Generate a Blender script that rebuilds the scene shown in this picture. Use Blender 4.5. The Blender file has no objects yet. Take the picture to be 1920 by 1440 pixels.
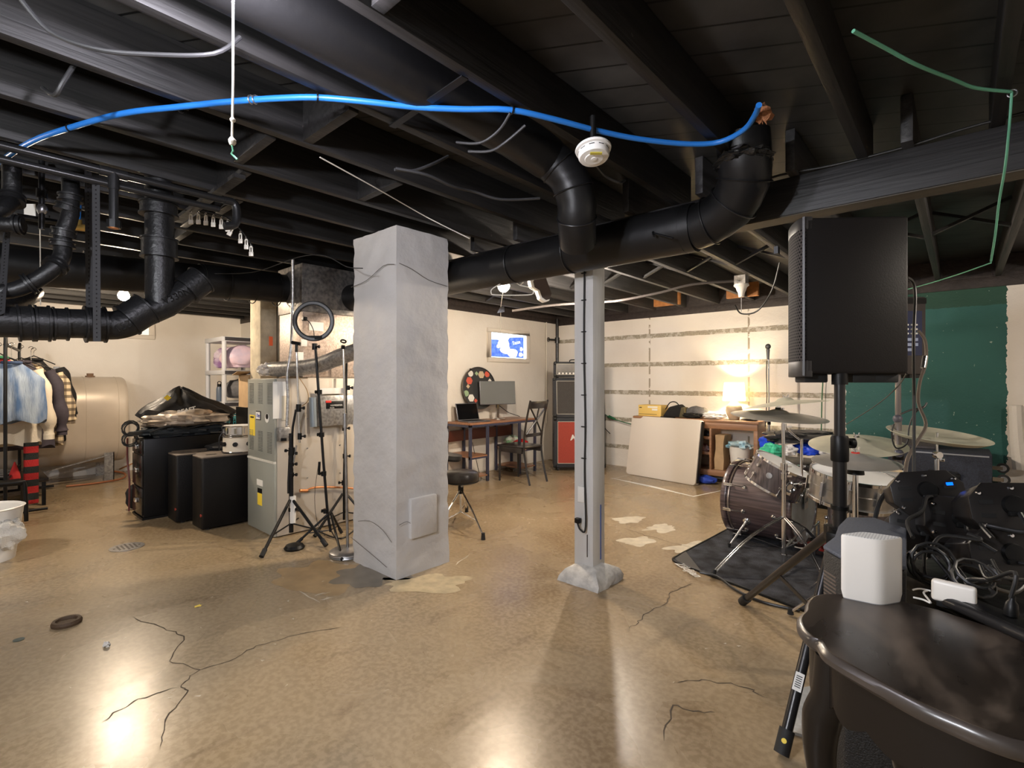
import bpy, bmesh, math, random
from mathutils import Vector, Matrix, noise
random.seed(7)
PI = math.pi
V = Vector
# ------------------------------------------------------------------ camera, world, exposure
YAW = math.atan(840/939); F = 939.0; HOR = 714.0; EYE = 1.27
fwd = V((-math.sin(YAW), math.cos(YAW), 0)); rgt = V((math.cos(YAW), math.sin(YAW), 0)); UP = V((0, 0, 1))
sc = bpy.context.scene
cam = bpy.data.cameras.new('camera'); co = bpy.data.objects.new('camera', cam); sc.collection.objects.link(co)
co.location = (0, 0, EYE); co.rotation_euler = (PI/2, 0, YAW)
cam.sensor_width = 36; cam.lens = F/1920*36; cam.shift_y = -6/1920; cam.clip_start = 0.05
sc.camera = co
wd = bpy.data.worlds.new('world'); sc.world = wd; wd.use_nodes = True
wd.node_tree.nodes['Background'].inputs[0].default_value = (0.75, 0.85, 1, 1)
wd.node_tree.nodes['Background'].inputs[1].default_value = 1.2
sc.view_settings.view_transform = 'Standard'; sc.view_settings.look = 'None'
sc.view_settings.gamma = 1; sc.view_settings.use_curve_mapping = False
sc.view_settings.exposure = 0.82
WARM = (1, 0.80, 0.58); NEUT = (1, 0.88, 0.74); COOL = (0.93, 0.95, 1.0)
# name, place, colour, strength, radius of every bulb; last three unseen, added for light
BULBS = [('b1', (-1.22, 0.42, 2.17), (.92, .89, 1.0), 800, .03), ('b2', (-6.16, 1.13, 2.11), WARM, 780, .05),
         ('b3', (-2.84, 3.07, 2.06), WARM, 640, .05), ('b4', (-2.5, 3.98, 1.97), NEUT, 1400, .035),
         ('b5', (-0.95, -0.95, 1.85), COOL, 1150, .05), ('b6', (-4.6, -0.9, 2.1), NEUT, 1150, .035),
         ('b7', (1.3, 2.9, 2.1), NEUT, 900, .035)]

# ------------------------------------------------------------------ measuring helpers: where a sight line meets a plane
def at(px, py, d):
    return fwd*d + rgt*(d*(px-960)/F) + V((0, 0, EYE - d*(py-HOR)/F))
def fl(px, py, z=0): return at(px, py, F*(EYE-z)/(py-HOR))
def onY(px, py, Y): return at(px, py, Y/(fwd.y + (px-960)/F*rgt.y))
def onX(px, py, X): return at(px, py, X/(fwd.x + (px-960)/F*rgt.x))

# ------------------------------------------------------------------ materials
MATS = {}
def mat(name, col, rough=.5, metal=0, var=0, vs=8, bump=0, bs=40, col2=None, coat=0, emit=0, alpha=None, wave=None, trans=0, spec=None):
    if name in MATS: return MATS[name]
    m = bpy.data.materials.new(name); m.use_nodes = True; nt = m.node_tree; N = nt.nodes; L = nt.links
    b = N['Principled BSDF']; b.inputs['Roughness'].default_value = rough; b.inputs['Metallic'].default_value = metal
    c = (*col, 1); b.inputs['Base Color'].default_value = c
    if coat: b.inputs['Coat Weight'].default_value = coat
    if trans: b.inputs['Transmission Weight'].default_value = trans
    if spec is not None: b.inputs['Specular IOR Level'].default_value = spec
    if alpha is not None: b.inputs['Alpha'].default_value = alpha
    if emit: b.inputs['Emission Color'].default_value = c; b.inputs['Emission Strength'].default_value = emit
    tc = N.new('ShaderNodeTexCoord')
    if var or col2:
        n = N.new('ShaderNodeTexNoise'); n.inputs['Scale'].default_value = vs; n.inputs['Detail'].default_value = 6
        if wave:
            mp = N.new('ShaderNodeMapping'); mp.inputs['Scale'].default_value = wave
            L.new(tc.outputs['Object'], mp.inputs[0]); L.new(mp.outputs[0], n.inputs['Vector'])
        else: L.new(tc.outputs['Object'], n.inputs['Vector'])
        r = N.new('ShaderNodeValToRGB'); r.color_ramp.elements[0].position = .35; r.color_ramp.elements[1].position = .65
        d = col2 if col2 else tuple(max(0, x*(1-var)) for x in col)
        r.color_ramp.elements[0].color = (*d, 1); r.color_ramp.elements[1].color = c
        L.new(n.outputs[0], r.inputs[0]); L.new(r.outputs[0], b.inputs['Base Color'])
        if emit: L.new(r.outputs[0], b.inputs['Emission Color'])
    if bump:
        n2 = N.new('ShaderNodeTexNoise'); n2.inputs['Scale'].default_value = bs; n2.inputs['Detail'].default_value = 4
        if wave:
            mp2 = N.new('ShaderNodeMapping'); mp2.inputs['Scale'].default_value = wave
            L.new(tc.outputs['Object'], mp2.inputs[0]); L.new(mp2.outputs[0], n2.inputs['Vector'])
        else: L.new(tc.outputs['Object'], n2.inputs['Vector'])
        bp = N.new('ShaderNodeBump'); bp.inputs['Strength'].default_value = bump; bp.inputs['Distance'].default_value = .01
        L.new(n2.outputs[0], bp.inputs['Height']); L.new(bp.outputs[0], b.inputs['Normal'])
    MATS[name] = m; return m

class G:   # small node-graph writer
    def __init__(s, name):
        s.m = bpy.data.materials.new(name); s.m.use_nodes = True; s.N = s.m.node_tree.nodes; s.L = s.m.node_tree.links
        s.b = s.N['Principled BSDF']; s.tc = s.N.new('ShaderNodeTexCoord'); MATS[name] = s.m
        s.sep = s.N.new('ShaderNodeSeparateXYZ'); s.L.new(s.tc.outputs['Object'], s.sep.inputs[0])
        s.x, s.y, s.z = s.sep.outputs
    def put(s, sock, v):
        if hasattr(v, 'links') or isinstance(v, bpy.types.NodeSocket): s.L.new(v, sock)
        else: sock.default_value = v
    def math(s, op, a, b=0, c=None, clamp=False):
        n = s.N.new('ShaderNodeMath'); n.operation = op; n.use_clamp = clamp; s.put(n.inputs[0], a); s.put(n.inputs[1], b)
        if c is not None: s.put(n.inputs[2], c)
        return n.outputs[0]
    def noise(s, scale, detail=6, vec=None, stretch=None, dist=0):
        n = s.N.new('ShaderNodeTexNoise'); n.inputs['Scale'].default_value = scale; n.inputs['Detail'].default_value = detail
        n.inputs['Distortion'].default_value = dist
        src = vec or s.tc.outputs['Object']
        if stretch:
            mp = s.N.new('ShaderNodeMapping'); mp.inputs['Scale'].default_value = stretch; s.L.new(src, mp.inputs[0]); src = mp.outputs[0]
        s.L.new(src, n.inputs['Vector']); return n.outputs[0]
    def ramp(s, f, stops):
        r = s.N.new('ShaderNodeValToRGB'); e = r.color_ramp.elements
        while len(e) < len(stops): e.new(.5)
        for el, (p, c) in zip(e, stops): el.position = p; el.color = (*c, 1) if len(c) == 3 else c
        s.L.new(f, r.inputs[0]); return r.outputs[0]
    def mix(s, f, a, b, mode='MIX'):
        n = s.N.new('ShaderNodeMix'); n.data_type = 'RGBA'; n.blend_type = mode; s.put(n.inputs[0], f)
        s.put(n.inputs[6], (*a, 1) if isinstance(a, tuple) else a); s.put(n.inputs[7], (*b, 1) if isinstance(b, tuple) else b); return n.outputs[2]
    def bump(s, h, st=.5, dist=.01):
        n = s.N.new('ShaderNodeBump'); n.inputs['Strength'].default_value = st; n.inputs['Distance'].default_value = dist
        s.L.new(h, n.inputs['Height']); s.L.new(n.outputs[0], s.b.inputs['Normal'])
    def out(s, col, rough=.5):
        s.put(s.b.inputs['Base Color'], col); s.put(s.b.inputs['Roughness'], rough); return s.m

# floor: worn, sealed concrete
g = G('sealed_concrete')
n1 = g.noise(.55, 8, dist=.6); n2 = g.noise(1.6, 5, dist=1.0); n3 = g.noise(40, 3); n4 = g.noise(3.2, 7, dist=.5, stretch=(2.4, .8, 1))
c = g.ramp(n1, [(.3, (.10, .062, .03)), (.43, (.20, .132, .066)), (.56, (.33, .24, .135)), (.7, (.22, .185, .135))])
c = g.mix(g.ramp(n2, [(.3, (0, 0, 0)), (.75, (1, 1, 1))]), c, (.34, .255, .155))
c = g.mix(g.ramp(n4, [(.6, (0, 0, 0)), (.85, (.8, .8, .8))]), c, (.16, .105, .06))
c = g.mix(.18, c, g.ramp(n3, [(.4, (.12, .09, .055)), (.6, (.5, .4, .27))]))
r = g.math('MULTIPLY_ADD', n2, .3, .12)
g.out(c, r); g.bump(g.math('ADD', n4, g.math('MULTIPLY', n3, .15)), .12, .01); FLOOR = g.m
SEAM1, SEAM2 = onY(1218, 600, 6.65).x, onY(1404, 600, 6.65).x
# painted concrete walls
def wallmat(name, kind):
    g = G(name); f1 = g.noise(1.1, 6); f2 = g.noise(60, 5); f3 = g.noise(9, 8)
    c = g.ramp(f1, [(.3, (.70, .64, .57)), (.65, (.80, .76, .70))])
    if kind == 'right':
        zz = g.math('FRACT', g.math('DIVIDE', g.math('ADD', g.z, g.math('MULTIPLY_ADD', f3, .02, -.265+.4)), .405))
        band = g.math('LESS_THAN', zz, .15); low = g.math('MULTIPLY', g.math('LESS_THAN', g.z, 2.0), g.math('LESS_THAN', g.x, 0.0)); band = g.math('MULTIPLY', band, low)
        seam = g.math('MAXIMUM', g.math('LESS_THAN', g.math('ABSOLUTE', g.math('SUBTRACT', g.x, SEAM1)), .012), g.math('LESS_THAN', g.math('ABSOLUTE', g.math('SUBTRACT', g.x, SEAM2)), .012))
        wear = g.math('GREATER_THAN', g.noise(14, 8), .46)
        c = g.mix(g.math('MULTIPLY', band, g.math('MULTIPLY_ADD', wear, .35, .6)), c, g.ramp(f2, [(.3, (.20, .17, .12)), (.7, (.42, .37, .28))]))
        c = g.mix(g.math('MULTIPLY', seam, wear), c, (.33, .28, .21))
        wob = g.math('MULTIPLY_ADD', g.noise(25, 5), .06, -.03)
        xx = g.math('ADD', g.x, wob)
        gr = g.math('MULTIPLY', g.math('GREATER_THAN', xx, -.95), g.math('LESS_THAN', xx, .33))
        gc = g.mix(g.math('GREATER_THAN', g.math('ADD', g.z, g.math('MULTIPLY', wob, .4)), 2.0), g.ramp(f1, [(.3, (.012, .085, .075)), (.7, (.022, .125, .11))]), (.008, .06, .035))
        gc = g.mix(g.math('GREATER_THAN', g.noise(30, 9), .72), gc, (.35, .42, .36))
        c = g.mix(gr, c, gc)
    g.out(c, .62)
    bb = g.math('ADD', g.math('MULTIPLY', f3, 1.2), g.math('MULTIPLY', f2, .35)); g.bump(bb, .5, .012); return g.m
W_PLAIN = wallmat('painted_concrete', 'plain'); W_RIGHT = wallmat('form_striped_concrete', 'right')
# black painted lumber
def lumber(name, axis, dark=.016):
    g = G(name); st = [1, 1, 1]; st['xyz'.index(axis)] = .05
    f = g.noise(45, 5, stretch=tuple(st), dist=.5); f2 = g.noise(3, 4)
    c = g.ramp(f, [(.3, (dark*.7,)*3), (.7, (dark*1.5, dark*1.4, dark*1.4))])
    c = g.mix(g.ramp(g.noise(22, 9), [(.74, (0, 0, 0)), (.76, (.6, .6, .6))]), c, (.16, .14, .13))
    g.out(c, .5); g.b.inputs['Specular IOR Level'].default_value = .35; g.bump(f, .5, .006); return g.m
JOIST = lumber('black_painted_joist', 'y', .016); BEAM = lumber('black_painted_beam', 'x', .017)
g = G('black_subfloor_boards')
dd = g.math('FRACT', g.math('DIVIDE', g.math('ADD', g.math('MULTIPLY', g.x, .5), g.math('MULTIPLY', g.y, -.866)), .15))
gap = g.math('LESS_THAN', dd, .06)
g.out(g.mix(gap, g.ramp(g.noise(5, 6), [(.3, (.02, .02, .02)), (.7, (.05, .048, .046))]), (.001, .001, .001)), .5); SUBF = g.m
COLP = mat('grey_painted_concrete', (.56, .545, .53), .6, var=.1, vs=3, bump=1, bs=11)
POSTP = mat('grey_painted_wood', (.58, .575, .56), .5, var=.15, vs=10, wave=(1, 1, .08), bump=.3, bs=50)
BLK = mat('black_plastic', (.0045, .0045, .0045), .42, spec=.25); BLKM = mat('matte_black_metal', (.007, .007, .0075), .4, .1, spec=.3)
ABS = mat('black_abs_pipe', (.007, .007, .0075), .4, bump=.25, bs=60, spec=.35); DUCT = mat('black_painted_duct', (.007, .007, .0075), .4, bump=.15, bs=25, spec=.35)
CHR = mat('chrome', (.75, .75, .76), .12, 1); STEEL = mat('steel', (.45, .45, .46), .32, .9, var=.3, vs=20)
GALV = mat('galvanised_sheet', (.46, .45, .44), .36, .75, var=.45, vs=45, bump=.1, bs=30)
RUST = mat('dirty_plenum_sheet', (.52, .42, .36), .5, .45, var=.35, vs=55, bump=.2, bs=70)
TANB = mat('furnace_enamel_beige', (.52, .46, .38), .42, .1, var=.08, vs=3); FGRN = mat('furnace_enamel_grey', (.34, .35, .31), .35, .2, var=.06, vs=4)
TANK = mat('oil_tank_enamel', (.58, .50, .41), .38, .15, var=.12, vs=3); RUBR = mat('black_rubber', (.01, .01, .01), .7)
WHT = mat('white_plastic', (.72, .70, .66), .38); PAPER = mat('paper_label', (.75, .73, .68), .6); YEL = mat('yellow_label', (.85, .62, .05), .5)
CARD = mat('cardboard', (.46, .31, .17), .75, var=.15, vs=12); WOOD = mat('brown_cabinet_wood', (.34, .17, .085), .42, var=.3, vs=7, wave=(.3, 6, 6), bump=.1)
WOODD = mat('desk_wood', (.36, .17, .09), .35, var=.3, vs=6, wave=(6, .4, 6)); DMET = mat('slate_desk_metal', (.06, .065, .11), .4, .4)
BLKW = mat('black_painted_wood', (.014, .012, .012), .28, coat=.3); FAB = mat('black_fabric', (.008, .008, .009), .85, var=.4, vs=30, bump=.5, bs=30)
FABG = mat('grey_fabric', (.16, .16, .17), .85, var=.4, vs=14, bump=.4, bs=25); TOLEX = mat('black_tolex', (.022, .023, .028), .55, bump=.6, bs=220)
CARPET = mat('grey_cabinet_carpet', (.045, .052, .075), .95, var=.35, vs=120, bump=.6, bs=260)
BLKC = mat('black_cabinet_enamel', (.003, .003, .0035), .32, spec=.25)
GRIL = mat('dark_grille', (.055, .048, .043), .7, var=.35, vs=120, bump=.5, bs=300); RED = mat('red_grille_cloth', (.36, .045, .025), .75, var=.25, vs=150, bump=.3, bs=300)
WRAP = mat('grey_walnut_drum_wrap', (.115, .08, .078), .3, col2=(.04, .027, .028), vs=9, wave=(.35, 1, 9), coat=.5)
WRAPT = mat('grey_walnut_tom_wrap', (.12, .092, .09), .3, col2=(.045, .035, .036), vs=9, wave=(9, 9, .4), coat=.5)
HEAD = mat('white_drum_head', (.82, .83, .84), .45); CLEAR = mat('clear_film_drum_head', (.70, .79, .84), .4, var=.25, vs=7, alpha=.97)
BRONZE = mat('bronze_cymbal', (.74, .72, .58), .42, .45, var=.15, vs=9); BRONZ2 = mat('dark_bronze_cymbal', (.52, .50, .46), .32, .6, var=.15, vs=9)
BLUEP = mat('blue_water_tube', (.015, .15, .50), .38); GREENH = mat('green_cord', (.10, .32, .20), .5); CORD = mat('black_cord', (.012, .012, .012), .4)
CORDG = mat('grey_cord', (.02, .02, .021), .55); WIREL = mat('pale_string', (.62, .58, .5), .7); CREAM = mat('cream_enamel', (.68, .60, .48), .4)
BRASS = mat('brass_fitting', (.65, .42, .12), .3, .8); COPPER = mat('orange_copper_pipe', (.52, .21, .08), .4, .6)
SILVR = mat('silver_film_fabric', (.68, .58, .48), .3, .5, var=.6, vs=9, bump=.6, bs=14); PLATE = mat('dark_sill_paint', (.035, .025, .022), .6, var=.4, vs=20, bump=.6, bs=40)

# ------------------------------------------------------------------ mesh helpers
def frame(d):
    d = d.normalized(); a = UP if abs(d.z) < .95 else V((1, 0, 0))
    x = a.cross(d).normalized(); return x, d.cross(x), d
class MB:
    def __init__(s): s.v = []; s.f = []
    def add(s, vs, fs, M=None):
        o = len(s.v); s.v += [(M @ V(p)) if M else V(p) for p in vs]; s.f += [[i+o for i in f] for f in fs]; return s
    def box(s, a, b, M=None):
        (x0, y0, z0), (x1, y1, z1) = a, b
        return s.add([(x0, y0, z0), (x1, y0, z0), (x1, y1, z0), (x0, y1, z0), (x0, y0, z1), (x1, y0, z1), (x1, y1, z1), (x0, y1, z1)],
                     [(0, 3, 2, 1), (4, 5, 6, 7), (0, 1, 5, 4), (1, 2, 6, 5), (2, 3, 7, 6), (3, 0, 4, 7)], M)
    def cbox(s, c, sz, M=None):
        return s.box([c[i]-sz[i]/2 for i in range(3)], [c[i]+sz[i]/2 for i in range(3)], M)
    def bar(s, p, q, w, h, up=UP):   # rectangular bar from p to q
        p, q = V(p), V(q); d = (q-p).normalized(); a = V(up)
        if abs(d.dot(a)) > .97: a = V((1, 0, 0))
        x = d.cross(a).normalized(); y = x.cross(d)
        M = Matrix((x, y, d)).transposed().to_4x4(); M.translation = p
        return s.box((-w/2, -h/2, 0), (w/2, h/2, (q-p).length), M)
    def rings(s, R, closed=False, cap=True):
        o = len(s.v); n = len(R[0])
        for r in R: s.v += [V(p) for p in r]
        m = len(R)
        for i in range(m if closed else m-1):
            for j in range(n):
                a = o+i*n+j; b = o+i*n+(j+1) % n; c2 = o+((i+1) % m)*n+(j+1) % n; d = o+((i+1) % m)*n+j
                s.f.append([a, b, c2, d])
        if cap and not closed:
            s.f.append([o+j for j in range(n)][::-1]); s.f.append([o+(m-1)*n+j for j in range(n)])
        return s
    def tube(s, pts, r, n=10, closed=False, smooth=0, cap=True):
        pts = [V(p) for p in pts]
        if smooth: pts = spline(pts, smooth, closed)
        m = len(pts); rr = r if isinstance(r, (list, tuple)) else [r]*m
        if len(rr) != m: rr = [rr[0] + (rr[-1]-rr[0])*i/(m-1) for i in range(m)]
        R = []; prev = None
        for i, p in enumerate(pts):
            a = pts[i-1] if (i or closed) else p; b = pts[(i+1) % m] if (i < m-1 or closed) else p
            t = (b-a)
            if t.length < 1e-7: t = V((0, 0, 1))
            t.normalize()
            if prev is None: x = frame(t)[0]
            else:
                x = prev - t*prev.dot(t)
                if x.length < 1e-4: x = frame(t)[0]
                x.normalize()
            prev = x; y = t.cross(x)
            R.append([p + (x*math.cos(k*2*PI/n)+y*math.sin(k*2*PI/n))*rr[i] for k in range(n)])
        return s.rings(R, closed, cap)
    def cyl(s, p, q, r, r2=None, n=20): return s.tube([p, q], [r, r if r2 is None else r2], n)
    def lathe(s, prof, c=(0, 0, 0), axis=UP, n=32, cap=True):
        if cap and min(prof[0][0], prof[-1][0]) > .02 and prof[0][0] == prof[-1][0]: prof = list(prof)+[prof[0]]; cap = False   # a hollow ring
        x, y, z = frame(V(axis)); c = V(c)
        return s.rings([[c + z*h + (x*math.cos(k*2*PI/n)+y*math.sin(k*2*PI/n))*max(r, .0001) for k in range(n)] for r, h in prof], cap=cap)
    def torus(s, c, R, r, axis=UP, n=40, m=8):
        x, y, z = frame(V(axis)); c = V(c)
        return s.tube([c + (x*math.cos(k*2*PI/n)+y*math.sin(k*2*PI/n))*R for k in range(n)], r, m, closed=True)
    def prism(s, poly, z0, z1, M=None):
        n = len(poly); vs = [(x, y, z0) for x, y in poly] + [(x, y, z1) for x, y in poly]
        fs = [list(range(n))[::-1], list(range(n, 2*n))] + [[i, (i+1) % n, n+(i+1) % n, n+i] for i in range(n)]
        return s.add(vs, fs, M)
    def blob(s, c, rad, seed=0, amp=.25, fr=1.6, M=None, n=24, flat=0):
        vs = []; fs = []; m = n//2
        for i in range(m+1):
            th = PI*i/m
            for j in range(n):
                ph = 2*PI*j/n; p = V((math.sin(th)*math.cos(ph), math.sin(th)*math.sin(ph), math.cos(th)))
                k = 1 + amp*noise.noise(p*fr + V((seed*3.1, seed*1.7, seed)))+amp*.45*noise.noise(p*fr*3.1+V((seed, 9, 3)))
                q = V((p.x*k*rad[0], p.y*k*rad[1], p.z*k*rad[2]))
                if flat and q.z < -rad[2]*flat: q.z = -rad[2]*flat
                vs.append(V(c)+((M @ q) if M else q))
        for i in range(m):
            for j in range(n):
                fs.append([i*n+j, (i+1)*n+j, (i+1)*n+(j+1) % n, i*n+(j+1) % n])
        return s.add(vs, fs)
    def islands(s):
        p = list(range(len(s.v)))
        def f(i):
            while p[i] != i: p[i] = p[p[i]]; i = p[i]
            return i
        for fc in s.f:
            for i in fc[1:]: p[f(i)] = f(fc[0])
        D = {}
        for fc in s.f: D.setdefault(f(fc[0]), []).append(fc)
        out = []
        for fs in D.values():
            ids = sorted({i for fc in fs for i in fc}); mp = {i: k for k, i in enumerate(ids)}
            m = MB(); m.v = [s.v[i] for i in ids]; m.f = [[mp[i] for i in fc] for fc in fs]; out.append(m)
        return out
    def build(s, name, m, parent=None, local=False, smooth=None, bevel=0, seg=2, label=None):
        if name in ('seam_ring', 'knot', 'cable_clip', 'blue_tube', 'crimp_ring') and parent is not None:
            L = s.islands()
            if len(L) > 1:
                for q in L: o = q.build(name, m, parent, local, smooth, bevel, seg, label)
                return o
        me = bpy.data.meshes.new(name); vs = s.v
        if parent is not None and not local:
            inv = WM[parent.name].inverted(); vs = [inv @ p for p in vs]
        elif parent is None and not local: pass
        me.from_pydata([tuple(p) for p in vs], [], s.f); me.validate()
        o = bpy.data.objects.new(name, me); sc.collection.objects.link(o)
        bm = bmesh.new(); bm.from_mesh(me); bmesh.ops.remove_doubles(bm, verts=bm.verts, dist=1e-5); bmesh.ops.recalc_face_normals(bm, faces=bm.faces)
        if bevel:
            es = [e for e in bm.edges if len(e.link_faces) == 2 and e.calc_face_angle(0) > .6]
            bmesh.ops.bevel(bm, geom=es, offset=bevel, segments=seg, affect='EDGES', profile=.5, clamp_overlap=True)
        bm.to_mesh(me); bm.free()
        me.materials.append(m)
        if smooth is None or smooth:
            me.polygons.foreach_set('use_smooth', [True]*len(me.polygons))
            try: me.set_sharp_from_angle(angle=math.radians(35))
            except Exception: pass
        if parent is not None: o.parent = parent; WM[o.name] = WM[parent.name].copy()
        else: WM[o.name] = Matrix()
        if label: o['label'] = label
        return o
WM = {}
def spline(P, k, closed=False):
    out = []; n = len(P)
    for i in range(n if closed else n-1):
        if closed: a, b, c2, d = P[(i-1) % n], P[i], P[(i+1) % n], P[(i+2) % n]
        else: a, b, c2, d = P[max(i-1, 0)], P[i], P[i+1], P[min(i+2, n-1)]
        for j in range(k):
            t = j/k; out.append(.5*((2*b)+(c2-a)*t+(2*a-5*b+4*c2-d)*t*t+(3*b-a-3*c2+d)*t**3))
    if not closed: out.append(P[-1])
    return out
def thing(name, label, cat, loc=(0, 0, 0), rz=0, group=None):
    o = bpy.data.objects.new(name, None); sc.collection.objects.link(o); o.empty_display_size = .05
    o.location = loc; o.rotation_euler = (0, 0, rz); o['label'] = label; o['category'] = cat
    if group: o['group'] = group
    WM[o.name] = Matrix.Translation(V(loc)) @ Matrix.Rotation(rz, 4, 'Z'); return o
def tag(o, label, cat, group=None, kind=None):
    o['label'] = label; o['category'] = cat
    if group: o['group'] = group
    if kind: o['kind'] = kind
    # put the origin at the middle of the mesh
    me = o.data; c = sum((v.co for v in me.vertices), V())/len(me.vertices)
    me.transform(Matrix.Translation(-c)); o.location = c; WM[o.name] = Matrix.Translation(c); return o
def struct(o): o['kind'] = 'structure'; return o
def dup(root, loc, rz, label, group=None):
    def cp(o, par):
        c2 = o.copy(); sc.collection.objects.link(c2); c2.parent = par
        for ch in [x for x in KIDS.get(o.name, [])]: cp(ch, c2)
        return c2
    KIDS.clear()
    for o in sc.objects:
        if o.parent: KIDS.setdefault(o.parent.name, []).append(o)
    r = cp(root, None); r.location = loc; r.rotation_euler = (0, 0, rz); r['label'] = label
    if group: r['group'] = group
    return r
KIDS = {}
def text(s, name, size, p, xdir, up, m, parent, depth=.0006, shear=0, bold=0):
    cu = bpy.data.curves.new(name, 'FONT'); cu.body = s; cu.size = size; cu.extrude = depth; cu.align_x = 'CENTER'; cu.align_y = 'CENTER'; cu.shear = shear; cu.offset = bold
    cu.resolution_u = 3
    t = bpy.data.objects.new(name, cu); sc.collection.objects.link(t)
    dg = bpy.context.evaluated_depsgraph_get(); me = bpy.data.meshes.new_from_object(t.evaluated_get(dg))
    bpy.data.objects.remove(t); bpy.data.curves.remove(cu)
    x = V(xdir).normalized(); z = x.cross(V(up)).normalized(); y = z.cross(x)
    M = Matrix((x, y, z)).transposed().to_4x4(); M.translation = V(p)
    me.transform(WM[parent.name].inverted() @ M)
    me.materials.clear(); me.materials.append(m)
    o = bpy.data.objects.new(name, me); sc.collection.objects.link(o); o.parent = parent; return o
def bx(a, b): return MB().box(a, b)
def face(o, c, xdir, up, w, h, name, m, parent, t=.002):   # thin plate standing on a surface
    x = V(xdir).normalized(); z = x.cross(V(up)).normalized(); y = z.cross(x)
    M = Matrix((x, y, z)).transposed().to_4x4(); M.translation = V(c)
    return MB().box((-w/2, -h/2, -t/2), (w/2, h/2, t/2), M).build(name, m, parent)
X, Y, Z = V((1, 0, 0)), V((0, 1, 0)), V((0, 0, 1))
# ================================================================== the room
XA, XC, Y0, YB = -8.77, -4.95, 6.65, 3.15
JB = 2.27
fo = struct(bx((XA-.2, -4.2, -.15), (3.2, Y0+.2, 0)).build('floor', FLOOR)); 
struct(bx((XA-.2, -4.2, 0), (XA, YB+.2, 2.47)).build('wall_left', W_PLAIN))
struct(bx((XA, YB, 0), (XC, YB+.2, 2.47)).build('wall_jog', W_PLAIN))
struct(bx((XC-.2, YB+.2, 0), (XC, Y0+.2, 2.47)).build('wall_back', W_PLAIN))
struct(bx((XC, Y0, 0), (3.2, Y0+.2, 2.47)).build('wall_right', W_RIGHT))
struct(bx((3.0, -4.2, 0), (3.2, Y0, 2.47)).build('wall_near_right', W_PLAIN))
struct(bx((XA, -4.2, 0), (3.0, -4.0, 2.47)).build('wall_near', W_PLAIN))
# sill plates on top of the walls
struct(MB().box((XC-.02, Y0-.012, 2.17), (3, Y0+.2, 2.27)).box((XC-.2, YB+.2, 2.2), (XC+.012, Y0, 2.27)).box((XA, YB-.012, 2.2), (XC+.01, YB+.2, 2.27)).build('trim_1', PLATE, bevel=.004))
struct(MB().box((XC, Y0-.008, 2.27), (3, Y0+.01, 2.47)).box((XC-.02, YB+.2, 2.27), (XC+.008, Y0, 2.47)).box((XA, YB-.008, 2.27), (XC+.01, YB, 2.47)).build('trim_2', PLATE))
ce = struct(bx((XA-.2, -4.2, 2.47), (3.2, Y0+.3, 2.53)).build('ceiling', SUBF))
xs = [.09 - .437*k for k in range(21)] + [.53, .97, 1.41, 1.85, 2.29, 2.73]
for x in xs:
    y1 = 2.9 if x > XC else YB
    bx((x, -4, JB), (x+.042, y1, 2.468)).build('joist', JOIST, ce, bevel=.003)
FARJ = lumber('lamplit_far_joist', 'y', .034)  # lighter tone: table lamp's light put into colour, besides thin paint and cobweb
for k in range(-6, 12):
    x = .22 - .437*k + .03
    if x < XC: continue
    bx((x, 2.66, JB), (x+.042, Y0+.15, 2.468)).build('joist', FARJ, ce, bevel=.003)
# solid blocking between the joists
for x, y in ((-1.69, .98), (-2.13, .86), (-2.57, .93), (-2.13, 1.5), (-3.0, 1.05), (-3.44, .99), (-3.88, 1.05), (-.82, .75)):
    bx((x-.40, y, JB+.005), (x+.002, y+.042, 2.466)).build('blocking', JOIST, ce, bevel=.003)
# crossed bridging in the far bay
for k in range(-4, 11):
    x = .25 - .437*k - .437
    if x < XC: continue
    MB().bar((x+.042, 4.55, 2.29), (x+.437, 4.55, 2.455), .035, .02).build('bridging', JOIST, ce)
    MB().bar((x+.042, 4.62, 2.455), (x+.437, 4.62, 2.29), .035, .02).build('bridging', JOIST, ce)
# flat strap and board braces under the left joists
MB().bar((-3.62, .93, 2.262), (-2.6, .93, 2.262), .05, .02, Z).build('brace_board', JOIST, ce)
MB().bar(fl(735, 238, 2.262), fl(872, 145, 2.262), .028, .004).build('brace_strap', BLKM, ce)
bx((XC, 2.74, 2.085), (3.0, 2.87, JB)).build('beam', BEAM, ce, bevel=.004)
bx((XC, 2.745, 2.080), (3.0, 2.865, 2.086)).build('beam_underside', mat('lamplit_brown_underside', (.085, .068, .045), .6, var=.4, vs=20, wave=(.1, 1, 1)), ce)  # added thin plate; lamplight on the beam's worn underside put into its tan
for x in (-4.3, -3.1): bx((x, Y0-.3, 2.275), (x+.36, Y0-.25, 2.44)).build('rim_block', mat('raw_orange_wood', (.5, .2, .05), .6, var=.3, vs=20), ce)
bx((-2.13, Y0-.34, 2.275), (-1.77, Y0-.29, 2.44)).build('rim_block', MATS['raw_orange_wood'], ce)
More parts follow.
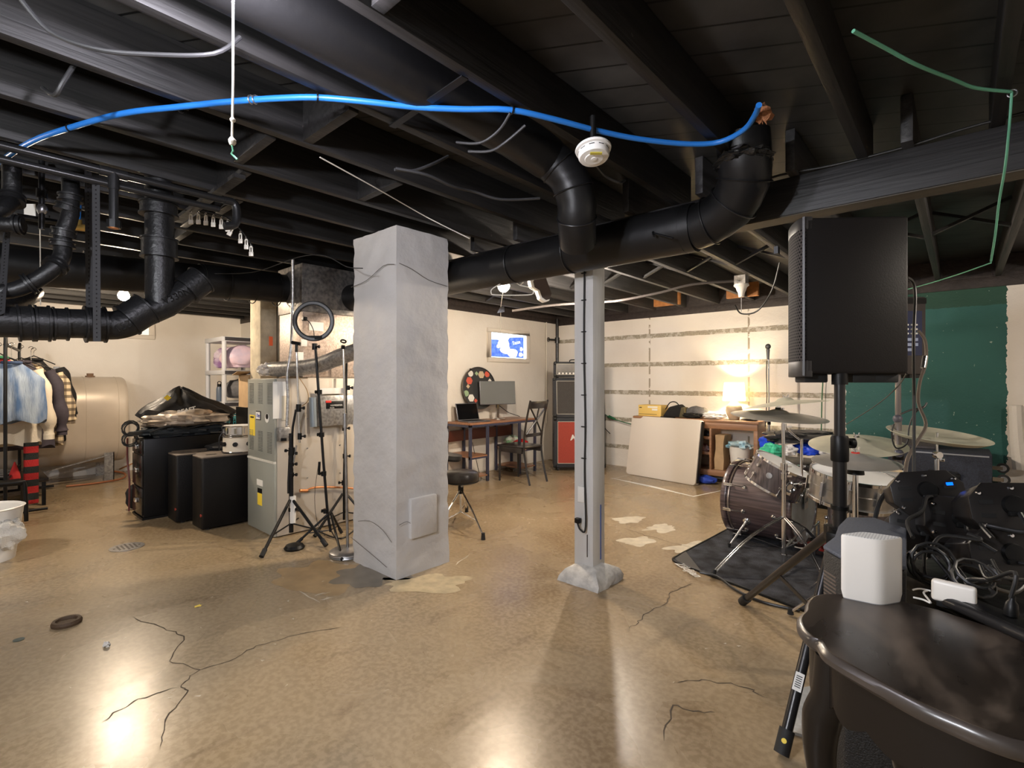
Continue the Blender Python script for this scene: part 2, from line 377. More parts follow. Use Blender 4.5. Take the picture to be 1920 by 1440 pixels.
# floor marks: cracks, paint, patches lie in the slab
CRK = mat('crack_dark', (.05, .035, .022), .8)
def ribbon(mb, P, w, z=.0012):
    P = [V((p.x, p.y, z)) for p in P]; L = []
    for i, p in enumerate(P):
        t = (P[min(i+1, len(P)-1)]-P[max(i-1, 0)]).normalized(); n = V((-t.y, t.x, 0)); ww = w*(.5+random.random()) if i not in (0, len(P)-1) else w*.2
        L.append((p-n*ww/2, p+n*ww/2))
    for (a, b), (c2, d) in zip(L, L[1:]): mb.add([a, b, d, c2], [(0, 1, 2, 3)])
def jag(P, k=5, amp=.012):
    out = []
    for a, b in zip(P, P[1:]):
        for j in range(k):
            p = a.lerp(b, j/k); out.append(p + V((random.uniform(-amp, amp), random.uniform(-amp, amp), 0)) if j else p)
    return out+[P[-1]]
cr = MB()
for P in ([(250, 1157), (300, 1175), (345, 1193), (318, 1240), (375, 1256), (340, 1285), (350, 1300), (310, 1350), (300, 1400)],
          [(375, 1256), (430, 1240), (480, 1211), (560, 1190), (640, 1176)],
          [(1300, 1093), (1258, 1110), (1252, 1128), (1222, 1145), (1195, 1165), (1180, 1180)],
          [(1165, 990), (1205, 1002), (1240, 1012), (1300, 1028)], [(1245, 1390), (1262, 1322), (1300, 1334), (1340, 1336)],
          [(1270, 1280), (1330, 1276), (1400, 1290), (1440, 1310)], [(335, 1290), (260, 1310), (190, 1355)]):
    ribbon(cr, jag([fl(*p) for p in P]), .0042)
cr.build('crack', CRK, fo, smooth=False)
def splat(c, r, seed, z=.0008, el=1, ang=0):
    m = MB(); n = 40; vs = [(c.x, c.y, z)]
    for j in range(n):
        a = 2*PI*j/n; k = r*(.75+.6*noise.noise(V((math.cos(a)*1.7, math.sin(a)*1.7, seed))))
        u, w = k*math.cos(a)*el, k*math.sin(a); vs.append((c.x+u*math.cos(ang)-w*math.sin(ang), c.y+u*math.sin(ang)+w*math.cos(ang), z))
    return m.add(vs, [(0, 1+j, 1+(j+1) % n) for j in range(n)])
PATCH = mat('yellow_patch_concrete', (.40, .27, .13), .3, var=.25, vs=9); PGREY = mat('grey_patch_concrete', (.19, .165, .13), .3, var=.3, vs=10); PPALE = mat('pale_patch_concrete', (.62, .55, .43), .4, var=.25, vs=16)
splat(fl(615, 1082), .34, 1, .0006, 1.3, .5).build('floor_patch', PATCH, fo)
splat(fl(690, 1080), .22, 2, .001, 1.3, .4).build('floor_patch', PGREY, fo)
splat(fl(800, 1092), .16, 3, .001, 2.2, .8).build('floor_patch', mat('sand_patch', (.52, .42, .26), .4, var=.3, vs=14), fo)
for i, p in enumerate(((700, 1066), (1180, 975), (1240, 990), (1290, 1025), (1195, 1015))): splat(fl(*p), .12, 4+i, .0009, 1.9, 1.2).build('floor_patch', PPALE, fo)
ch = MB()
for a, b in (((560, 1108), (600, 1130)), ((855, 1060), (880, 1040)), ((590, 1118), (620, 1110)), ((600, 1125), (625, 1120))): ribbon(ch, jag([fl(*a), fl(*b)], 4, .01), .012)
for i in range(26):
    p = fl(*random.choice([(random.uniform(480, 660), random.uniform(1070, 1250)), (random.uniform(1250, 1450), random.uniform(1180, 1290)), (random.uniform(50, 600), random.uniform(1100, 1330))]))
    ch.add([(p.x+random.uniform(-.012, .012), p.y+random.uniform(-.012, .012), .0014) for _ in range(3)], [(0, 1, 2)])
ch.build('chalk_mark', PPALE, fo, smooth=False)
wl = MB(); ribbon(wl, [fl(*p) for p in ((1144, 896), (1220, 912), (1300, 931), (1362, 918))], .05); ribbon(wl, [fl(*p) for p in ((1144, 899), (1182, 890))], .04)
wl.build('painted_line', mat('white_floor_paint', (.8, .8, .78), .5), fo)
splat(fl(372, 1136), .02, 3).build('paint_spot', YEL, fo)
# floor drain, cleanout ring, plugged hole
m = MB(); c = fl(238, 1026); m.lathe([(.11, 0), (.11, .004), (0, .004)], c, n=32)
dr = tag(m.build('floor_drain', STEEL), 'round grey metal floor drain grate set in the slab near the black cabinet', 'drain')
hm = MB()
for i in range(-3, 4):
    for j in range(-3, 4):
        if i*i+j*j < 10: hm.cbox((c.x+i*.026, c.y+j*.026, .0042), (.013, .013, .001))
hm.build('drain_hole', CRK, dr)
c = fl(125, 1170)
tag(MB().lathe([(.045, 0), (.062, 0), (.064, .012), (.058, .024), (.045, .024), (.04, .012)], c, n=32).build('cleanout_ring', mat('rusty_brown_iron', (.07, .04, .02), .7, bump=.6, bs=60)), 'rusty brown cleanout ring on the floor at lower left', 'ring')
tag(MB().lathe([(.02, 0), (.022, .003), (0, .0035)], fl(35, 1200)).build('floor_plug', mat('dark_teal_metal', (.02, .05, .05), .5)), 'small dark round plug in the floor left of the rusty ring', 'plug')
m = MB(); m.blob(fl(200, 1213)+V((0, 0, .012)), (.016, .013, .012), 3, .8, 2.5, n=12)
tag(m.build('paper_scrap', WHT), 'tiny crumpled white paper scrap lying on the bare floor', 'scrap')

# windows
def window(n, X0, y0, y1, z0, z1, art):
    w = struct(MB().box((X0, y0-.07, z0-.06), (X0+.03, y1+.07, z0)).box((X0, y0-.07, z1), (X0+.03, y1+.07, z1+.06)).box((X0, y0-.07, z0), (X0+.03, y0, z1)).box((X0, y1, z0), (X0+.03, y1+.07, z1)).build('window_%d' % n, WHTP, bevel=.004))
    bx((X0+.001, y0, z0), (X0+.006, y1, z1)).build('pane', art, w); return w
WHTP = mat('white_window_paint', (.74, .68, .6), .5, var=.06)
DAY = mat('daylit_pane', (.86, .94, 1), .3, emit=1.3)
w2 = window(2, XC, 5.07, 5.84, 1.60, 1.96, DAY)
# hand painted blue picture on the second pane (generic shapes)
PB = mat('blue_window_paint', (.05, .13, .75), .6, col2=(.14, .28, .95), vs=26, emit=.5); PW = mat('pale_window_paint', (.85, .82, 1), .6, col2=(.7, .62, .95), vs=20, emit=.75)
def wp(poly, m, x, nm='window_painting'):
    mb = MB(); n = len(poly); mb.add([(XC+x, 5.09+u*.70, 1.615+v*.33) for u, v in poly]+[(XC+x+.001, 5.09+u*.70, 1.615+v*.33) for u, v in poly],
        [list(range(n)), list(range(n, 2*n))[::-1]]+[[i, (i+1) % n, n+(i+1) % n, n+i] for i in range(n)]); mb.build(nm, m, w2, smooth=False)
wp([(.0, .0), (1, .0), (1, .96), (.55, .88), (.42, .62), (.3, .6), (.2, .74), (0, .74)], PB, .0065)
def ell(u, v, a, b, n=24, k=.12): return [(u+a*math.cos(t*2*PI/n)*(1+k*math.sin(3*t*2*PI/n+u*9)), v+b*math.sin(t*2*PI/n)) for t in range(n)]
for i, (u, v, a, b) in enumerate(((.36, .62, .17, .26), (.2, .46, .06, .08), (.42, .34, .16, .2), (.62, .2, .16, .19), (.72, .2, .07, .17), (.92, .4, .05, .1), (.9, .15, .07, .1))):
    wp(ell(u, v, a, b), PW if i != 4 else mat('white_window_paint_day', (.95, .95, 1), .6, emit=1.1), .0078+.0003*i)
text('Tacos', 'lettering', .075, (XC+.0105, 5.62, 1.84), (0, .97, .2), (0, -.2, .97), MATS['white_window_paint_day'], w2)
w1 = window(1, XA, 1.14, 1.90, 1.93, 2.16, mat('bright_frosted_pane', (.9, .88, .82), .4, emit=.35))

# ================================================================== columns
c = thing('concrete_column', 'square grey painted concrete column with an access panel near its foot', 'column', (-2.93, 2.1, 0))
def roughbox(x0, x1, y0, y1, z0, z1, amp, seed, bulge=.0):
    mb = MB(); R = []; nz = 70; ns = 10
    for i in range(nz+1):
        z = z0+(z1-z0)*i/nz; r = []
        pts = [(x0+(x1-x0)*k/ns, y0) for k in range(ns)]+[(x1, y0+(y1-y0)*k/ns) for k in range(ns)]+[(x1-(x1-x0)*k/ns, y1) for k in range(ns)]+[(x0, y1-(y1-y0)*k/ns) for k in range(ns)]
        cx, cy = (x0+x1)/2, (y0+y1)/2
        for px, py in pts:
            p = V((px, py, z)); d = V((px-cx, py-cy, 0)).normalized()
            k = amp*noise.noise(p*9+V((seed, 0, 0)))+amp*1.2*noise.noise(p*23)+bulge*max(0, 1-z/.45)
            r.append(p+d*k)
        R.append(r)
    return mb.rings(R)
roughbox(-3.19, -2.68, 1.89, 2.32, 0, 2.265, .007, 2, .008).build('shaft', COLP, c)
bx((-2.685, 1.985, .24), (-2.652, 2.2, .50)).build('access_panel', COLP, c, bevel=.006)
cc = MB(); 
cc.tube([V((-2.664, 1.9, 2.02)), V((-2.668, 2.0, 2.0)), V((-2.67, 2.14, 1.95)), V((-2.668, 2.3, 1.93))], .0018, 6, smooth=3)
cc.tube([V((-3.2, 1.876, 1.93)), V((-3.0, 1.874, 1.95)), V((-2.8, 1.874, 2.02)), V((-2.68, 1.874, 2.01))], .0018, 6, smooth=3)
cc.build('crack', mat('column_crack_grey', (.09, .08, .07), .8), c)  # cracks in the column, drawn as thin dark grey tubes
k = MB(); 
for P in ([(-2.664, 1.9, .35), (-2.664, 1.96, .36), (-2.66, 2.0, .33)], [(-3.1, 1.87, .3), (-2.95, 1.866, .33), (-2.8, 1.866, .3), (-2.7, 1.868, .24)], [(-3.19, 1.868, .17), (-2.95, 1.864, .12), (-2.75, 1.864, .07)]):
    k.tube([V(p) for p in P], .0016, 5, smooth=3)
k.build('crack', MATS['column_crack_grey'], c)
p = thing('support_post', 'slim grey painted wooden post under the beam with an outlet and black cable', 'post', (-1.78, 2.74, 0))
bx((-1.85, 2.67, .07), (-1.71, 2.81, 2.085)).build('shaft', POSTP, p, bevel=.004)
b = MB(); n = 12
R = []
for z, h in ((0, .152), (.03, .15), (.07, .125), (.095, .085), (.11, .04)):
    r = []
    for s0, s1 in ((-1, -1), (1, -1), (1, 1), (-1, 1)):
        for t in range(6):
            a = [(-1, -1), (1, -1), (1, 1), (-1, 1)]; i0 = a.index((s0, s1)); e = a[(i0+1) % 4]
            q = V(((s0+(e[0]-s0)*t/6)*h-1.76, (s1+(e[1]-s1)*t/6)*h+2.725, z)); q += V((1, 1, .4))*.012*noise.noise(q*30); q.z = max(q.z, 0) if z else 0; r.append(q)
    R.append(r)
b.rings(R).build('footing', mat('chipped_white_concrete', (.6, .58, .54), .7, var=.3, vs=20, bump=.8, bs=30), p)
bx((-1.815, 2.655, .50), (-1.765, 2.671, .60)).build('outlet', WHT, p, bevel=.003)
pk = onY(1086, 975, 2.66)
MB().cbox((pk.x, 2.645, pk.z), (.035, .03, .032)).build('plug', BLK, p, bevel=.004)
MB().tube([pk+V((0, -.02, -.015)), V((pk.x+.03, 2.63, pk.z-.05)), V((pk.x+.055, 2.65, pk.z-.03)), V((-1.765, 2.66, .7)), V((-1.76, 2.66, 1.0)), V((-1.77, 2.66, 1.5)), V((-1.765, 2.66, 2.06))], .006, 8, smooth=6).build('cable', CORD, p)
cl = MB()
for z in (.78, .98, 1.18, 1.38, 1.58, 1.78, 1.95): cl.cbox((-1.772, 2.66, z), (.032, .012, .006))
cl.build('cable_clip', BLK, p)
bx((-1.752, 2.664, .16), (-1.752+.004, 2.672, .3)).build('seam', CRK, p)
bx((-1.712, 2.755, .13), (-1.7085, 2.765, .48)).build('blue_mark', mat('blue_paint_streak', (.02, .08, .35), .5), p)
# ================================================================== overhead: lamps, pipes, ducts, cables
BULBM = {}
def bulb(nm, loc, col, st, r, label, socket=True, cat='light bulb'):
    t = thing('ceiling_bulb', label, cat, loc)
    m = bpy.data.materials.new('bulb_glow_'+nm); m.use_nodes = True; pb = m.node_tree.nodes['Principled BSDF']
    pb.inputs['Emission Color'].default_value = (*col, 1); pb.inputs['Emission Strength'].default_value = st; pb.inputs['Base Color'].default_value = (1, 1, 1, 1)
    MB().lathe([(r*.45, r*1.3), (r*.6, r*.9), (r*.9, r*.4), (r, 0), (r*.85, -r*.5), (r*.5, -r*.86), (.001, -r)], loc, n=14).build('glass_bulb', m, t)
    l = V(loc); top = min(JB, l.z+.2) if l.z > 2 else JB
    MB().lathe([(r*.5, r*1.3), (r*.55, r*2), (.05, r*2.2), (.055, r*2.6), (.0, r*2.6)], loc, n=20).build('lamp_holder', WHT, t)
    MB().cyl(l+V((0, 0, r*2.5)), (l.x, l.y, 2.4), .006, n=8).build('cord', CORD, t)
    return t
LB = {'b1': 'cool white bare bulb between the joists above the pull cord', 'b2': 'warm glowing bulb at far left above the oil tank',
      'b3': 'warm glowing bulb hanging beside the wire coat hanger', 'b4': 'glowing bare bulb behind the slim post',
      'b5': 'unseen low bulb added beside the camera for the light that throws the speaker shadow', 'b6': 'unseen fill bulb added at the near left end of the basement', 'b7': 'unseen fill bulb added near the right end of the long beam'}
for nm, loc, col, st, r in BULBS: bulb(nm, loc, col, st, r, LB[nm])

# pull cord with green tail
t = thing('pull_cord', 'knotted white pull cord with a green tail hanging from the near bulb', 'cord', tuple(at(437, 80, 1.14)))
MB().tube([at(437, -30, 1.14), at(437, 150, 1.14), at(435, 268, 1.14)], .0028, 8).build('string', WIREL, t)
MB().blob(at(436, 225, 1.14), (.006, .006, .006), n=10).blob(at(435, 265, 1.14), (.008, .008, .010), n=10).build('knot', WIREL, t)
MB().tube([at(435, 272, 1.14), at(437, 283, 1.14), at(434, 288, 1.14), at(445, 299, 1.14)], .0022, 8).build('tail', GREENH, t)
# blue PEX line
bp = [(-60, 345), (0, 303), (60, 265), (130, 240), (230, 213), (330, 205-4), (440, 190), (530, 184), (595, 183), (680, 190), (780, 201), (870, 205), (955, 206), (1040, 224), (1120, 245), (1200, 261), (1290, 270), (1350, 266), (1395, 243), (1416, 215), (1423, 197)]
t = thing('blue_water_tube', 'bright blue plastic water tube stapled in a long curve under the joists', 'water tube', tuple(fl(530, 184, 2.25)))
MB().tube([fl(a, b, 2.252) for a, b in bp], .0105, 12, smooth=4).build('tube', BLUEP, t)
for px, py, mm in ((595, 183, BLK), (960, 207, BLK), (470, 187, STEEL), (478, 187, STEEL), (130, 240, BLK), (338, 204, BLK)):
    q = fl(px, py, 2.252); MB().torus(q, .0125, .003, fl(px+8, py+(2 if px > 500 else -1), 2.252)-q, 16, 6).cbox(q+V((0, .012, .01)), (.008, .03, .012)).build('pipe_clip', mm, t)
c = fl(1430, 213, 2.27); tag(MB().blob(c, (.03, .03, .035), 4, 1.1, 3.5, n=14).build('insulation_tuft', mat('orange_foam', (.25, .1, .04), .9, bump=.8, bs=80)), 'small tuft of orange foam where the blue tube enters the floor boards', 'foam')
# green cord top right
t = thing('green_rope', 'green cord hooked to the joists and hanging down at far right', 'cord', tuple(fl(1895, 178, 2.25)))
MB().tube([fl(1600, 58, 2.25), fl(1660, 90, 2.25), fl(1720, 122, 2.24), fl(1790, 150, 2.25), fl(1830, 165, 2.25), fl(1895, 172, 2.25)], .0055, 8, smooth=5).build('cord_run', GREENH, t)
D = fl(1895, 172, 2.25)
dd = V((D.x, D.y)).dot(V((fwd.x, fwd.y)))
MB().tube([at(1897, 172, dd), at(1893, 230, dd+.02), at(1885, 310, dd+.1), at(1873, 380, dd+.25), at(1866, 440, dd+.4), at(1858, 490, dd+.6)], .004, 8, smooth=5).build('hanging_cord', GREENH, t)
MB().torus(fl(1898, 175, 2.25), .012, .0025, Y, 16, 6).build('hook', STEEL, t)
MB().tube([at(1858, 493, dd+.6), at(1780, 520, dd+1.0), at(1700, 543, dd+1.5), at(1600, 568, 5.0)], .003, 6, smooth=4).build('thin_line', GREENH, t)
# smoke detector
c = at(1112, 292, 1.95); t = thing('smoke_detector', 'round white smoke detector hanging under a joist', 'smoke detector', tuple(c))
ax = (-UP-fwd*.22+rgt*.05).normalized()
MB().lathe([(0, -.002), (.066, -.002), (.07, .004), (.068, .01), (.057, .012), (.057, .018)], c+V((0, 0, .028)), ax, 40).build('base_plate', WHT, t)
MB().lathe([(.057, .012), (.060, .014), (.060, .034), (.055, .042), (.036, .044), (.034, .047), (0, .047)], c+V((0, 0, .028)), ax, 40).build('body', WHT, t)
MB().lathe([(0, .046), (.012, .046), (.012, .049), (0, .05)], c+V((0, 0, .028)), ax, 20).build('test_button', WHT, t)
face(t, c+V((0, 0, .028))+ax*.045-fwd*.046, rgt, ax.cross(rgt), .045, .012, 'yellow_label', mat('olive_yellow_label', (.45, .38, .05), .5), t, .004)
sl = MB()
for k in range(10):
    a = k*2*PI/10; x, y, z = frame(ax); sl.bar(c+V((0, 0, .028))+ax*.02+(x*math.cos(a)+y*math.sin(a))*.0602, c+V((0, 0, .028))+ax*.02+(x*math.cos(a+.35)+y*math.sin(a+.35))*.0602, .002, .003, ax)
sl.build('vent_slot', BLK, t)
MB().cyl(c+V((0, 0, .02)), (c.x, c.y, 2.3), .012, n=12).build('stem', BLK, t)

# ---- ducts
t = thing('supply_duct', 'large round black supply duct along the beam with two elbows up to the joists', 'duct', (-1.6, 2.5, 2.05))
dz = [onY(900, 500, 2.5).z, onY(1150, 440, 2.5).z]; zc = lambda x: dz[0]+(dz[1]-dz[0])*(x+2.5)/1.05
P0 = V((-4.15, 2.45, 2.03)); 
MB().tube([P0, V((-3.6, 2.5, 2.03)), V((-2.6, 2.5, 2.045)), V((-1.0, 2.52, 2.05))], .122, 32).build('main_run', DUCT, t)
E1 = [V((-1.35, 2.52, 2.05)), V((-1.0, 2.52, 2.05)), onY(1215, 400, 2.52), onY(1265, 365, 2.50), onY(1290, 320, 2.48), onY(1293, 270, 2.45)]
MB().tube([V((-1.0, 2.52, 2.05)), V((-.93, 2.51, 2.06)), V((-.82, 2.48, 2.10)), V((-.74, 2.42, 2.18)), V((-.72, 2.36, 2.27)), V((-.72, 2.34, 2.36))], .112, 32, smooth=2).build('elbow', DUCT, t)
rb = MB(); 
for p_, a in ((V((-1.05, 2.52, 2.05)), X), (V((-.92, 2.508, 2.063)), V((1, -.1, .2))), (V((-.80, 2.47, 2.115)), V((.7, -.3, .6))), (V((-.735, 2.41, 2.19)), V((.3, -.3, .9))), (V((-2.2, 2.5, 2.047)), X), (V((-1.75, 2.5, 2.047)), X)):
    rb.torus(p_, .119 if p_.x > -1.1 else .123, .004, a, 40, 6)
rb.build('seam_ring', DUCT, t)
MB().blob(V((-.72, 2.35, 2.25)), (.118, .118, .03), 5, .35, 4, n=40).build('tape_wrap', mat('crinkled_black_tape', (.012, .012, .012), .3, bump=.7, bs=50), t)
MB().cyl((-1.17, 2.39, 2.03), (-1.15, 2.36, 2.0), .006).cyl((-1.15, 2.372, 2.015), (-1.05, 2.36, 1.97), .005).build('damper_handle', BLKM, t)
B = [V((-1.0, -1.2, 2.33)), V((-1.0, 1.75, 2.33)), V((-1.01, 1.95, 2.31)), V((-1.15, 2.15, 2.2)), V((-1.30, 2.3, 2.1)), V((-1.38, 2.42, 2.06))]
bxs = [onX(1000, 300, -1.02)]
MB().tube([V((-1.44, -1.2, 2.35)), V((-1.44, .6, 2.35)), at(960, 250, 2.18), at(1026, 296, 2.37)], .098, 28).build('branch_run', DUCT, t)
MB().tube([at(1022, 293, 2.37), at(1062, 328, 2.38), at(1080, 372, 2.40), at(1081, 415, 2.44), at(1083, 455, 2.54)], .093, 28, smooth=4).build('branch_elbow', DUCT, t)
rb = MB()
for a, b2, d_, e in ((1048, 314, 2.375, (1062, 330, 2.38)), (1075, 356, 2.39, (1081, 378, 2.40)), (1081, 408, 2.43, (1081, 430, 2.47))):
    q = at(a, b2, d_); rb.torus(q, .095, .004, at(*e)-q, 36, 6)
rb.build('seam_ring', DUCT, t)

t = thing('return_duct', 'round black duct running from the left edge to the furnace plenum', 'duct', (-4.55, .8, 2.05))
MB().tube([V((-4.42, -1.5, 1.98)), V((-4.42, .4, 2.0)), V((-4.46, 1.1, 2.05)), V((-4.5, 1.75, 2.09)), V((-4.48, 1.98, 2.09))], .122, 32).build('main_run', DUCT, t)
MB().tube([V((-4.47, 1.30, 2.06)), V((-4.5, 1.75, 2.09)), V((-4.49, 1.92, 2.09))], .131, 32).build('collar', DUCT, t)
rb = MB()
for y in (1.32, 1.5, 1.7, 1.9, .6, 1.0): rb.torus(V((-4.47, y, 2.06 if y > 1.2 else 2.02+.03*y)), .133 if y > 1.2 else .123, .004, Y, 40, 6)
rb.build('seam_ring', DUCT, t)

# ---- big black drain stack
XP = -3.0; SK = 1.2
q = lambda a, b: onX(a, b, XP)
t = thing('drain_pipe', 'large black plastic drain pipe with a wye branch at upper left', 'pipe', tuple(q(300, 500)))
MB().tube([V((XP, -1.2, q(0, 603).z)), q(0, 603), q(190, 608)], .055*SK, 24).build('horizontal_run', ABS, t)
MB().tube([q(185, 608), q(215, 610), q(245, 602), q(268, 583)], .056*SK, 24, smooth=4).build('bend', ABS, t)
MB().tube([q(262, 588), q(300, 555), q(345, 558-6)], .053*SK, 24).build('wye_elbow', ABS, t) if 0 else None
MB().tube([q(255, 590), q(300, 556), q(375, 538)], .05, 24).build('unused', ABS, t) if 0 else None
MB().tube([q(250, 597), q(310, 572), q(370, 530)], .053*SK, 24).build('wye_body', ABS, t)
MB().cyl(q(300, 580), q(299, 395), .052*SK, n=24).build('vertical_run', ABS, t)
def hub(pa, pb, r, name='hub'):
    r = r*SK; d = (pb-pa).normalized(); return MB().tube([pa, pa+d*.008, pa+d*.009, pb-d*.009, pb-d*.008, pb], [r+.006, r+.006, r, r, r+.006, r+.006], 28).build(name, ABS, t)
hub(q(299, 448), q(299, 484), .064); hub(q(298, 382), q(298, 405), .066); hub(q(237, 602), q(276, 578), .064); hub(q(348, 546), q(378, 524), .062)
MB().cyl(q(298, 395), V((XP, q(298, 395).y, 2.4)), .05*SK, n=24).build('riser', ABS, t)
hub(q(32, 606), q(62, 606), .062); hub(q(64, 606), q(94, 607), .062); hub(q(158, 608), q(198, 609), .066)
hub(q(98, 607), q(128, 608), .058, 'coupling')
cpd = (q(378, 524)-q(370, 530)).normalized()
MB().cyl(q(372, 529), q(379, 523), .056*SK, n=28).build('open_end', mat('dark_pipe_inside', (.006, .006, .006), .8), t)
for s_, a, b2 in (('1530', 236, 617), ('V330N', 330, 563)):
    pp = q(a, b2)+V((.052, -.0, 0)); text(s_, 'moulded_lettering', .048, (XP+.0645, pp.y-.012, pp.z+.012), (0, .82, .5), (0, -.5, .82), mat('glossy_black_lettering', (.004, .004, .004), .2), t, depth=.003)
# perforated straps
def strap(a, b, d0, lab, w=.034):
    tt = thing('pipe_strap', lab, 'strap', tuple(a)); MB().bar(a, b, w, .002, fwd).build('strip', mat('grey_painted_strap', (.03, .03, .033), .5), tt)
    hm = MB(); n = int((b-a).length/.019); dr_ = (b-a)/n
    for k in range(1, n):
        pc = a+dr_*k; hm.cyl(pc-fwd*.0016, pc+fwd*.0016, .0035, n=8)
    hm.build('strap_hole', BLK, tt); return tt
strap(at(180, 340, 2.25), at(182, 640, 2.25), 0, 'grey perforated hanger strap, front one of the pair round the big drain pipe')
strap(at(165, 300, 2.42), at(168, 600, 2.42), 0, 'dark perforated hanger strap, rear one of the pair round the big drain pipe')
strap(at(20, 330, 2.4), at(2, 590, 2.05), 0, 'perforated hanger strap at the left edge')
# smaller drain arms
t = thing('sink_drain_pipe', 'smaller black drain pipe with several bends left of the big stack', 'pipe', tuple(at(120, 430, 2.3)))
A = [at(132, 330, 2.3), at(132, 400, 2.28), at(118, 440, 2.26), at(117, 478, 2.25), at(100, 503, 2.22), at(60, 530, 2.18), at(20, 545, 2.14), at(-30, 548, 2.1)]
MB().tube(A, .033, 20, smooth=3).build('pipe_run', ABS, t)
for (a, b2) in (((132, 365, 2.29), (132, 378, 2.29)), ((128, 385, 2.28), (124, 398, 2.275)), ((120, 430, 2.26), (118, 445, 2.26)), ((117, 452, 2.255), (117, 464, 2.255)), ((108, 495, 2.24), (100, 503, 2.22)), ((60, 530, 2.18), (50, 534, 2.17))): hub(at(*a), at(*b2), .034)
t = thing('elbow_drain_pipe', 'short black drain pipe turning left at the top left corner', 'pipe', tuple(at(20, 350, 2.2)))
MB().tube([at(22, 300, 2.2), at(22, 365, 2.2), at(12, 385, 2.16), at(-12, 398, 2.12), at(-50, 410, 2.1)], .033, 20, smooth=4).build('pipe_run', ABS, t)
hub(at(22, 368, 2.2), at(21, 380, 2.19), .035)
MB().cyl(at(-30, 420, 2.1), at(45, 422, 2.15), .03, n=20).build('pipe_arm', ABS, t); hub(at(28, 421, 2.14), at(42, 422, 2.15), .030)
t = thing('trap_pipe', 'black drain pipe passing behind the big run at the left edge', 'pipe', tuple(at(20, 570, 2.5)))
MB().tube([at(-40, 580, 2.3), at(10, 572, 2.45), at(45, 560, 2.6), at(62, 548, 2.75)], .045, 20, smooth=3).build('pipe_run', ABS, t)
# steel gas pipes
GP = mat('black_steel_pipe', (.02, .02, .021), .28, .4)
t = thing('gas_pipe', 'black steel gas pipe with a tee and a capped drop under the left joists', 'pipe', (-2.87, .5, 2.2))
MB().cyl((-2.87, -1.2, 2.215), (-2.87, .97, 2.215), .017, n=16).build('pipe_run', GP, t)
y = .49; MB().cyl((-2.87, y-.05, 2.215), (-2.87, y+.05, 2.215), .022, n=16).cyl((-2.87, y, 2.215), (-2.87, y, 2.14), .022, n=16).build('tee', GP, t)
MB().cyl((-2.87, y, 2.15), (-2.87, y, 2.0), .018, n=16).build('drop', GP, t)
MB().cyl((-2.87, y, 2.0), (-2.87, y, 1.965), .027, n=8).build('end_cap', GP, t); MB().cyl((-2.87, y, 1.966), (-2.87, y, 1.963), .019, n=16).build('cap_face', COPPER, t)
MB().tube([(-2.87, .95, 2.215), (-2.87, 1.0, 2.21), (-2.87, 1.01, 2.15), (-2.87, 1.0, 2.1), (-2.87, .95, 2.08)], .021, 16, smooth=3).build('elbow', GP, t)
t = thing('second_gas_pipe', 'black steel pipe running parallel just below the gas pipe', 'pipe', (-2.885, .3, 2.165))
MB().cyl((-2.885, -1.2, 2.165), (-2.885, .93, 2.165), .016, n=16).build('pipe_run', GP, t)
t = thing('valve_pipe', 'thin black water pipe with a brass valve between the drain arms', 'pipe', tuple(at(78, 370, 2.4)))
MB().cyl(at(78, 300, 2.4), at(78, 430, 2.4), .012).cyl(at(78, 355, 2.4), at(78, 372, 2.4), .02).build('riser', GP, t)
MB().cyl(at(30, 405, 2.4), at(115, 418, 2.6), .014).build('arm', GP, t)
MB().blob(at(78, 392, 2.4), (.02, .02, .028), n=12).build('valve_body', STEEL, t)
MB().cyl(at(138, 425, 2.6), at(163, 428, 2.65), .018).cyl(at(147, 428, 2.62), at(147, 412, 2.62), .02, .014).build('brass_tee', BRASS, t)
MB().cyl(at(147, 412, 2.62), at(149, 370, 2.62), .01).cyl(at(85, 345, 2.9), at(135, 358, 3.0), .01).build('blue_tube', BLUEP, t)
face(t, at(56, 395, 2.6), rgt, UP, .06, .07, 'paper_tag', PAPER, t)
tag(MB().cyl(at(75, 396, 3.0), at(76, 572, 3.0), .003, n=6).build('hanging_string', WIREL), 'thin pale string hanging left of the perforated straps', 'string')

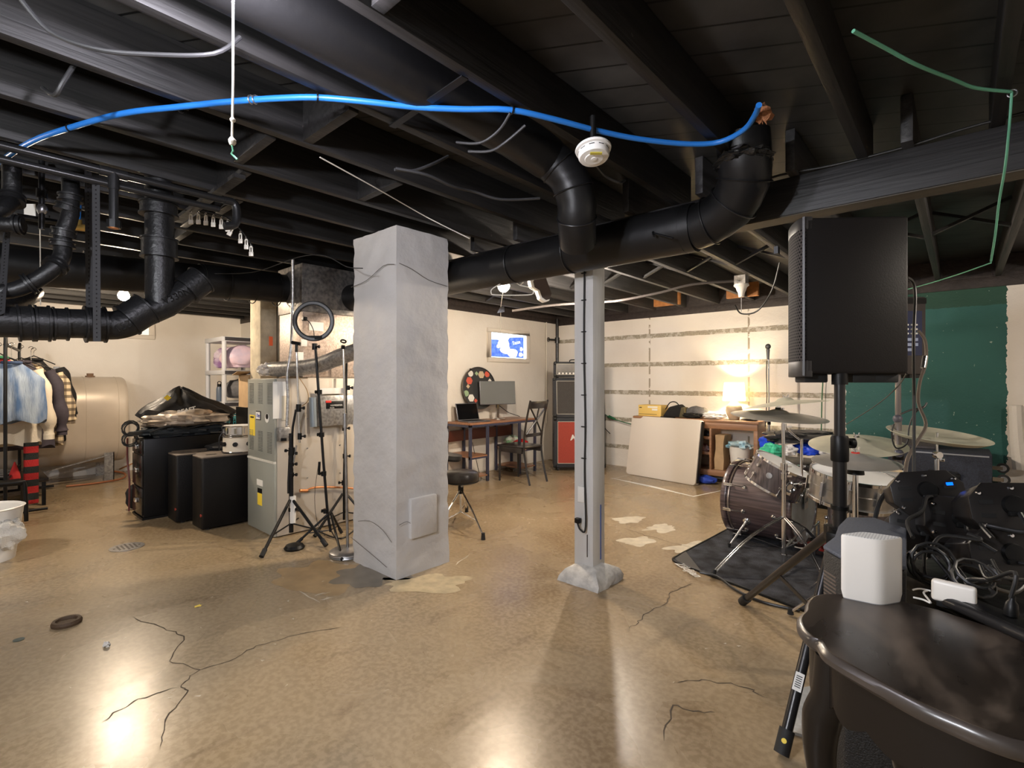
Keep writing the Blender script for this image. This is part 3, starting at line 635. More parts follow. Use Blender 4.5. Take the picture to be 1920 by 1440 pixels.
# string of metal clips on a curved rail
cp = [(355, 396), (375, 396), (388, 397), (402, 403), (415, 409), (427, 413), (440, 425), (452, 436), (462, 446), (471, 458)]
t = thing('clip_rail', 'thin black curved rail carrying a row of metal clips', 'rail', tuple(at(410, 403, 2.9)))
MB().tube([at(a, b, 2.9) for a, b in [(347, 394), (372, 395), (400, 400), (425, 408), (445, 424), (462, 444), (474, 462)]], .0035, 8, smooth=5).build('rail', BLKM, t)
c0 = None
for i, (a, b) in enumerate([(358, 396), (372, 396), (386, 398), (400, 401), (415, 405), (427, 410), (440, 420), (451, 432), (462, 443), (471, 456)]):
    pc = at(a, b, 2.9)
    if c0 is None:
        c0 = thing('hanging_clip', 'shiny metal curtain clip on the curved rail, leftmost of the row', 'clip', tuple(pc), 0, 'metal clips on the curved rail')
        MB().torus((0, 0, -.008), .007, .0018, X, 14, 6).build('ring', CHR, c0, local=True)
        MB().box((-.012, -.004, -.075), (.012, .004, -.05)).box((-.009, -.004, -.05), (-.004, .004, -.022)).box((.004, -.004, -.05), (.009, .004, -.022)).box((-.007, -.003, -.024), (.007, .003, -.016)).build('jaw', mat('bright_nickel', (.85, .80, .72), .35, .3), c0, local=True, bevel=.001)
        c0.rotation_euler = (0, 0, YAW)
    else:
        wh = ['', 'second clip from the left', 'third clip from the left', 'fourth clip from the left', 'fifth clip from the left', 'fifth clip from the right', 'fourth clip from the right, twisted sideways', 'third clip from the right', 'second clip from the right', 'rightmost and lowest clip'][i]
        cc_ = dup(c0, pc, YAW, 'shiny metal curtain clip on the curved rail, '+wh)
        if i == 6: cc_.rotation_euler = (0, .5, YAW)

# loose grey cables through the joists
def cable(name, label, P, r, m, cat='cable'):
    return tag(MB().tube(P, r, 8, smooth=5).build(name, m), label, cat)
cable('joist_cable', 'grey electric cable looping in front of the smoke detector joist', [at(740, 318, 1.9), at(775, 320, 1.95), at(810, 308, 2.0), at(840, 293, 2.1)], .006, CORDG)
cable('joist_cable', 'grey electric cable hanging in a low wave toward the branch duct', [at(742, 316, 1.9), at(800, 328, 1.95), at(850, 350, 2.05), at(890, 360, 2.15), at(940, 374, 2.2), at(1012, 372, 2.25)], .006, CORDG)
cable('joist_cable', 'grey cable hanging from the clip of the blue tube', [at(957, 212, 1.75), at(935, 245, 1.8), at(900, 268, 1.85), at(856, 267, 1.9)], .005, CORDG)
cable('joist_cable', 'second grey cable just below the one from the blue tube clip', [at(985, 235, 1.8), at(950, 265, 1.83), at(920, 283, 1.87), at(878, 284, 1.9)], .005, CORDG)
cable('joist_cable', 'dark cable stapled along the joist at the top left', [at(40, 0, 1.28), at(95, 60, 1.3), at(180, 92, 1.3), at(280, 102, 1.32), at(400, 101, 1.36), at(450, 70, 1.42)], .006, CORDG)
cable('joist_cable', 'short dark cable hooked under the second joist at top left', [at(140, 120, 1.62), at(118, 155, 1.6), at(102, 178, 1.62), at(80, 165, 1.72)], .007, CORDG)
cable('pale_string', 'pale string stretched diagonally across the joists to the concrete column', [fl(600, 295, 2.25), fl(700, 350, 2.25), fl(800, 407, 2.25), at(880, 447, 2.6)], .003, WIREL, 'string')
cable('thin_wire', 'thin dark wire sagging from the left joists to the column', [at(360, 512, 3.9), at(470, 511, 3.9), at(560, 482, 3.4), at(610, 480, 3.2), at(650, 500, 3.1), at(680, 503, 3.05)], .003, CORDG, 'wire')
cable('beam_cable', 'black cable clipped along the upper edge of the long beam', [onY(1340, 385, 2.735), onY(1440, 335, 2.735), onY(1560, 310, 2.735), onY(1700, 275, 2.735), onY(1920, 212, 2.735), V((1.2, 2.735, 2.26))], .006, CORD)
cable('detector_cable', 'black cable drooping below the smoke detector', [at(1118, 310, 2.1), at(1135, 330, 2.2), at(1160, 342, 2.25), at(1172, 338, 2.3)], .006, CORD)
# right hand lamp holder with its wires
c = at(1390, 545, 4.75); t = thing('lamp_holder', 'empty white porcelain lamp holder below the far joists with a pull chain', 'lamp holder', tuple(c))
MB().lathe([(0, .06), (.065, .06), (.068, .045), (.05, .03), (.04, .0), (.03, -.02), (.024, -.06), (.012, -.062), (0, -.06)], c, n=24).build('porcelain_body', WHT, t)
MB().cyl(c+V((0, 0, -.06)), c+V((0, 0, -.2)), .004, n=6).build('pull_chain', STEEL, t)
MB().box(tuple(c+V((-.05, -.05, .06))), tuple(c+V((.05, .05, .14)))).build('junction_box', GALV, t)
cable('ceiling_conduit', 'grey conduit sagging under the far joists to the white lamp holder', [at(1375, 527, 4.7), at(1300, 533, 4.75), at(1240, 548, 4.8), at(1170, 562, 4.85), at(1134, 566, 4.9), at(1040, 572, 4.9), at(960, 583, 4.9)], .012, mat('grey_conduit', (.045, .038, .036), .6), 'conduit')
cable('drooping_cord', 'black cord drooping in a loop right of the white lamp holder', [at(1462, 492, 4.4), at(1447, 545, 4.5), at(1420, 583, 4.6), at(1390, 588, 4.8), at(1378, 572, 4.8)], .007, CORD)
# wire coat hanger by the bulb, hung on the duct strap
t = thing('coat_hanger', 'white wire coat hanger hooked up beside the glowing bulb', 'coat hanger', tuple(at(960, 545, 3.4)))
MB().tube([at(975, 535, 3.4), at(955, 526, 3.4), at(925, 540, 3.4), at(921, 549, 3.4), at(930, 553, 3.4), at(990, 553, 3.4), at(1000, 548, 3.4), at(995, 540, 3.4), at(975, 535, 3.4)], .0035, 8, smooth=4).build('frame', WHT, t)
MB().tube([at(975, 535, 3.4), at(981, 528, 3.4), at(975, 520, 3.4), at(962, 524, 3.4)], .003, 8, smooth=4).build('hook', WHT, t)
# foil baffle hanging on the bulb's string
tag(MB().tube([at(944, 540, 4.15), at(939, 575, 4.15), at(938, 650, 4.5)], .002, 6).build('bulb_string', WIREL), 'thin string below the glowing bulb with the coat hanger', 'string')
tag(MB().add([at(932, 587, 4.15), at(946, 585, 4.15), at(945, 573, 4.15), at(938, 575, 4.15), at(936, 580, 4.2)], [(0, 1, 2, 3), (0, 1, 4), (1, 2, 4), (2, 3, 4), (3, 0, 4)]).build('foil_scrap', CHR), 'crumpled foil scrap on the string under the bulb', 'foil')
# white duct sock shaped register on the joist
t = thing('hanging_ornament', 'white sock shaped ornament with a dark inner face hanging under the joists', 'ornament', tuple(at(1013, 540, 3.9)))
poly = [(998, 515), (1022, 518), (1028, 535), (1034, 552), (1030, 564), (1022, 566), (1013, 560), (1008, 545), (997, 538), (994, 526)]
a = [at(x_, y_, 3.9) for x_, y_ in poly]; b = [p_+fwd*.06-rgt*.02 for p_ in a]; n = len(a)
MB().add(a+b, [list(range(n)), list(range(n, 2*n))[::-1]]+[[i, (i+1) % n, n+(i+1) % n, n+i] for i in range(n)]).build('shell', WHT, t, bevel=.004)
cc_ = sum(a, V())/n; ai = [cc_+(p_-cc_)*.86+rgt*.012-fwd*.003 for p_ in a]
MB().add(ai+[p_+fwd*.004 for p_ in ai], [list(range(n)), list(range(n, 2*n))[::-1]]+[[i, (i+1) % n, n+(i+1) % n, n+i] for i in range(n)]).build('inner_face', mat('dark_brown_foam', (.05, .035, .03), .8), t)
MB().cyl(at(1010, 520, 3.93), V((at(1010, 520, 3.93).x, at(1010, 520, 3.93).y, 2.3)), .004, n=8).build('cord', CORD, t)
# standpipe in the back corner
t = thing('corner_pipe', 'black vertical pipe with a small valve in the back corner', 'pipe', tuple(V((-4.88, 6.5, 1.9))))
MB().cyl((-4.86, 6.53, 1.2), (-4.86, 6.53, 2.27), .025, n=16).build('pipe_run', GP, t)
MB().cyl((-4.86, 6.53, 1.88), (-4.86, 6.53, 1.97), .038, n=16).cyl((-4.86, 6.5, 1.93), (-4.9, 6.36, 1.93), .015).torus((-4.9, 6.35, 1.93), .03, .006, V((.3, 1, 0)), 16, 6).build('valve', GP, t)
MB().cyl((-4.9, 6.3, 0.6), (-4.9, 6.3, 2.2), .008).build('thin_pipe', WHTP, t)
def parts(name, m, parent, L, **k):
    for a in L: a.build(name, m, parent, **k)
# ================================================================== left side
t = thing('oil_tank', 'big beige upright oval heating oil tank on angle iron legs against the left wall', 'oil tank', (-8.35, .7, 0))
R = []
ty0, ty1 = -.15, 1.52
for y, k in [(ty0, .93), (ty0+.02, .98), (ty0+.05, 1)]+[(ty0+.05+(ty1-ty0-.1)*i/8, 1) for i in range(1, 8)]+[(ty1-.05, 1), (ty1-.02, .985), (ty1, .94)]:
    r = []
    for i in range(48):
        a = 2*PI*i/48; cx, cz = math.cos(a), math.sin(a); r.append(V((-8.32+.33*cx*k, y, .77+(.20 if cz >= 0 else -.20)*1+.35*cz*k)))
    R.append(r)
MB().rings(R).build('tank_shell', TANK, t)
parts('weld_seam', TANK, t, [MB().tube([V((-8.32+.332*math.cos(a), y, .77+(.20 if math.sin(a) >= 0 else -.20)+.352*math.sin(a))) for a in [2*PI*i/48 for i in range(48)]], .003, 5, closed=True) for y in (1.1, 1.42)])
for y, X_ in ((1.33, -8.05), (1.33, -8.6), (.1, -8.05), (.1, -8.6)):
    MB().box((X_-.01, y-.05, 0), (X_+.0, y+.05, .36)).box((X_-.05, y+.04, 0), (X_, y+.05, .36)).build('leg', GALV, t)
MB().bar((-8.04, 1.33, .33), (-8.04, .1, .06), .05, .012, Z).build('brace', GALV, t)
MB().lathe([(.05, 0), (.05, .02), (.035, .02), (.035, .05), (0, .05)], (-8.32, 1.18, 1.315), n=8).build('filler_cap', mat('rust_brown', (.16, .09, .05), .7), t)
MB().lathe([(.05, 0), (.05, .012), (.03, .014), (.03, .13), (0, .13)], (-8.32, .86, 1.315), n=16).build('float_gauge', mat('clear_gauge', (.55, .6, .68), .15, alpha=.6), t)
tag(MB().tube([(-7.9, .9, .02), (-7.9, 1.2, .015), (-8.0, 1.45, .02), (-8.15, 1.5, .06), (-8.3, 1.35, .1)], .012, 8, smooth=5).build('fuel_line', mat('copper_fuel_line', (.30, .11, .045), .5, .3)), 'orange copper fuel line on the floor in front of the oil tank', 'pipe')
cable('loose_cable', 'thin orange cable loop by the wall right of the oil tank', [(-8.7, 1.55, .04), (-8.6, 1.7, .12), (-8.7, 1.78, .05), (-8.6, 1.85, .02)], .008, mat('orange_cable', (.5, .2, .05), .5))

# garment rack
t = thing('garment_rack', 'black metal garment rack full of clothes at the left edge', 'clothes rack', (-6.62, .36, 0))
MB().tube([(-6.62, .33, .02), (-6.62, .33, 1.57), (-6.65, .335, 1.6), (-6.72, .34, 1.61), (-7.9, .5, 1.61), (-7.97, .51, 1.58), (-7.97, .51, .02)], .014, 12, smooth=2).build('frame', BLKM, t)
for z in (.4, .25): pass
MB().tube([(-6.62, .33, .32), (-7.97, .51, .32)], .01).build('lower_rail', BLKM, t)
MB().cyl((-6.62, .05, .03), (-6.62, .62, .03), .013).build('foot_bar', BLKM, t); MB().cyl((-7.97, .25, .03), (-7.97, .8, .03), .013).build('foot_bar', BLKM, t)
def garment(name, label, cat, x, yc, zt, zb, hw, hd, m, sl=None, seed=0, m2=None, cut=None, hemw=None):
    t = thing(name, label, cat, (x, yc, zt), 0, 'clothes on the garment rack')
    R = []; n = 44; nz = 26; hemw = hemw or hw*1.05
    for i in range(nz+1):
        u = i/nz; z = zt-(zt-zb)*u
        w = hw*min(1, .28+2.6*u) if u < .28 else hw+(hemw-hw)*(u-.28)/.72; d = hd*min(1, .45+2*u)
        r = []
        for k in range(n):
            a = 2*PI*k/n; rip = 1+.22*math.sin(7*a+seed+2*u)*min(1, u*2)+.12*math.sin(13*a+seed*2-3*u)*u
            p = V((math.cos(a)*d*rip, math.sin(a)*w*(1+.02*math.sin(9*u+seed)), z + (.02*math.sin(5*a+seed) if i == nz else 0)))
            p.x += .012*noise.noise(V((p.y*12, z*7, seed))); r.append(V((x, yc, 0))+p)
        R.append(r)
    MB().rings(R).build('body', m, t)
    MB().torus(V((x, yc, zt+.005)), hw*.27, .014, Z, 20, 8).build('collar', m2 or m, t)
    if sl:
        for s in (1, -1):
            L = sl; P = [V((x, yc+s*hw*.82, zt-.09)), V((x+.02, yc+s*hw*1.04, zt-.25)), V((x+.03, yc+s*hw*(1.04+.14), zt-.25-L*.45)), V((x+.03, yc+s*hw*(1.04+.2), zt-.12-L))]
            rr = [.06, .068, .06, .052]; PP = spline(P, 5); rads = [.06+.01*math.sin(i*1.1+seed)+(-.012 if i > len(PP)-4 else 0) for i in range(len(PP))]
            MB().tube(PP, rads, 14).build('sleeve', m, t); MB().tube([PP[-1], PP[-1]-V((0, 0, .045))], .043, 14).build('cuff', m2 or m, t)
    h = MB(); h.tube([(x, yc-hw*.7, zt-.045), (x, yc, zt+.045), (x, yc+hw*.7, zt-.045)], .006, 8); h.build('hanger', BLK, t)
    zr = 1.61+.014; MB().tube([(x, yc, zt+.04), (x, yc, zr-.03), (x, yc+.02, zr-.006), (x, yc, zr+.012), (x, yc-.022, zr-.008)], .0028, 8, smooth=3).build('hanger_hook', CHR, t)
    return t
DEN = mat('blue_denim', (.045, .10, .22), .8, col2=(.30, .36, .44), vs=6, bump=.6, bs=40, wave=(1, 2.5, .5)); DEN2 = mat('dark_denim_band', (.03, .055, .12), .8)
garment('denim_vest', 'faded blue denim vest with a ragged hem, nearest on the garment rack', 'vest', -6.78, .38, 1.44, .87, .24, .05, DEN, None, 1, DEN2)
garment('hoodie', 'cream hooded sweatshirt hanging behind the denim vest', 'hoodie', -6.95, .36, 1.46, .64, .24, .055, mat('cream_fleece', (.62, .55, .44), .9, bump=.3, bs=90), .62, 2)
garment('jacket', 'dark plum zip jacket hanging behind the cream hoodie', 'jacket', -7.15, .47, 1.46, .58, .25, .05, mat('plum_cloth', (.055, .045, .06), .85, var=.4, vs=8), .60, 3)
g = G('plaid_flannel'); zz = g.math('FRACT', g.math('MULTIPLY', g.z, 14)); yy = g.math('FRACT', g.math('MULTIPLY', g.y, 16))
cc_ = g.mix(g.math('MULTIPLY', g.math('LESS_THAN', zz, .45), .75), (.62, .5, .33), (.05, .035, .03)); cc_ = g.mix(g.math('MULTIPLY', g.math('LESS_THAN', yy, .4), .6), cc_, (.06, .04, .03)); g.out(cc_, .9)
garment('flannel_shirt', 'tan and black plaid flannel shirt hanging behind the dark jacket', 'shirt', -7.36, .56, 1.44, .58, .25, .05, g.m, .48, 4)
garment('black_coat', 'black coat hanging at the far end of the garment rack', 'coat', -7.6, .60, 1.5, .60, .25, .06, FAB, .5, 5)
garment('red_shirt', 'red shirt with green trim showing only at its collar between the other clothes', 'shirt', -6.86, .3, 1.49, .9, .2, .03, mat('red_cotton', (.5, .03, .02), .85), None, 6, mat('green_cotton', (.02, .14, .06), .85))
# things under the rack
t = thing('storage_bench', 'low black bench under the garment rack', 'bench', (-7.2, .3, 0))
bx((-7.7, .0, .24), (-6.95, .66, .28)).build('top', BLKW, t, bevel=.006)
parts('leg', BLKM, t, [bx((a, b, 0), (a+.03, b+.03, .24)) for a in (-7.68, -7.0) for b in (.02, .61)])
g = G('red_black_knit'); s_ = g.math('LESS_THAN', g.math('FRACT', g.math('MULTIPLY', g.z, 7.6)), .5); g.out(g.mix(s_, (.34, .012, .012), (.01, .012, .01)), .95); g.bump(g.noise(120, 3), .8, .01)
m = MB(); R = []
for i in range(20):
    z = .66-.6*i/19; R.append([V((-6.84+.02*math.cos(a)+.01*math.sin(z*20), .52+.055*math.sin(a), z)) for a in [2*PI*k/16 for k in range(16)]])
tag(m.rings(R).build('knit_scarf', g.m), 'red and black striped knit scarf hanging below the cream hoodie sleeve', 'scarf')
c = V((-7.1, .42, .283)); tag(MB().lathe([(.045, 0), (.04, .05), (.02, .12), (.004, .17)], c, n=16).build('felt_cone', mat('red_felt', (.42, .02, .02), .9)), 'small red felt cone standing on the black bench', 'ornament')
m = MB(); m.blob((-7.3, .25, .32), (.22, .2, .045), 3, .4, 3, n=30); tag(m.build('folded_blanket', mat('grey_print_cloth', (.35, .33, .31), .9, var=.5, vs=18, bump=.4)), 'pale grey patterned cloth folded on the black bench', 'blanket')
t = thing('folding_chair', 'black folding chair frame at the lower left edge behind the white basket', 'chair', (-6.5, .25, 0))
MB().tube([(-6.2, .0, .02), (-6.2, .0, .33), (-6.2, .03, .37), (-6.2, .38, .37), (-6.2, .43, .34), (-6.2, .44, .02)], .016, 12, smooth=2).build('front_frame', BLKM, t)
MB().tube([(-6.62, .05, .02), (-6.25, .05, .34)], .012).build('rear_leg', BLKM, t); MB().tube([(-6.62, .44, .02), (-6.25, .42, .34)], .012).build('rear_leg', BLKM, t)
bx((-6.5, .04, .345), (-6.2, .42, .365)).build('seat', BLK, t, bevel=.006); MB().cyl((-6.2, .0, .1), (-6.2, .43, .1), .008).build('crossbar', BLKM, t)
c = fl(-34, 1052); t = thing('laundry_basket', 'white plastic laundry basket holding a white towel, cut by the left edge', 'laundry basket', tuple(c))
MB().lathe([(.13, 0), (.17, .0), (.215, .36), (.225, .37), (.215, .375), (.20, .36), (.165, .02), (.0, .02)], c, n=36).build('basket', WHT, t)
ho = MB()
parts('slot', mat('slot_grey', (.25, .24, .23), .6), t, [MB().cyl(c+V((math.cos(a)*.193, math.sin(a)*.193, .2)), c+V((math.cos(a)*.206, math.sin(a)*.206, .2)), .02, n=14) for a in [k*PI/6 for k in range(12)]])
m = MB(); m.blob(fl(-8, 1052)+V((.06, .02, .20)), (.11, .12, .11), 8, .35, 2.2, n=36); tag(m.build('towel', mat('white_terry', (.68, .66, .62), .95, bump=1, bs=150)), 'fluffy white towel spilling over the laundry basket at the left edge', 'towel')

# black cabinet with pile
t = thing('black_cabinet', 'black metal drawer cabinet with chrome latches, piled high with gear', 'cabinet', (-5.72, 1.5, 0))
bx((-5.91, 1.16, .02), (-5.53, 1.92, .74)).build('body', BLKC, t, bevel=.008)
for z0, z1 in ((.60, .72), (.30, .585), (.04, .285)):
    d_ = bx((-5.895, 1.148, z0), (-5.545, 1.162, z1)).build('drawer', mat('black_gloss_drawer', (.012, .010, .009), .15), t, bevel=.003)
    q_ = bx((-5.75, 1.128, (z0+z1)/2-.02), (-5.68, 1.15, (z0+z1)/2+.02)).build('latch', CHR, d_, bevel=.005)
bx((-5.91, 1.15, 0), (-5.53, 1.92, .02)).build('plinth', BLKM, t)
def soft(name, label, cat, c, rad, seed, m, amp=.3, fr=1.8, rz=0, flat=.75, n=36, group=None):
    M = Matrix.Rotation(rz, 3, 'Z'); return tag(MB().blob(c, rad, seed, amp, fr, M, n, flat).build(name, m), label, cat, group)
BAGB = mat('black_nylon_bag', (.012, .012, .014), .5, var=.3, vs=10, bump=.6, bs=12)
soft('gear_bag', 'dark bag of cables, lowest in the pile on the black cabinet', 'bag', (-5.70, 1.52, .79), (.2, .40, .07), 3, mat('glossy_dark_vinyl', (.03, .035, .04), .25, bump=.8, bs=14), .3, 2.2)
soft('silver_bag', 'shiny silver and brown fabric reflector bag in the middle of the pile', 'bag', (-5.62, 1.52, .90), (.22, .36, .085), 5, SILVR, .35, 2.6)
b_ = thing('black_bag', 'black nylon bag with white lettering and a yellow badge, top of the pile', 'bag', (-5.72, 1.6, 1.0))
m = MB(); R = []
prof = [(.90, .40, .13), (.94, .43, .16), (.98, .41, .165), (1.01, .35, .15), (1.04, .28, .14), (1.07, .21, .12), (1.10, .17, .11), (1.14, .12, .09), (1.17, .07, .06), (1.195, .015, .02)]
for z, w, d in prof: R.append([V((-5.72+d*math.cos(a)*(1+.2*noise.noise(V((math.cos(a)*2, math.sin(a)*2, z*9)))+.08*math.sin(9*a+z*40)), 1.58+(z-.93)*-.3+w*math.sin(a)*(1+.2*noise.noise(V((math.cos(a)*1.5, math.sin(a)*1.5, z*14)))), z+.03*noise.noise(V((math.cos(a)*3, math.sin(a)*3, z*3)))+.01*math.sin(6*a))) for a in [2*PI*k/64 for k in range(64)]])
m.rings(R).build('bag_body', BAGB, b_)
pc = onX(349, 770, -5.52); text('BEAST', 'lettering', .055, pc, (0.1, 1, .25), (-.3, -.2, 1), WHT, b_, shear=.2, bold=.002)
pc = onX(314, 746, -5.56); MB().lathe([(.03, 0), (.03, .004), (0, .004)], pc, V((1, -.1, .5)), n=4).build('yellow_badge', YEL, b_)
m = MB(); rr = random.Random(4)
def coil(c, R_, n, r, m, ax=None, jit=.25):
    mb = MB(); P = []
    for i in range(n*14):
        a = i*2*PI/14; k = R_*(1+jit*math.sin(i*.37)); x, y, z = frame(V(ax or (0, 0, 1)))
        P.append(V(c)+x*math.cos(a)*k+y*math.sin(a)*k+z*(r*1.2*math.sin(i*.21)*2))
    return mb.tube(P, r, 6)
for i, (c_, R_, lab) in enumerate((((-5.70, 1.10, .83), .06, 'black cable coil drooping off the left end of the cabinet top'), ((-5.78, 1.11, .72), .055, 'lower black cable coil hanging beside the cabinet'), ((-5.6, 1.86, .86), .07, 'black cable loop at the right end of the pile'))):
    tag(coil(c_, R_, 4, .006, CORD, (.9, -.4, .2), .2).build('cable_coil', CORD), lab, 'cable')
cable('hanging_cable', 'reddish cable hanging down behind the black cabinet', [(-5.95, 1.12, .72), (-6.0, 1.13, .5), (-5.97, 1.14, .3), (-5.99, 1.14, .01)], .008, mat('dark_red_cable', (.12, .03, .03), .5))
tag(MB().blob((-6.1, 1.2, .12), (.06, .07, .12), 5, .3, 2, n=16, flat=.98).build('floor_pouch', FAB), 'small black pouch on the floor left of the black cabinet', 'pouch')
cable('front_cable', 'black cable draped across the front of the pile on the cabinet', [(-5.5, 1.2, .8), (-5.47, 1.35, .85), (-5.47, 1.5, .82), (-5.47, 1.7, .86), (-5.5, 1.85, .84)], .008, CORD)

# two black subwoofers, scooped front corners
SUBM = mat('black_textured_enclosure', (.0045, .004, .004), .45, bump=.3, bs=150, spec=.3)
def sub(name, label, x1, y0, h, w, d):
    t = thing(name, label, 'speaker', (x1-w/2, y0+d/2, 0), 0, None)
    poly = [(x1-.0, y0), (x1, y0+d), (x1-w, y0+d), (x1-w, y0)]
    poly = []
    for k in range(7):
        a = PI/2*k/6; poly.append((x1-.07+.07*math.sin(a)-.0, y0+.055-.055*math.cos(a)*1 + 0))
    poly = [(x1-.015, y0), (x1-.001, y0+.012), (x1, y0+.03), (x1, y0+d), (x1-w, y0+d), (x1-w, y0+.05), (x1-w+.03, y0+.05), (x1-w+.05, y0+.045), (x1-w+.07, y0+.03), (x1-w+.085, y0+.008), (x1-w+.1, y0)]
    MB().prism(poly, .015, h).build('enclosure', SUBM, t, bevel=.004)
    MB().prism([(px_*.995+x1*.005, py_) for px_, py_ in poly], h, h+.012).build('top_panel', mat('paler_brown_top', (.14, .11, .085), .6), t, bevel=.003)  # top panel in a paler brown than the box
    bx((x1-w*.5, y0+.08, h+.012), (x1-w*.5+.03, y0+.16, h+.0135)).build('handle_slot', BLK, t); bx((x1-w*.35, y0+.2, h+.012), (x1-w*.35+.03, y0+.38, h+.0135)).build('handle_slot', BLK, t)
    MB().cyl((x1-.02, y0+.02, .13), (x1-.02, y0-.004, .13), .012).build('badge', RED, t)
    parts('foot', RUBR, t, [MB().cyl((x1-a, y0+b, 0), (x1-a, y0+b, .016), .02) for a in (.04, w-.04) for b in (.06, d-.05)])
sub('subwoofer', 'black speaker box nearest the furnace, in front of the cabinet', -4.76, 1.40, .61, .34, .5)
sub('subwoofer', 'black speaker box between the drawer cabinet and the other speaker box', -5.17, 1.32, .60, .34, .5)
# drums stacked on the speaker
t = thing('cream_tom', 'cream coloured tom drum standing on the black speaker box', 'drum', (-4.93, 1.74, .622))
c = V((-4.93, 1.76, .622))
MB().lathe([(.13, .006), (.135, .006), (.135, .14), (.13, .14), (0, .14)], c, n=40).build('shell', CREAM, t)
parts('hoop', CHR, t, [MB().torus(c+V((0, 0, z)), .14, .006, Z, 40, 8) for z in (.008, .145)])
parts('lug', BLKM, t, [MB().cyl(c+V((math.cos(a)*.13, math.sin(a)*.13, .08)), c+V((math.cos(a)*.155, math.sin(a)*.155, .08)), .02, n=14) for a in [k*PI/4+.2 for k in range(8)]])
t = thing('chrome_snare', 'chrome snare drum stacked on the cream tom', 'drum', (-4.93, 1.76, .78)); c = V((-4.93, 1.76, .775))
MB().lathe([(0, .005), (.125, .005), (.125, .085)], c, n=40).build('shell', CHR, t); MB().lathe([(0, .088), (.128, .088), (.13, .084)], c, n=40).build('head', HEAD, t)
parts('hoop', CHR, t, [MB().torus(c+V((0, 0, z)), .136, .005, Z, 40, 8) for z in (.005, .085)])
parts('lug', CHR, t, [MB().cbox(c+V((math.cos(a)*.135, math.sin(a)*.135, .045)), (.014, .014, .05)) for a in [k*PI/5 for k in range(10)]])
tag(MB().tube([onX(411, 845, -4.95), onX(411, 822, -4.95), onX(416, 812, -4.95), onX(417, 804, -4.95)], .005, 8, smooth=3).blob(onX(417, 802, -4.95), (.012, .012, .012), n=10).build('bent_rod', BLKM), 'thin bent black metal arm sticking up left of the cream tom', 'rod')
soft('fabric_case', 'dark fabric case lying behind the speaker boxes', 'case', (-5.3, 1.75, .63), (.12, .16, .05), 9, FAB, .3)

# plastic shelving with its contents
SHW = mat('grey_plastic_shelf', (.52, .53, .56), .5)
t = thing('plastic_shelf', 'grey plastic shelving unit loaded with bedding and bags in the left corner', 'shelf', (-7.45, 2.65, 0))
sx0, sx1, sy0, sy1 = -7.82, -7.14, 2.34, 2.86
parts('upright', SHW, t, [MB().cyl((a, b, 0), (a, b, 1.8), .028, n=16) for a in (sx0+.03, sx1-.03) for b in (sy0+.03, sy1-.03)])
SZ = [.12, .54, .96, 1.38, 1.82]
for z in SZ: bx((sx0, sy0, z-.03), (sx1, sy1, z+.03)).build('shelf_board', SHW, t, bevel=.006)
for z in SZ[1:]: bx((sx1-.001, sy0+.03, z-.022), (sx1+.004, sy1-.02, z+.024)).build('edge_strip', mat('dark_shelf_edge', (.03, .028, .035), .5), t)
soft('bedding_bag', 'clear zip bag of pink and lilac bedding on the upper shelf', 'bag', (-7.33, 2.62, 1.58), (.2, .24, .17), 4, mat('lilac_bedding', (.50, .42, .55), .55, col2=(.75, .55, .62), vs=6, bump=.6, bs=12), .15)
soft('folded_clothes', 'bundle of white and purple clothes beside the bedding bag', 'clothes', (-7.64, 2.55, 1.56), (.11, .16, .15), 7, mat('mauve_cloth', (.6, .55, .58), .8, col2=(.25, .12, .3), vs=8), .3)
soft('grey_backpack', 'grey backpack on the shelf below the bedding bag', 'backpack', (-7.32, 2.66, 1.15), (.18, .24, .15), 8, FABG, .15)
c = V((-7.2, 2.44, .99)); c = V((-7.5, 2.42, .99))
t = thing('water_bottle', 'slate blue water bottle beside the grey backpack', 'bottle', tuple(c)); MB().lathe([(.036, 0), (.038, .01), (.038, .17), (.028, .2)], c, n=20).build('body', mat('slate_bottle', (.10, .13, .18), .4), t)
MB().cyl(c+V((0, 0, .2)), c+V((0, 0, .235)), .026).build('lid', BLK, t); MB().torus(c+V((0, 0, .25)), .022, .005, X, 16, 6).build('carry_loop', BLK, t)
# teal crate
t = thing('teal_crate', 'teal plastic crate of small items on the low shelf', 'crate', (-7.4, 2.6, .57)); TEAL = mat('teal_plastic', (.02, .30, .36), .4)
x0, x1, y0, y1, z0, z1 = -7.7, -7.2, 2.38, 2.82, .572, .80
bx((x0, y0, z0), (x1, y1, z0+.008)).build('base', TEAL, t)
parts('rim', TEAL, t, [bx((x0, y0, z1-.02), (x1, y0+.01, z1)), bx((x1-.01, y0, z1-.02), (x1, y1, z1)), bx((x0, y1-.01, z1-.02), (x1, y1, z1)), bx((x0, y0, z1-.02), (x0+.01, y1, z1))])
sl = MB()
for k in range(17): sl.box((x1-.008, y0+.01+k*.0262, z0), (x1-.002, y0+.016+k*.0262, z1)).box((x0+.01+k*.0295, y0+.002, z0), (x0+.016+k*.0295, y0+.008, z1))
for k in range(5): sl.box((x1-.007, y0, z0+.03+k*.04), (x1-.003, y1, z0+.036+k*.04)).box((x0, y0+.003, z0+.03+k*.04), (x1, y0+.007, z0+.036+k*.04))
o = sl.build('lattice', TEAL, t); 
soft('sundry_bundle', 'dark bundle of odds and ends inside the teal crate', 'bundle', (-7.45, 2.6, .67), (.17, .15, .09), 12, mat('dark_mixed', (.06, .06, .05), .7, var=.6, vs=14), .4)
t = thing('cardboard_box', 'open cardboard box with a small yellow mark beside the furnace', 'box', (-5.3, 2.02, 1.0))
a = onX(470, 700, -5.35); bx((-5.6, 1.99, 1.0), (-5.34, 2.12, 1.33)).build('carton', CARD, t)
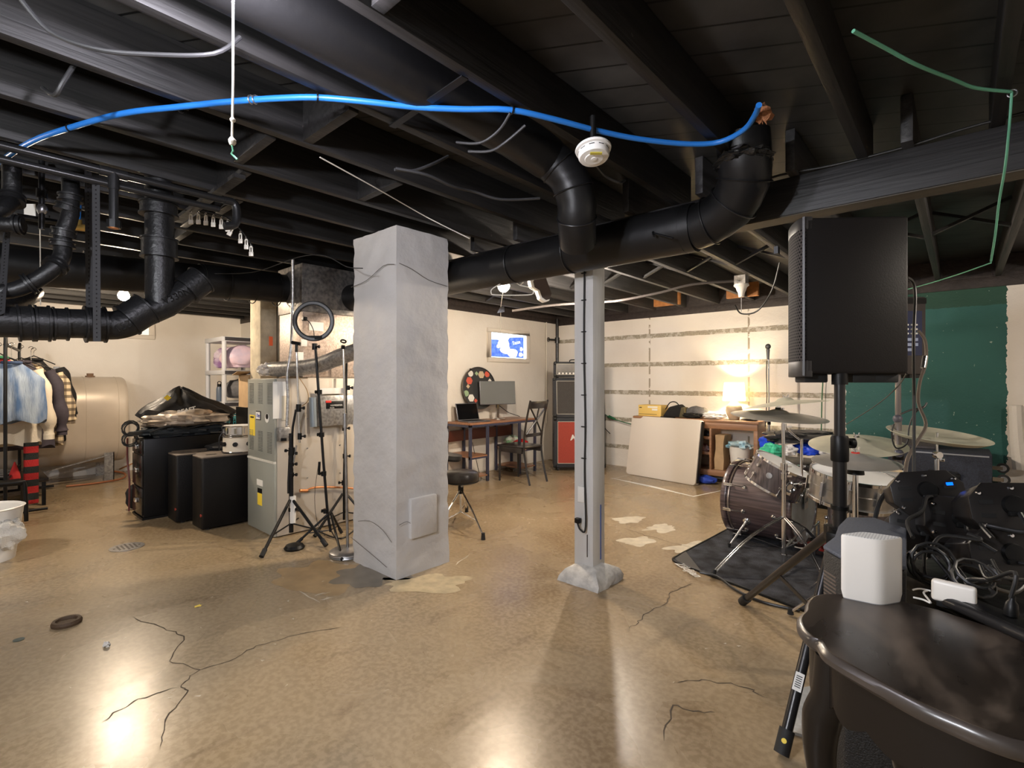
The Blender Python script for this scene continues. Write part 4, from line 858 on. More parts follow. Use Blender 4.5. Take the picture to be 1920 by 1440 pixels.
MB().bar((-5.6, 1.99, 1.33), (-5.3, 1.93, 1.36), .12, .005, Z).build('flap', CARD, t)
face(t, (-5.338, 2.05, 1.24), Y, Z, .03, .06, 'yellow_mark', YEL, t)
MB().box((-5.62, 1.97, 0), (-5.33, 2.13, 1.0)).build('stand_crate', BLK, t)

# old concrete chimney
t = thing('old_chimney', 'pair of rough tan concrete piers behind the furnace', 'pier', (-5.2, 2.25, 0)); TANC = mat('rough_tan_concrete', (.50, .43, .31), .8, var=.3, vs=9, bump=.6, bs=20)
a = onX(488, 600, -5.05).y; b = onX(519, 600, -5.05).y; c_ = onX(523, 600, -5.05).y
bx((-5.3, a, 0), (-5.05, b, 2.26)).build('pier_half', TANC, t, bevel=.008); bx((-5.3, c_, 0), (-5.05, c_+.3, 2.26)).build('pier_half', TANC, t, bevel=.008)
MB().cbox((-5.047, (a+b)/2+.02, 1.66), (.004, .035, .09)).build('orange_tag', mat('orange_tape', (.75, .13, .04), .6), t)

# furnace
t = thing('furnace', 'tall grey green furnace cabinet with louvred door and yellow labels', 'furnace', (-4.39, 2.3, 0))
bx((-4.66, 1.75, .01), (-4.11, 2.95, 1.29)).build('cabinet', TANB, t, bevel=.004)
bx((-4.655, 1.728, .01), (-4.115, 1.75, .60)).build('lower_door', FGRN, t, bevel=.004)
ud = bx((-4.655, 1.728, .615), (-4.115, 1.75, 1.285)).build('upper_door', FGRN, t, bevel=.004)
lv = mat('louvre_dark', (.08, .085, .075), .5)
for zc_, n_ in ((1.16, 14), (.76, 14)):
    for gx in (-4.57, -4.385, -4.2):
        for s_ in (-.024, .024):
            L = MB()
            for k in range(n_): L.cbox((gx+s_, 1.7265, zc_+.085-k*.0125), (.036, .004, .004))
            L.build('louvre_set', lv, ud)
bx((-4.655, 1.724, .598), (-4.115, 1.745, .616)).build('door_ledge', mat('pale_ledge', (.6, .58, .52), .4), t)
def stick(px, py, w, h, m, name, par=t): 
    p_ = onY(px, py, 1.727); return face(par, p_, X, Z, w, h, name, m, par, .002)
stick(473, 797, .115, .175, YEL, 'yellow_label', ud); stick(473, 782, .07, .014, BLK, 'label_heading', ud).location.y += -.0015
stick(484.5, 779, .10, .075, BLK, 'badge_frame', ud); o = stick(484, 779, .085, .06, PAPER, 'badge', ud); o.location.y -= .0015
text('Day', 'lettering', .04, onY(484, 779, 1.7225), X, Z, mat('blue_print', (.05, .07, .4), .5), t)
MB().lathe([(.038, 0), (.038, .003), (0, .003)], onY(501, 784, 1.728), V((0, -1, 0)), n=28).build('oval_sticker', PAPER, t); MB().lathe([(.022, 0), (.022, .004), (0, .004)], onY(501, 781, 1.7255), V((0, -1, 0)), n=20).build('sticker_picture', BLK, t)
stick(487, 905, .12, .05, PAPER, 'white_label'); stick(487, 920, .09, .04, BLK, 'black_label'); stick(487, 936, .09, .10, YEL, 'yellow_label')
XF = -4.108
def side(px, py, w, h, m, name, th=.004, dx=0): return MB().cbox(onX(px, py, XF+dx+th/2), (th, w, h)).build(name, m, t, bevel=min(.004, th*.3))
side(527, 750, .13, .30, PAPER, 'instruction_sheet'); side(535, 765, .06, .2, mat('yellowed_sheet', (.62, .55, .42), .6), 'instruction_sheet', .003, .003)
side(531, 814, .085, .11, GALV, 'switch_box', .06); side(532, 824, .045, .025, BLK, 'switch', .01, .06)
side(629, 769, .32, .26, GALV, 'humidifier', .09); side(629, 733, .28, .05, PAPER, 'paper_card', .006, .06); side(628, 759, .16, .065, BLK, 'label_plate', .004, .09); side(616, 753, .05, .02, mat('red_label', (.6, .03, .02), .5), 'label_corner', .004, .094)
lp = onX(631, 760, XF+.0965); text('HUMIDIFIER', 'lettering', .021, lp, Y, Z, PAPER, t); text('MODEL', 'lettering', .013, lp+V((0, -.04, -.02)), Y, Z, PAPER, t)
MB().box((XF, onX(586, 770, XF).y, .99), (XF+.14, onX(598, 770, XF).y, 1.27)).build('humidifier_bracket', mat('slate_sheet', (.22, .25, .27), .4, .4), t) if 0 else None
MB().cyl(onX(586, 745, -4.03), onX(588, 800, -4.03), .028, n=16).build('water_cylinder', mat('blue_grey_sheet', (.25, .29, .32), .4, .4), t)
MB().tube([onX(572, 922, -4.08), onX(590, 914, -4.08), onX(640, 914, -4.08), onX(680, 918, -4.08)], .008, 8, smooth=4).cyl(onX(562, 920, -4.08), onX(576, 920, -4.08), .013).build('copper_line', COPPER, t)
parts('screw', STEEL, t, [MB().cyl((XF, y, z), (XF+.004, y, z), .006, n=8) for y in (2.0, 2.3, 2.6) for z in (.45, .7, .95)])
MB().tube([onX(555, 700, -4.09), onX(575, 730, -4.06), onX(578, 750, -4.06), onX(566, 762, -4.06)], .004, 6, smooth=4).build('thermostat_wire', mat('tan_wire', (.35, .22, .1), .6), t)
P = [onX(549, 486, -4.0), onX(549, 560, -4.03), onX(546, 650, -4.06), onX(539, 700, -4.07), onX(540, 745, -4.07), onX(538, 800, -4.07)]
PP = spline(P, 26); MB().tube(PP, [.0135 if i % 2 else .0115 for i in range(len(PP))], 12).build('flexible_conduit', GALV, t)
# plenum and vent on top of it
t = thing('plenum', 'speckled sheet metal plenum rising from the furnace to the ceiling', 'plenum', (-4.38, 2.4, 1.29))
bx((-4.6, 1.98, 1.30), (-4.15, 2.92, 1.86)).build('lower_box', RUST, t, bevel=.004); bx((-4.61, 1.97, 1.86), (-4.14, 2.93, 2.268)).build('upper_box', mat('half_painted_sheet', (.22, .20, .18), .45, .5, col2=(.10, .095, .09), vs=30, bump=.15), t, bevel=.004)
MB().cbox(onX(593, 612, -4.148), (.004, .13, .075)).build('sticker', PAPER, t); MB().cbox(onX(570, 643, -4.146), (.01, .05, .06)).build('sensor_box', WHT, t); MB().cbox(onX(563, 668, -4.146), (.012, .05, .07)).build('sensor_box', WHT, t)
t = thing('vent_pipe', 'shiny galvanised vent pipe crossing above the furnace', 'vent pipe', tuple(onX(580, 690, -4.0)))
VP = [at(512, 692, 4.35), at(560, 690, 4.2), at(600, 684, 4.1), at(640, 668, 4.0), at(690, 652, 3.9)]
MB().tube(VP, .064, 24, smooth=3).build('pipe_run', GALV, t)
for a, b_ in ((524, 692), (539, 691), (565, 690), (584, 687), (612, 680), (632, 672), (655, 662)):
    i = (a-512)/178; q_ = at(a, b_, 4.35-.45*i); q2 = at(a+10, b_-(1 if a < 580 else 4), 4.35-.45*(i+.056)); MB().torus(q_, .066, .003, q2-q_, 28, 6).build('crimp_ring', GALV, t)
soft('foil_insulation', 'crumpled white foil faced insulation lying on top of the furnace', 'insulation', (-4.33, 2.55, 1.31+.04), (.17, .38, .06), 4, mat('white_foil_insulation', (.74, .70, .66), .5, var=.25, vs=16, bump=1, bs=12), .35, 3)
soft('insulation_scrap', 'pale insulation tuft at the front corner of the furnace top', 'insulation', (-4.5, 1.84, 1.31+.05), (.09, .08, .06), 6, MATS['white_foil_insulation'], .4, 3)

# ---- stands beside the furnace
def feet(c, L, zt, r, m, parent, foot=RUBR, spread=None):
    for q in L:
        q = V(q); top = V((c.x, c.y, zt)); d = (q-top); MB().tube([top+V((d.x, d.y, 0)).normalized()*.02, q+V((0, 0, r))], r, 10).build('leg', m, parent)
        e = q+V((0, 0, r)); MB().cyl(e-d.normalized()*.06, e, r*1.45).build('rubber_foot', foot, parent)
        mid = top.lerp(q, .62); MB().tube([V((c.x, c.y, mid.z+.01)), mid], r*.5, 8).build('strut', m, parent)
def clamp(p_, m, parent, r=.018, h=.04, kn=None):
    MB().cyl(V(p_)-V((0, 0, h/2)), V(p_)+V((0, 0, h/2)), r).build('clamp', m, parent)
    k = kn or (rgt*.035); MB().cyl(V(p_), V(p_)+k, .006).cyl(V(p_)+k, V(p_)+k*1.35, .013).build('clamp_knob', BLK, parent)
# boom microphone stand
d = 3.82; c = fl(546, 1012); dd = c.x*fwd.x+c.y*fwd.y
t = thing('boom_stand', 'black and silver boom microphone stand nearest the furnace door', 'microphone stand', (c.x, c.y, 0))
feet(c, [fl(490, 1047), fl(612, 1026), fl(575, 985)], .32, .012, BLKM, t)
MB().cyl((c.x, c.y, .06), (c.x, c.y, .85), .017, n=14).build('lower_pole', BLKM, t)
for py in (890, 870, 850, 955): clamp(at(546, py, dd), BLK, t, .022, .03)
MB().cyl(at(556, 835, dd), at(544, 905, dd), .006).build('inner_pole', STEEL, t)
MB().tube([at(544, 840, dd), at(541, 905, dd-.02), at(541, 925, dd-.02)], .01).build('folded_boom', BLKM, t)
MB().tube([at(555, 768, dd), at(549, 800, dd), at(546, 842, dd)], .009).build('boom_arm', BLKM, t)
MB().cyl(at(556, 655, dd), at(562, 830, dd), .009, n=12).build('silver_pole', CHR, t); clamp(at(560, 765, dd), BLK, t, .02, .06); clamp(at(562, 818, dd), BLK, t, .016, .05); clamp(at(547, 845, dd), BLK, t, .024, .05, -rgt*.04)
MB().cyl(at(547, 642, dd), at(563, 645, dd), .014, n=14).cyl(at(556, 645, dd), at(556, 660, dd), .012).build('microphone_clip', BLK, t)
MB().cyl(at(549, 930, dd), at(549, 980, dd), .024, n=16).build('wrapped_weight', WHT, t)
c2 = fl(548, 1026); MB().lathe([(.0, .0), (.075, .0), (.08, .01), (.065, .03), (.02, .045), (0, .046)], c2, n=28).build('base', BLK, t) if 0 else None
tag(MB().lathe([(0, 0), (.07, 0), (.075, .012), (.06, .032), (.02, .045), (0, .046)], fl(552, 1029), n=28).build('round_weight', BLK), 'black dome shaped weight on the floor between the stand legs', 'weight')
# ring light
c = fl(620, 1016); dd = c.x*fwd.x+c.y*fwd.y
t = thing('ring_light', 'black ring light with a phone clip on a slim tripod', 'ring light', (c.x, c.y, 0))
rc = at(588, 602, dd); ax = (-fwd+rgt*.12).normalized()
Rr = .142; x_, y_, z_ = frame(ax)
MB().rings([[rc+(x_*math.cos(a)+y_*math.sin(a))*(Rr+dr_)+ax*dz_ for dr_, dz_ in ((-.016, -.01), (-.018, 0), (-.014, .01), (.014, .01), (.018, 0), (.016, -.01))] for a in [2*PI*k/56 for k in range(56)]], closed=True).build('ring_body', BLK, t)
MB().rings([[rc+(x_*math.cos(a)+y_*math.sin(a))*(Rr+dr_)+ax*dz_ for dr_, dz_ in ((-.008, .009), (-.008, .0112), (.008, .0112), (.008, .009))] for a in [2*PI*k/56 for k in range(56)]], closed=True).build('light_strip', mat('unlit_diffuser', (.10, .10, .105), .4), t)
MB().prism([(-.075, 0), (.075, 0), (.03, -.04), (-.03, -.04)], -.01, .012, Matrix((rgt, UP, -fwd)).transposed().to_4x4().copy()).build('x', BLK, t) if 0 else None
lo = at(588, 636, dd); MB().bar(lo-rgt*.07+V((0, 0, .012)), lo+rgt*.07+V((0, 0, .012)), .02, .03, UP).build('control_bar', BLK, t)
clamp(at(590, 650, dd), BLK, t, .02, .05, rgt*.03)
MB().tube([at(592, 656, dd), at(599, 760, dd), at(606, 860, dd), at(614, 960, dd), V((c.x, c.y, .08))], .0105, 12).build('pole', BLKM, t)
for px, py in ((599, 735), (603, 815), (607, 888), (611, 958)): clamp(at(px, py, dd), BLK, t, .02, .035, -rgt*.025)
feet(c, [fl(642, 1052), fl(555, 1022), fl(640, 1000)], .22, .009, BLKM, t)
MB().tube([at(589, 634, dd), at(588, 620, dd), at(581, 605, dd), at(575, 600, dd)], .003, 8, smooth=4).build('gooseneck', BLK, t); MB().cbox(at(571, 598, dd), (.04, .03, .03)).build('phone_clip', BLK, t, bevel=.004)
MB().tube([at(597, 870, dd), at(590, 930, dd), at(595, 980, dd), at(610, 1005, dd)], .002, 6, smooth=4).build('power_wire', CORD, t); MB().cyl(at(599, 866, dd), at(598, 890, dd), .01).build('inline_switch', BLK, t)
# round base straight stand
c = fl(652, 1040); dd = c.x*fwd.x+c.y*fwd.y
t = thing('round_base_stand', 'straight steel microphone stand on a heavy round chrome base', 'microphone stand', (c.x, c.y, 0))
MB().lathe([(.0, 0), (.125, 0), (.13, .006), (.127, .012), (.13, .018), (.127, .024), (.128, .032), (.105, .046), (.02, .056), (0, .056)], c, n=48).build('base', STEEL, t)
MB().cyl((c.x, c.y, .05), at(647, 795, dd), .0105, n=14).build('lower_tube', STEEL, t); MB().cyl(at(647, 775, dd), at(647, 802, dd), .0165, n=14).build('clutch', STEEL, t); MB().cyl(at(647, 790, dd), at(644, 655, dd), .0075, n=12).build('upper_tube', CHR, t)
MB().torus(at(644, 640, dd), .018, .006, UP+fwd*.6, 20, 8).build('mount_ring', BLK, t); MB().cbox(at(643, 651, dd), (.024, .024, .03)).build('pivot', BLK, t, bevel=.005)
# magnetic tripod with disc
c = fl(645, 985); dd = c.x*fwd.x+c.y*fwd.y
t = thing('light_stand', 'black tripod light stand behind the round base stand', 'tripod', (c.x, c.y, 0))
MB().tube([(c.x, c.y, .05), at(645, 900, dd), at(648, 790, dd), at(650, 660, dd)], .0105, 12).build('pole', BLKM, t)
for px, py, s_ in ((652, 727, 1), (647, 855, 1), (646, 803, 1), (645, 905, -1)): clamp(at(px, py, dd), BLK, t, .02, .04, rgt*.035*s_)
feet(c, [fl(700, 988), fl(590, 1008), fl(655, 962)], .28, .011, BLKM, t)
MB().lathe([(0, 0), (.05, 0), (.05, .012), (.042, .014)], at(652, 661, dd), -fwd+rgt*1.2, n=32).build('disc_holder', BLK, t); MB().lathe([(0, .013), (.034, .013), (.034, .017), (0, .017)], at(652, 661, dd), -fwd+rgt*1.2, n=32).build('disc_face', CREAM, t)
tag(MB().tube([fl(600, 1000)+V((0, 0, .01)), fl(640, 1012)+V((0, 0, .01)), fl(672, 992)+V((0, 0, .01)), fl(690, 1008)+V((0, 0, .01))], .006, 6, smooth=5).build('floor_cable', CORD), 'black cable on the floor between the stands', 'cable')
# ================================================================== middle and back: throne, desk, chair, amplifiers, wood cabinet
c = fl(864, 985); c.z = 0
t = thing('drum_throne', 'black round drum stool with a backrest on a chrome tripod behind the column', 'stool', (c.x, c.y, 0))
s = V((c.x, c.y, .45)); s = V((c.x, c.y, 1.27-(904-714)*(c.x*fwd.x+c.y*fwd.y)/939)); dd = c.x*fwd.x+c.y*fwd.y
SEATM = mat('black_vinyl', (.02, .018, .018), .3)
MB().lathe([(0, 0), (.14, 0), (.155, .012), (.16, .03), (.16, .06), (.152, .083), (.13, .095), (0, .1)], s+V((0, 0, -.0)), n=48).build('seat', SEATM, t)
MB().torus(s+V((0, 0, .012)), .158, .004, Z, 48, 6).build('seat_piping', BLK, t)
b_ = at(840, 825, dd+.1); MB().lathe([(0, 0), (.09, 0), (.105, .02), (.10, .045), (.08, .055), (0, .06)], b_, V((-.6, -.75, .1)), n=36).build('backrest', SEATM, t)
MB().lathe([(0, 0), (.1, 0), (.115, .02), (.11, .05), (0, .06)], at(842, 862, dd+.05), V((.1, .1, 1)), n=36).build('second_cushion', SEATM, t)
MB().cyl((c.x, c.y, s.z-.1), (c.x, c.y, s.z), .022, n=16).build('spindle', BLKM, t); MB().cyl((c.x, c.y, .12), (c.x, c.y, s.z-.06), .013, n=14).build('tube', CHR, t)
MB().cyl((c.x, c.y, .30), (c.x, c.y, .345), .024, n=16).build('height_collar', BLK, t)
for q in (fl(906, 1012), fl(815, 1015), fl(875, 960)):
    e = q; MB().tube([(c.x, c.y, .32), V((c.x, c.y, 0)).lerp(e, .55)+V((0, 0, .18)), e+V((0, 0, .03))], .008, 8).build('leg', CHR, t); MB().tube([(c.x, c.y, .12), V((c.x, c.y, 0)).lerp(e, .7)+V((0, 0, .12))], .006, 8).build('strut', CHR, t)
    MB().cyl(e+V((0, 0, .055)), e+V((0, 0, .0)), .014, .018, n=14).build('rubber_foot', RUBR, t)
MB().cyl(s+V((.05, -.03, -.03)), s+V((.05, -.03, 0)), .012).build('wing_bolt', STEEL, t)

# desk
t = thing('desk', 'wood topped writing desk with slate metal legs and small shelves below the window', 'desk', (-4.7, 4.8, 0))
dx0, dx1, dy0, dy1 = -4.93, -4.46, 4.22, 5.5; H = .745
bx((dx0, dy0, H-.022), (dx1, dy1, H)).build('desktop', WOODD, t, bevel=.003)
parts('leg', DMET, t, [bx((a, b, 0), (a+.03, b+.03, H-.022)) for a in (dx0, dx1-.03) for b in (dy0, dy0+.3, dy1-.36, dy1-.03)])
parts('rail', DMET, t, [bx((dx1-.028, dy0, H-.05), (dx1-.002, dy1, H-.022)), bx((dx0, dy0+.002, H-.05), (dx1, dy0+.028, H-.022)), bx((dx0, dy0+.31, .06), (dx1, dy0+.33, .08)), bx((dx0, dy0+.002, .06), (dx1, dy0+.028, .08)), bx((dx1-.028, dy0, .30), (dx1-.002, dy0+.33, .32)), bx((dx1-.028, dy1-.33, .30), (dx1-.002, dy1, .32))])
parts('shelf_board', WOODD, t, [bx((dx0, a, z), (dx1-.002, a+.33, z+.016)) for a in (dy0, dy1-.33) for z in (.07, .32)])
bx((dx0+.01, dy0, .48), (dx0+.025, dy1, .62)).build('modesty_panel', mat('dark_red_wood', (.13, .035, .02), .4), t)
cable('desk_cable', 'thin black cable under the left end of the desk', [(-4.5, 4.3, .5), (-4.6, 4.4, .45), (-4.6, 4.5, .12), (-4.5, 4.45, .03)], .004, CORD)
# laptop
M = Matrix.Translation(V((-4.66, 4.47, H+.002))) @ Matrix.Rotation(-.15+PI/2, 4, 'Z')
t = thing('laptop', 'open dark grey laptop with a black screen on the desk', 'laptop', tuple(M.translation))
LG = mat('laptop_grey', (.16, .16, .18), .35, .6)
MB().box((-.17, -.13, 0), (.17, .11, .014), M).build('base', LG, t, bevel=.003); MB().box((-.15, -.04, .0142), (.15, .085, .0152), M).build('keyboard', BLK, t)
L = M @ Matrix.Translation(V((0, .11, .012))) @ Matrix.Rotation(-.28, 4, 'X')
MB().box((-.17, -.004, 0), (.17, .004, .225), L).build('lid', LG, t, bevel=.003); MB().box((-.16, -.0062, .01), (.16, -.0042, .215), L).build('screen', mat('black_glass_screen', (.005, .005, .006), .08), t)
M = None
# monitor
mc = V((-4.72, 4.98, H)); t = thing('monitor', 'silver grey computer monitor switched off on a chrome stand', 'monitor', tuple(mc))
fy = Matrix.Translation(mc+V((0, 0, .36))) @ Matrix.Rotation(PI/2-.35, 4, 'Z') @ Matrix.Rotation(-.06, 4, 'X')
MB().box((-.27, -.012, -.16), (.27, .012, .16), fy).build('housing', LG, t, bevel=.004)
MB().box((-.265, -.0142, -.15), (.265, -.0122, .155), fy).build('screen', mat('glossy_grey_screen', (.20, .21, .21), .22, .3), t)
MB().bar(mc+V((0, 0, .02)), mc+V((0, 0, .3)), .045, .02, X).build('neck', CHR, t); MB().lathe([(0, 0), (.11, 0), (.11, .008), (.02, .014), (0, .014)], mc+V((.0, 0, .001)), n=32).build('foot', CHR, t)
cable('monitor_cable', 'black cables curling behind the monitor on the desk', [(-4.8, 5.05, .95), (-4.75, 5.2, .84), (-4.8, 5.35, .80), (-4.7, 5.42, .76)], .005, CORD)
# round stickered board
bc = V((-4.885, 4.78, 1.17)); t = thing('round_board', 'round black drum head board covered in stickers leaning on the wall', 'board', tuple(bc))
aX = V((1, -.12, .1)); MB().lathe([(0, 0), (.275, 0), (.285, .008), (.285, .028), (.272, .03), (.27, .02), (0, .02)], bc, aX, n=56).build('disc', mat('dark_board', (.03, .03, .032), .5), t)
MB().torus(bc+aX.normalized()*.018, .283, .008, aX, 56, 8).build('rim', mat('bronze_rim', (.10, .07, .05), .4, .4), t)
rs = random.Random(3); x_, y_, z_ = frame(aX)
for k in range(10):
    a = .5+k*.42; rr_ = .21+.03*math.sin(k*2); cc2 = bc+z_*.0215+(x_*math.cos(a)+y_*math.sin(a))*rr_
    mm = [PAPER, mat('red_sticker', (.6, .1, .06), .5), mat('tan_sticker', (.55, .42, .28), .5), mat('green_sticker', (.3, .42, .25), .5)][k % 4]
    MB().lathe([(0, 0), (.03+.012*(k % 3), 0), (.03+.012*(k % 3), .0015), (0, .0015)], cc2, z_, n=[4, 12, 6][k % 3]).build('sticker', mm, t)
MB().cbox(bc+V((.02, -.17, .25)), (.02, .02, .03)).build('bracket', BLKM, t)
soft('red_pouch', 'bright red pouch on the shelf at the right end of the desk', 'pouch', (-4.6, 5.32, .40), (.1, .1, .05), 4, mat('bright_red_nylon', (.6, .015, .02), .5), .2)
soft('white_bag', 'white and green bag behind the red pouch', 'bag', (-4.78, 5.35, .42), (.1, .12, .07), 5, mat('white_green_bag', (.6, .6, .56), .6, col2=(.1, .3, .12), vs=14), .3)

# wooden chair with crossed back
t = thing('dining_chair', 'dark wooden chair with a crossed back pulled up to the desk', 'chair', (-4.18, 4.83, 0))
cx0, cx1, cy0, cy1, sh = -4.40, -3.96, 4.62, 5.04, .46
MB().prism([(cx0, cy0), (cx1, cy0+.03), (cx1, cy1-.03), (cx0, cy1)], sh-.02, sh).build('seat', BLKW, t, bevel=.006)
parts('apron', BLKW, t, [bx((cx0+.02, cy0+.02, sh-.085), (cx1-.03, cy0+.038, sh-.02)), bx((cx0+.02, cy1-.038, sh-.085), (cx1-.03, cy1-.02, sh-.02)), bx((cx0+.02, cy0+.03, sh-.085), (cx0+.038, cy1-.03, sh-.02))])
for y in (cy0+.03, cy1-.03): MB().tube([(cx0+.03, y, 0), (cx0+.03, y, sh-.02)], [.016, .024], 4).build('front_leg', BLKW, t)
for y, s_ in ((cy0+.04, -1), (cy1-.04, 1)):
    MB().tube([(cx1+.08, y, 0), (cx1+.02, y, .22), (cx1-.015, y, .46), (cx1+.02, y, .75), (cx1+.09, y, 1.03)], [.017, .020, .023, .019, .016], 4, smooth=4).build('back_post', BLKW, t)
yc = (cy0+cy1)/2
MB().tube([(cx1+.075, cy0+.04, .965), (cx1+.095, yc, .97), (cx1+.075, cy1-.04, .965)], .02, 8, smooth=4).build('x', BLKW, t) if 0 else None
R = []
for k in range(9):
    y = cy0+.04+(cy1-cy0-.08)*k/8; xb = cx1+.065+.02*math.sin(PI*k/8); R.append([V((xb, y, .93)), V((xb+.018, y, .93)), V((xb+.032, y, 1.02)), V((xb+.014, y, 1.02))])
MB().rings(R).build('top_rail', BLKW, t, bevel=.003)
R = []
for k in range(9):
    y = cy0+.04+(cy1-cy0-.08)*k/8; xb = cx1-.005+.02*math.sin(PI*k/8); R.append([V((xb, y, .58)), V((xb+.016, y, .58)), V((xb+.02, y, .62)), V((xb+.004, y, .62))])
MB().rings(R).build('lower_rail', BLKW, t)
for a, b in ((cy0+.06, cy1-.06), (cy1-.06, cy0+.06)): MB().tube([(cx1+.008, a, .61), (cx1+.045, (a+b)/2, .78), (cx1+.075, b, .94)], .011, 6, smooth=4).build('cross_slat', BLKW, t)
MB().tube([(cx1+.01, yc, .61), (cx1+.045, yc, .78), (cx1+.09, yc, .95)], .009, 6, smooth=3).build('centre_slat', BLKW, t)

# guitar amplifier stack, turned to the room
ang = YAW-.02; o_ = fl(1038, 884); ctr = o_+rgt*.37+fwd*.2
A = Matrix.Translation(V((ctr.x, ctr.y, 0))) @ Matrix.Rotation(ang, 4, 'Z')   # local -Y faces the camera side
def cab(name, label, cat, z0, w, h, d, taper, grm, gm=.05):
    t = thing(name, label, cat, (ctr.x, ctr.y, z0))
    x0, x1 = -w/2, w/2
    MB().add([A @ V(p) for p in ((x0, -d/2, z0), (x1, -d/2, z0), (x1, d/2, z0), (x0, d/2, z0), (x0, -d/2+taper, z0+h), (x1, -d/2+taper, z0+h), (x1, d/2, z0+h), (x0, d/2, z0+h))], [(0, 3, 2, 1), (4, 5, 6, 7), (0, 1, 5, 4), (1, 2, 6, 5), (2, 3, 7, 6), (3, 0, 4, 7)]).build('enclosure', TOLEX, t, bevel=.012)
    k = taper/h
    MB().add([A @ V((x, -d/2+k*(z-z0)-e, z)) for e in (.004, -.002) for x, z in ((x0+gm, z0+gm*1.1), (x1-gm, z0+gm*1.1), (x1-gm, z0+h-gm), (x0+gm, z0+h-gm))], [(0, 1, 2, 3), (7, 6, 5, 4), (0, 4, 5, 1), (1, 5, 6, 2), (2, 6, 7, 3), (3, 7, 4, 0)]).build('grille', grm, t)
    tr = MB()
    pts = [A @ V((x, -d/2+k*(z-z0)-.005, z)) for x, z in ((x0+gm, z0+gm*1.1), (x1-gm, z0+gm*1.1), (x1-gm, z0+h-gm), (x0+gm, z0+h-gm))]
    for i in range(4): MB().cyl(pts[i], pts[(i+1) % 4], .004, n=8).build('piping', mat('pale_piping', (.45, .42, .36), .5), t)
    parts('corner_cap', BLK, t, [MB().cbox((0, 0, 0), (.05, .05, .05), A @ Matrix.Translation(V((x, -d/2+.018+(taper if zz > z0+.1 else 0), zz)))) for x in (x0+.018, x1-.018) for zz in (z0+.022, z0+h-.022)], bevel=.012)
    return t
t = cab('guitar_cabinet', 'large guitar speaker cabinet with red grille cloth at the bottom of the stack', 'amplifier', .05, .72, .70, .36, 0, RED, .055)
parts('caster', RUBR, t, [MB().cyl(A @ V((x, y, .028)) - rgt*.012, A @ V((x, y, .028)) + rgt*.012, .028, n=16) for x in (-.3, .3) for y in (-.13, .13)])
text('Marshall', 'logo', .115, A @ V((.055, -.19, .47)), rgt, UP, WHT, t, shear=.35, bold=.0015)
MB().cbox((-.362, 0, .42), (.01, .1, .2), A).build('side_handle', BLK, t, bevel=.003)
cab('guitar_cabinet', 'black angled guitar speaker cabinet in the middle of the stack', 'amplifier', .752, .72, .56, .36, .11, GRIL, .045)
t = cab('amplifier_head', 'black amplifier head with white knobs on top of the stack', 'amplifier', 1.325, .70, .215, .24, 0, mat('smoky_panel', (.12, .10, .08), .3, var=.5, vs=9), .03)
parts('knob', PAPER, t, [MB().cyl(A @ V((-.28+.05*k, -.122, 1.375)), A @ V((-.28+.05*k, -.14, 1.375)), .013, n=14) for k in range(12)])
MB().tube([A @ V((-.12, 0, 1.54)), A @ V((-.1, 0, 1.57)), A @ V((.1, 0, 1.57)), A @ V((.12, 0, 1.54))], .008, 8, smooth=4).build('carry_handle', BLK, t)

# extension cord by the post
t = thing('extension_cord', 'green extension cord with plugs hanging along the back wall right of the post', 'cord', (-4.0, 6.6, .7))
MB().tube([(-4.3, 6.6, .95), (-4.05, 6.6, .78), (-3.85, 6.58, .70), (-3.55, 6.57, .64), (-3.3, 6.5, .62)], .007, 8, smooth=5).build('cord_run', mat('dark_green_cord', (.02, .13, .05), .5), t)
MB().cyl((-3.93, 6.575, .735), (-3.82, 6.57, .70), .022, .014).build('socket', MATS['dark_green_cord'], t)
MB().tube([(-4.3, 6.6, .8), (-4.0, 6.58, .55), (-3.9, 6.56, .48)], .006, 8, smooth=4).build('dark_lead', CORD, t)

# wood cabinet
t = thing('wood_cabinet', 'brown wooden sideboard with open shelves along the right wall', 'cabinet', (-2.5, 6.4, 0))
wx0, wx1, wy0, wy1, wt = -3.33, -1.76, 6.26, 6.6, .79
bx((wx0-.02, wy0-.02, wt-.03), (wx1+.02, wy1, wt)).build('top', WOOD, t, bevel=.004)
bx((wx0, wy0, wt-.11), (wx1, wy0+.02, wt-.03)).build('apron', WOOD, t, bevel=.003)
for x in (wx0, -2.72, -2.32, wx1-.045): bx((x, wy0+.005, .0 if x in (wx0, wx1-.045) else .12), (x+.045 if x in (wx0, wx1-.045) else x+.025, wy1, wt-.03)).build('side_panel', WOOD, t, bevel=.003)
bx((wx0, wy0, .1), (wx1, wy1, .17)).build('bottom_board', WOOD, t, bevel=.003)
for z in (.35, .54): bx((-2.72, wy0+.01, z), (-2.3, wy1, z+.035)).build('shelf', WOOD, t, bevel=.002)
soft('dark_shelf_things', 'tangle of dark items on the upper cabinet shelf', 'clutter', (-2.5, 6.4, .60), (.13, .1, .05), 3, mat('dark_mixed2', (.03, .03, .035), .5, var=.6, vs=20), .5, 3)
soft('red_white_things', 'red and white items on the middle cabinet shelf', 'clutter', (-2.48, 6.38, .41), (.13, .1, .045), 4, mat('red_white_mix', (.65, .62, .6), .5, col2=(.4, .02, .03), vs=22), .5, 3)
soft('blue_slipper', 'blue bag on the floor under the wooden sideboard', 'bag', (-2.35, 6.2, .05), (.13, .07, .05), 4, mat('royal_blue', (.02, .06, .4), .5), .3)
t = thing('paper_bag', 'crumpled brown paper bag inside the wooden sideboard', 'bag', (-2.2, 6.4, .17)); R = []
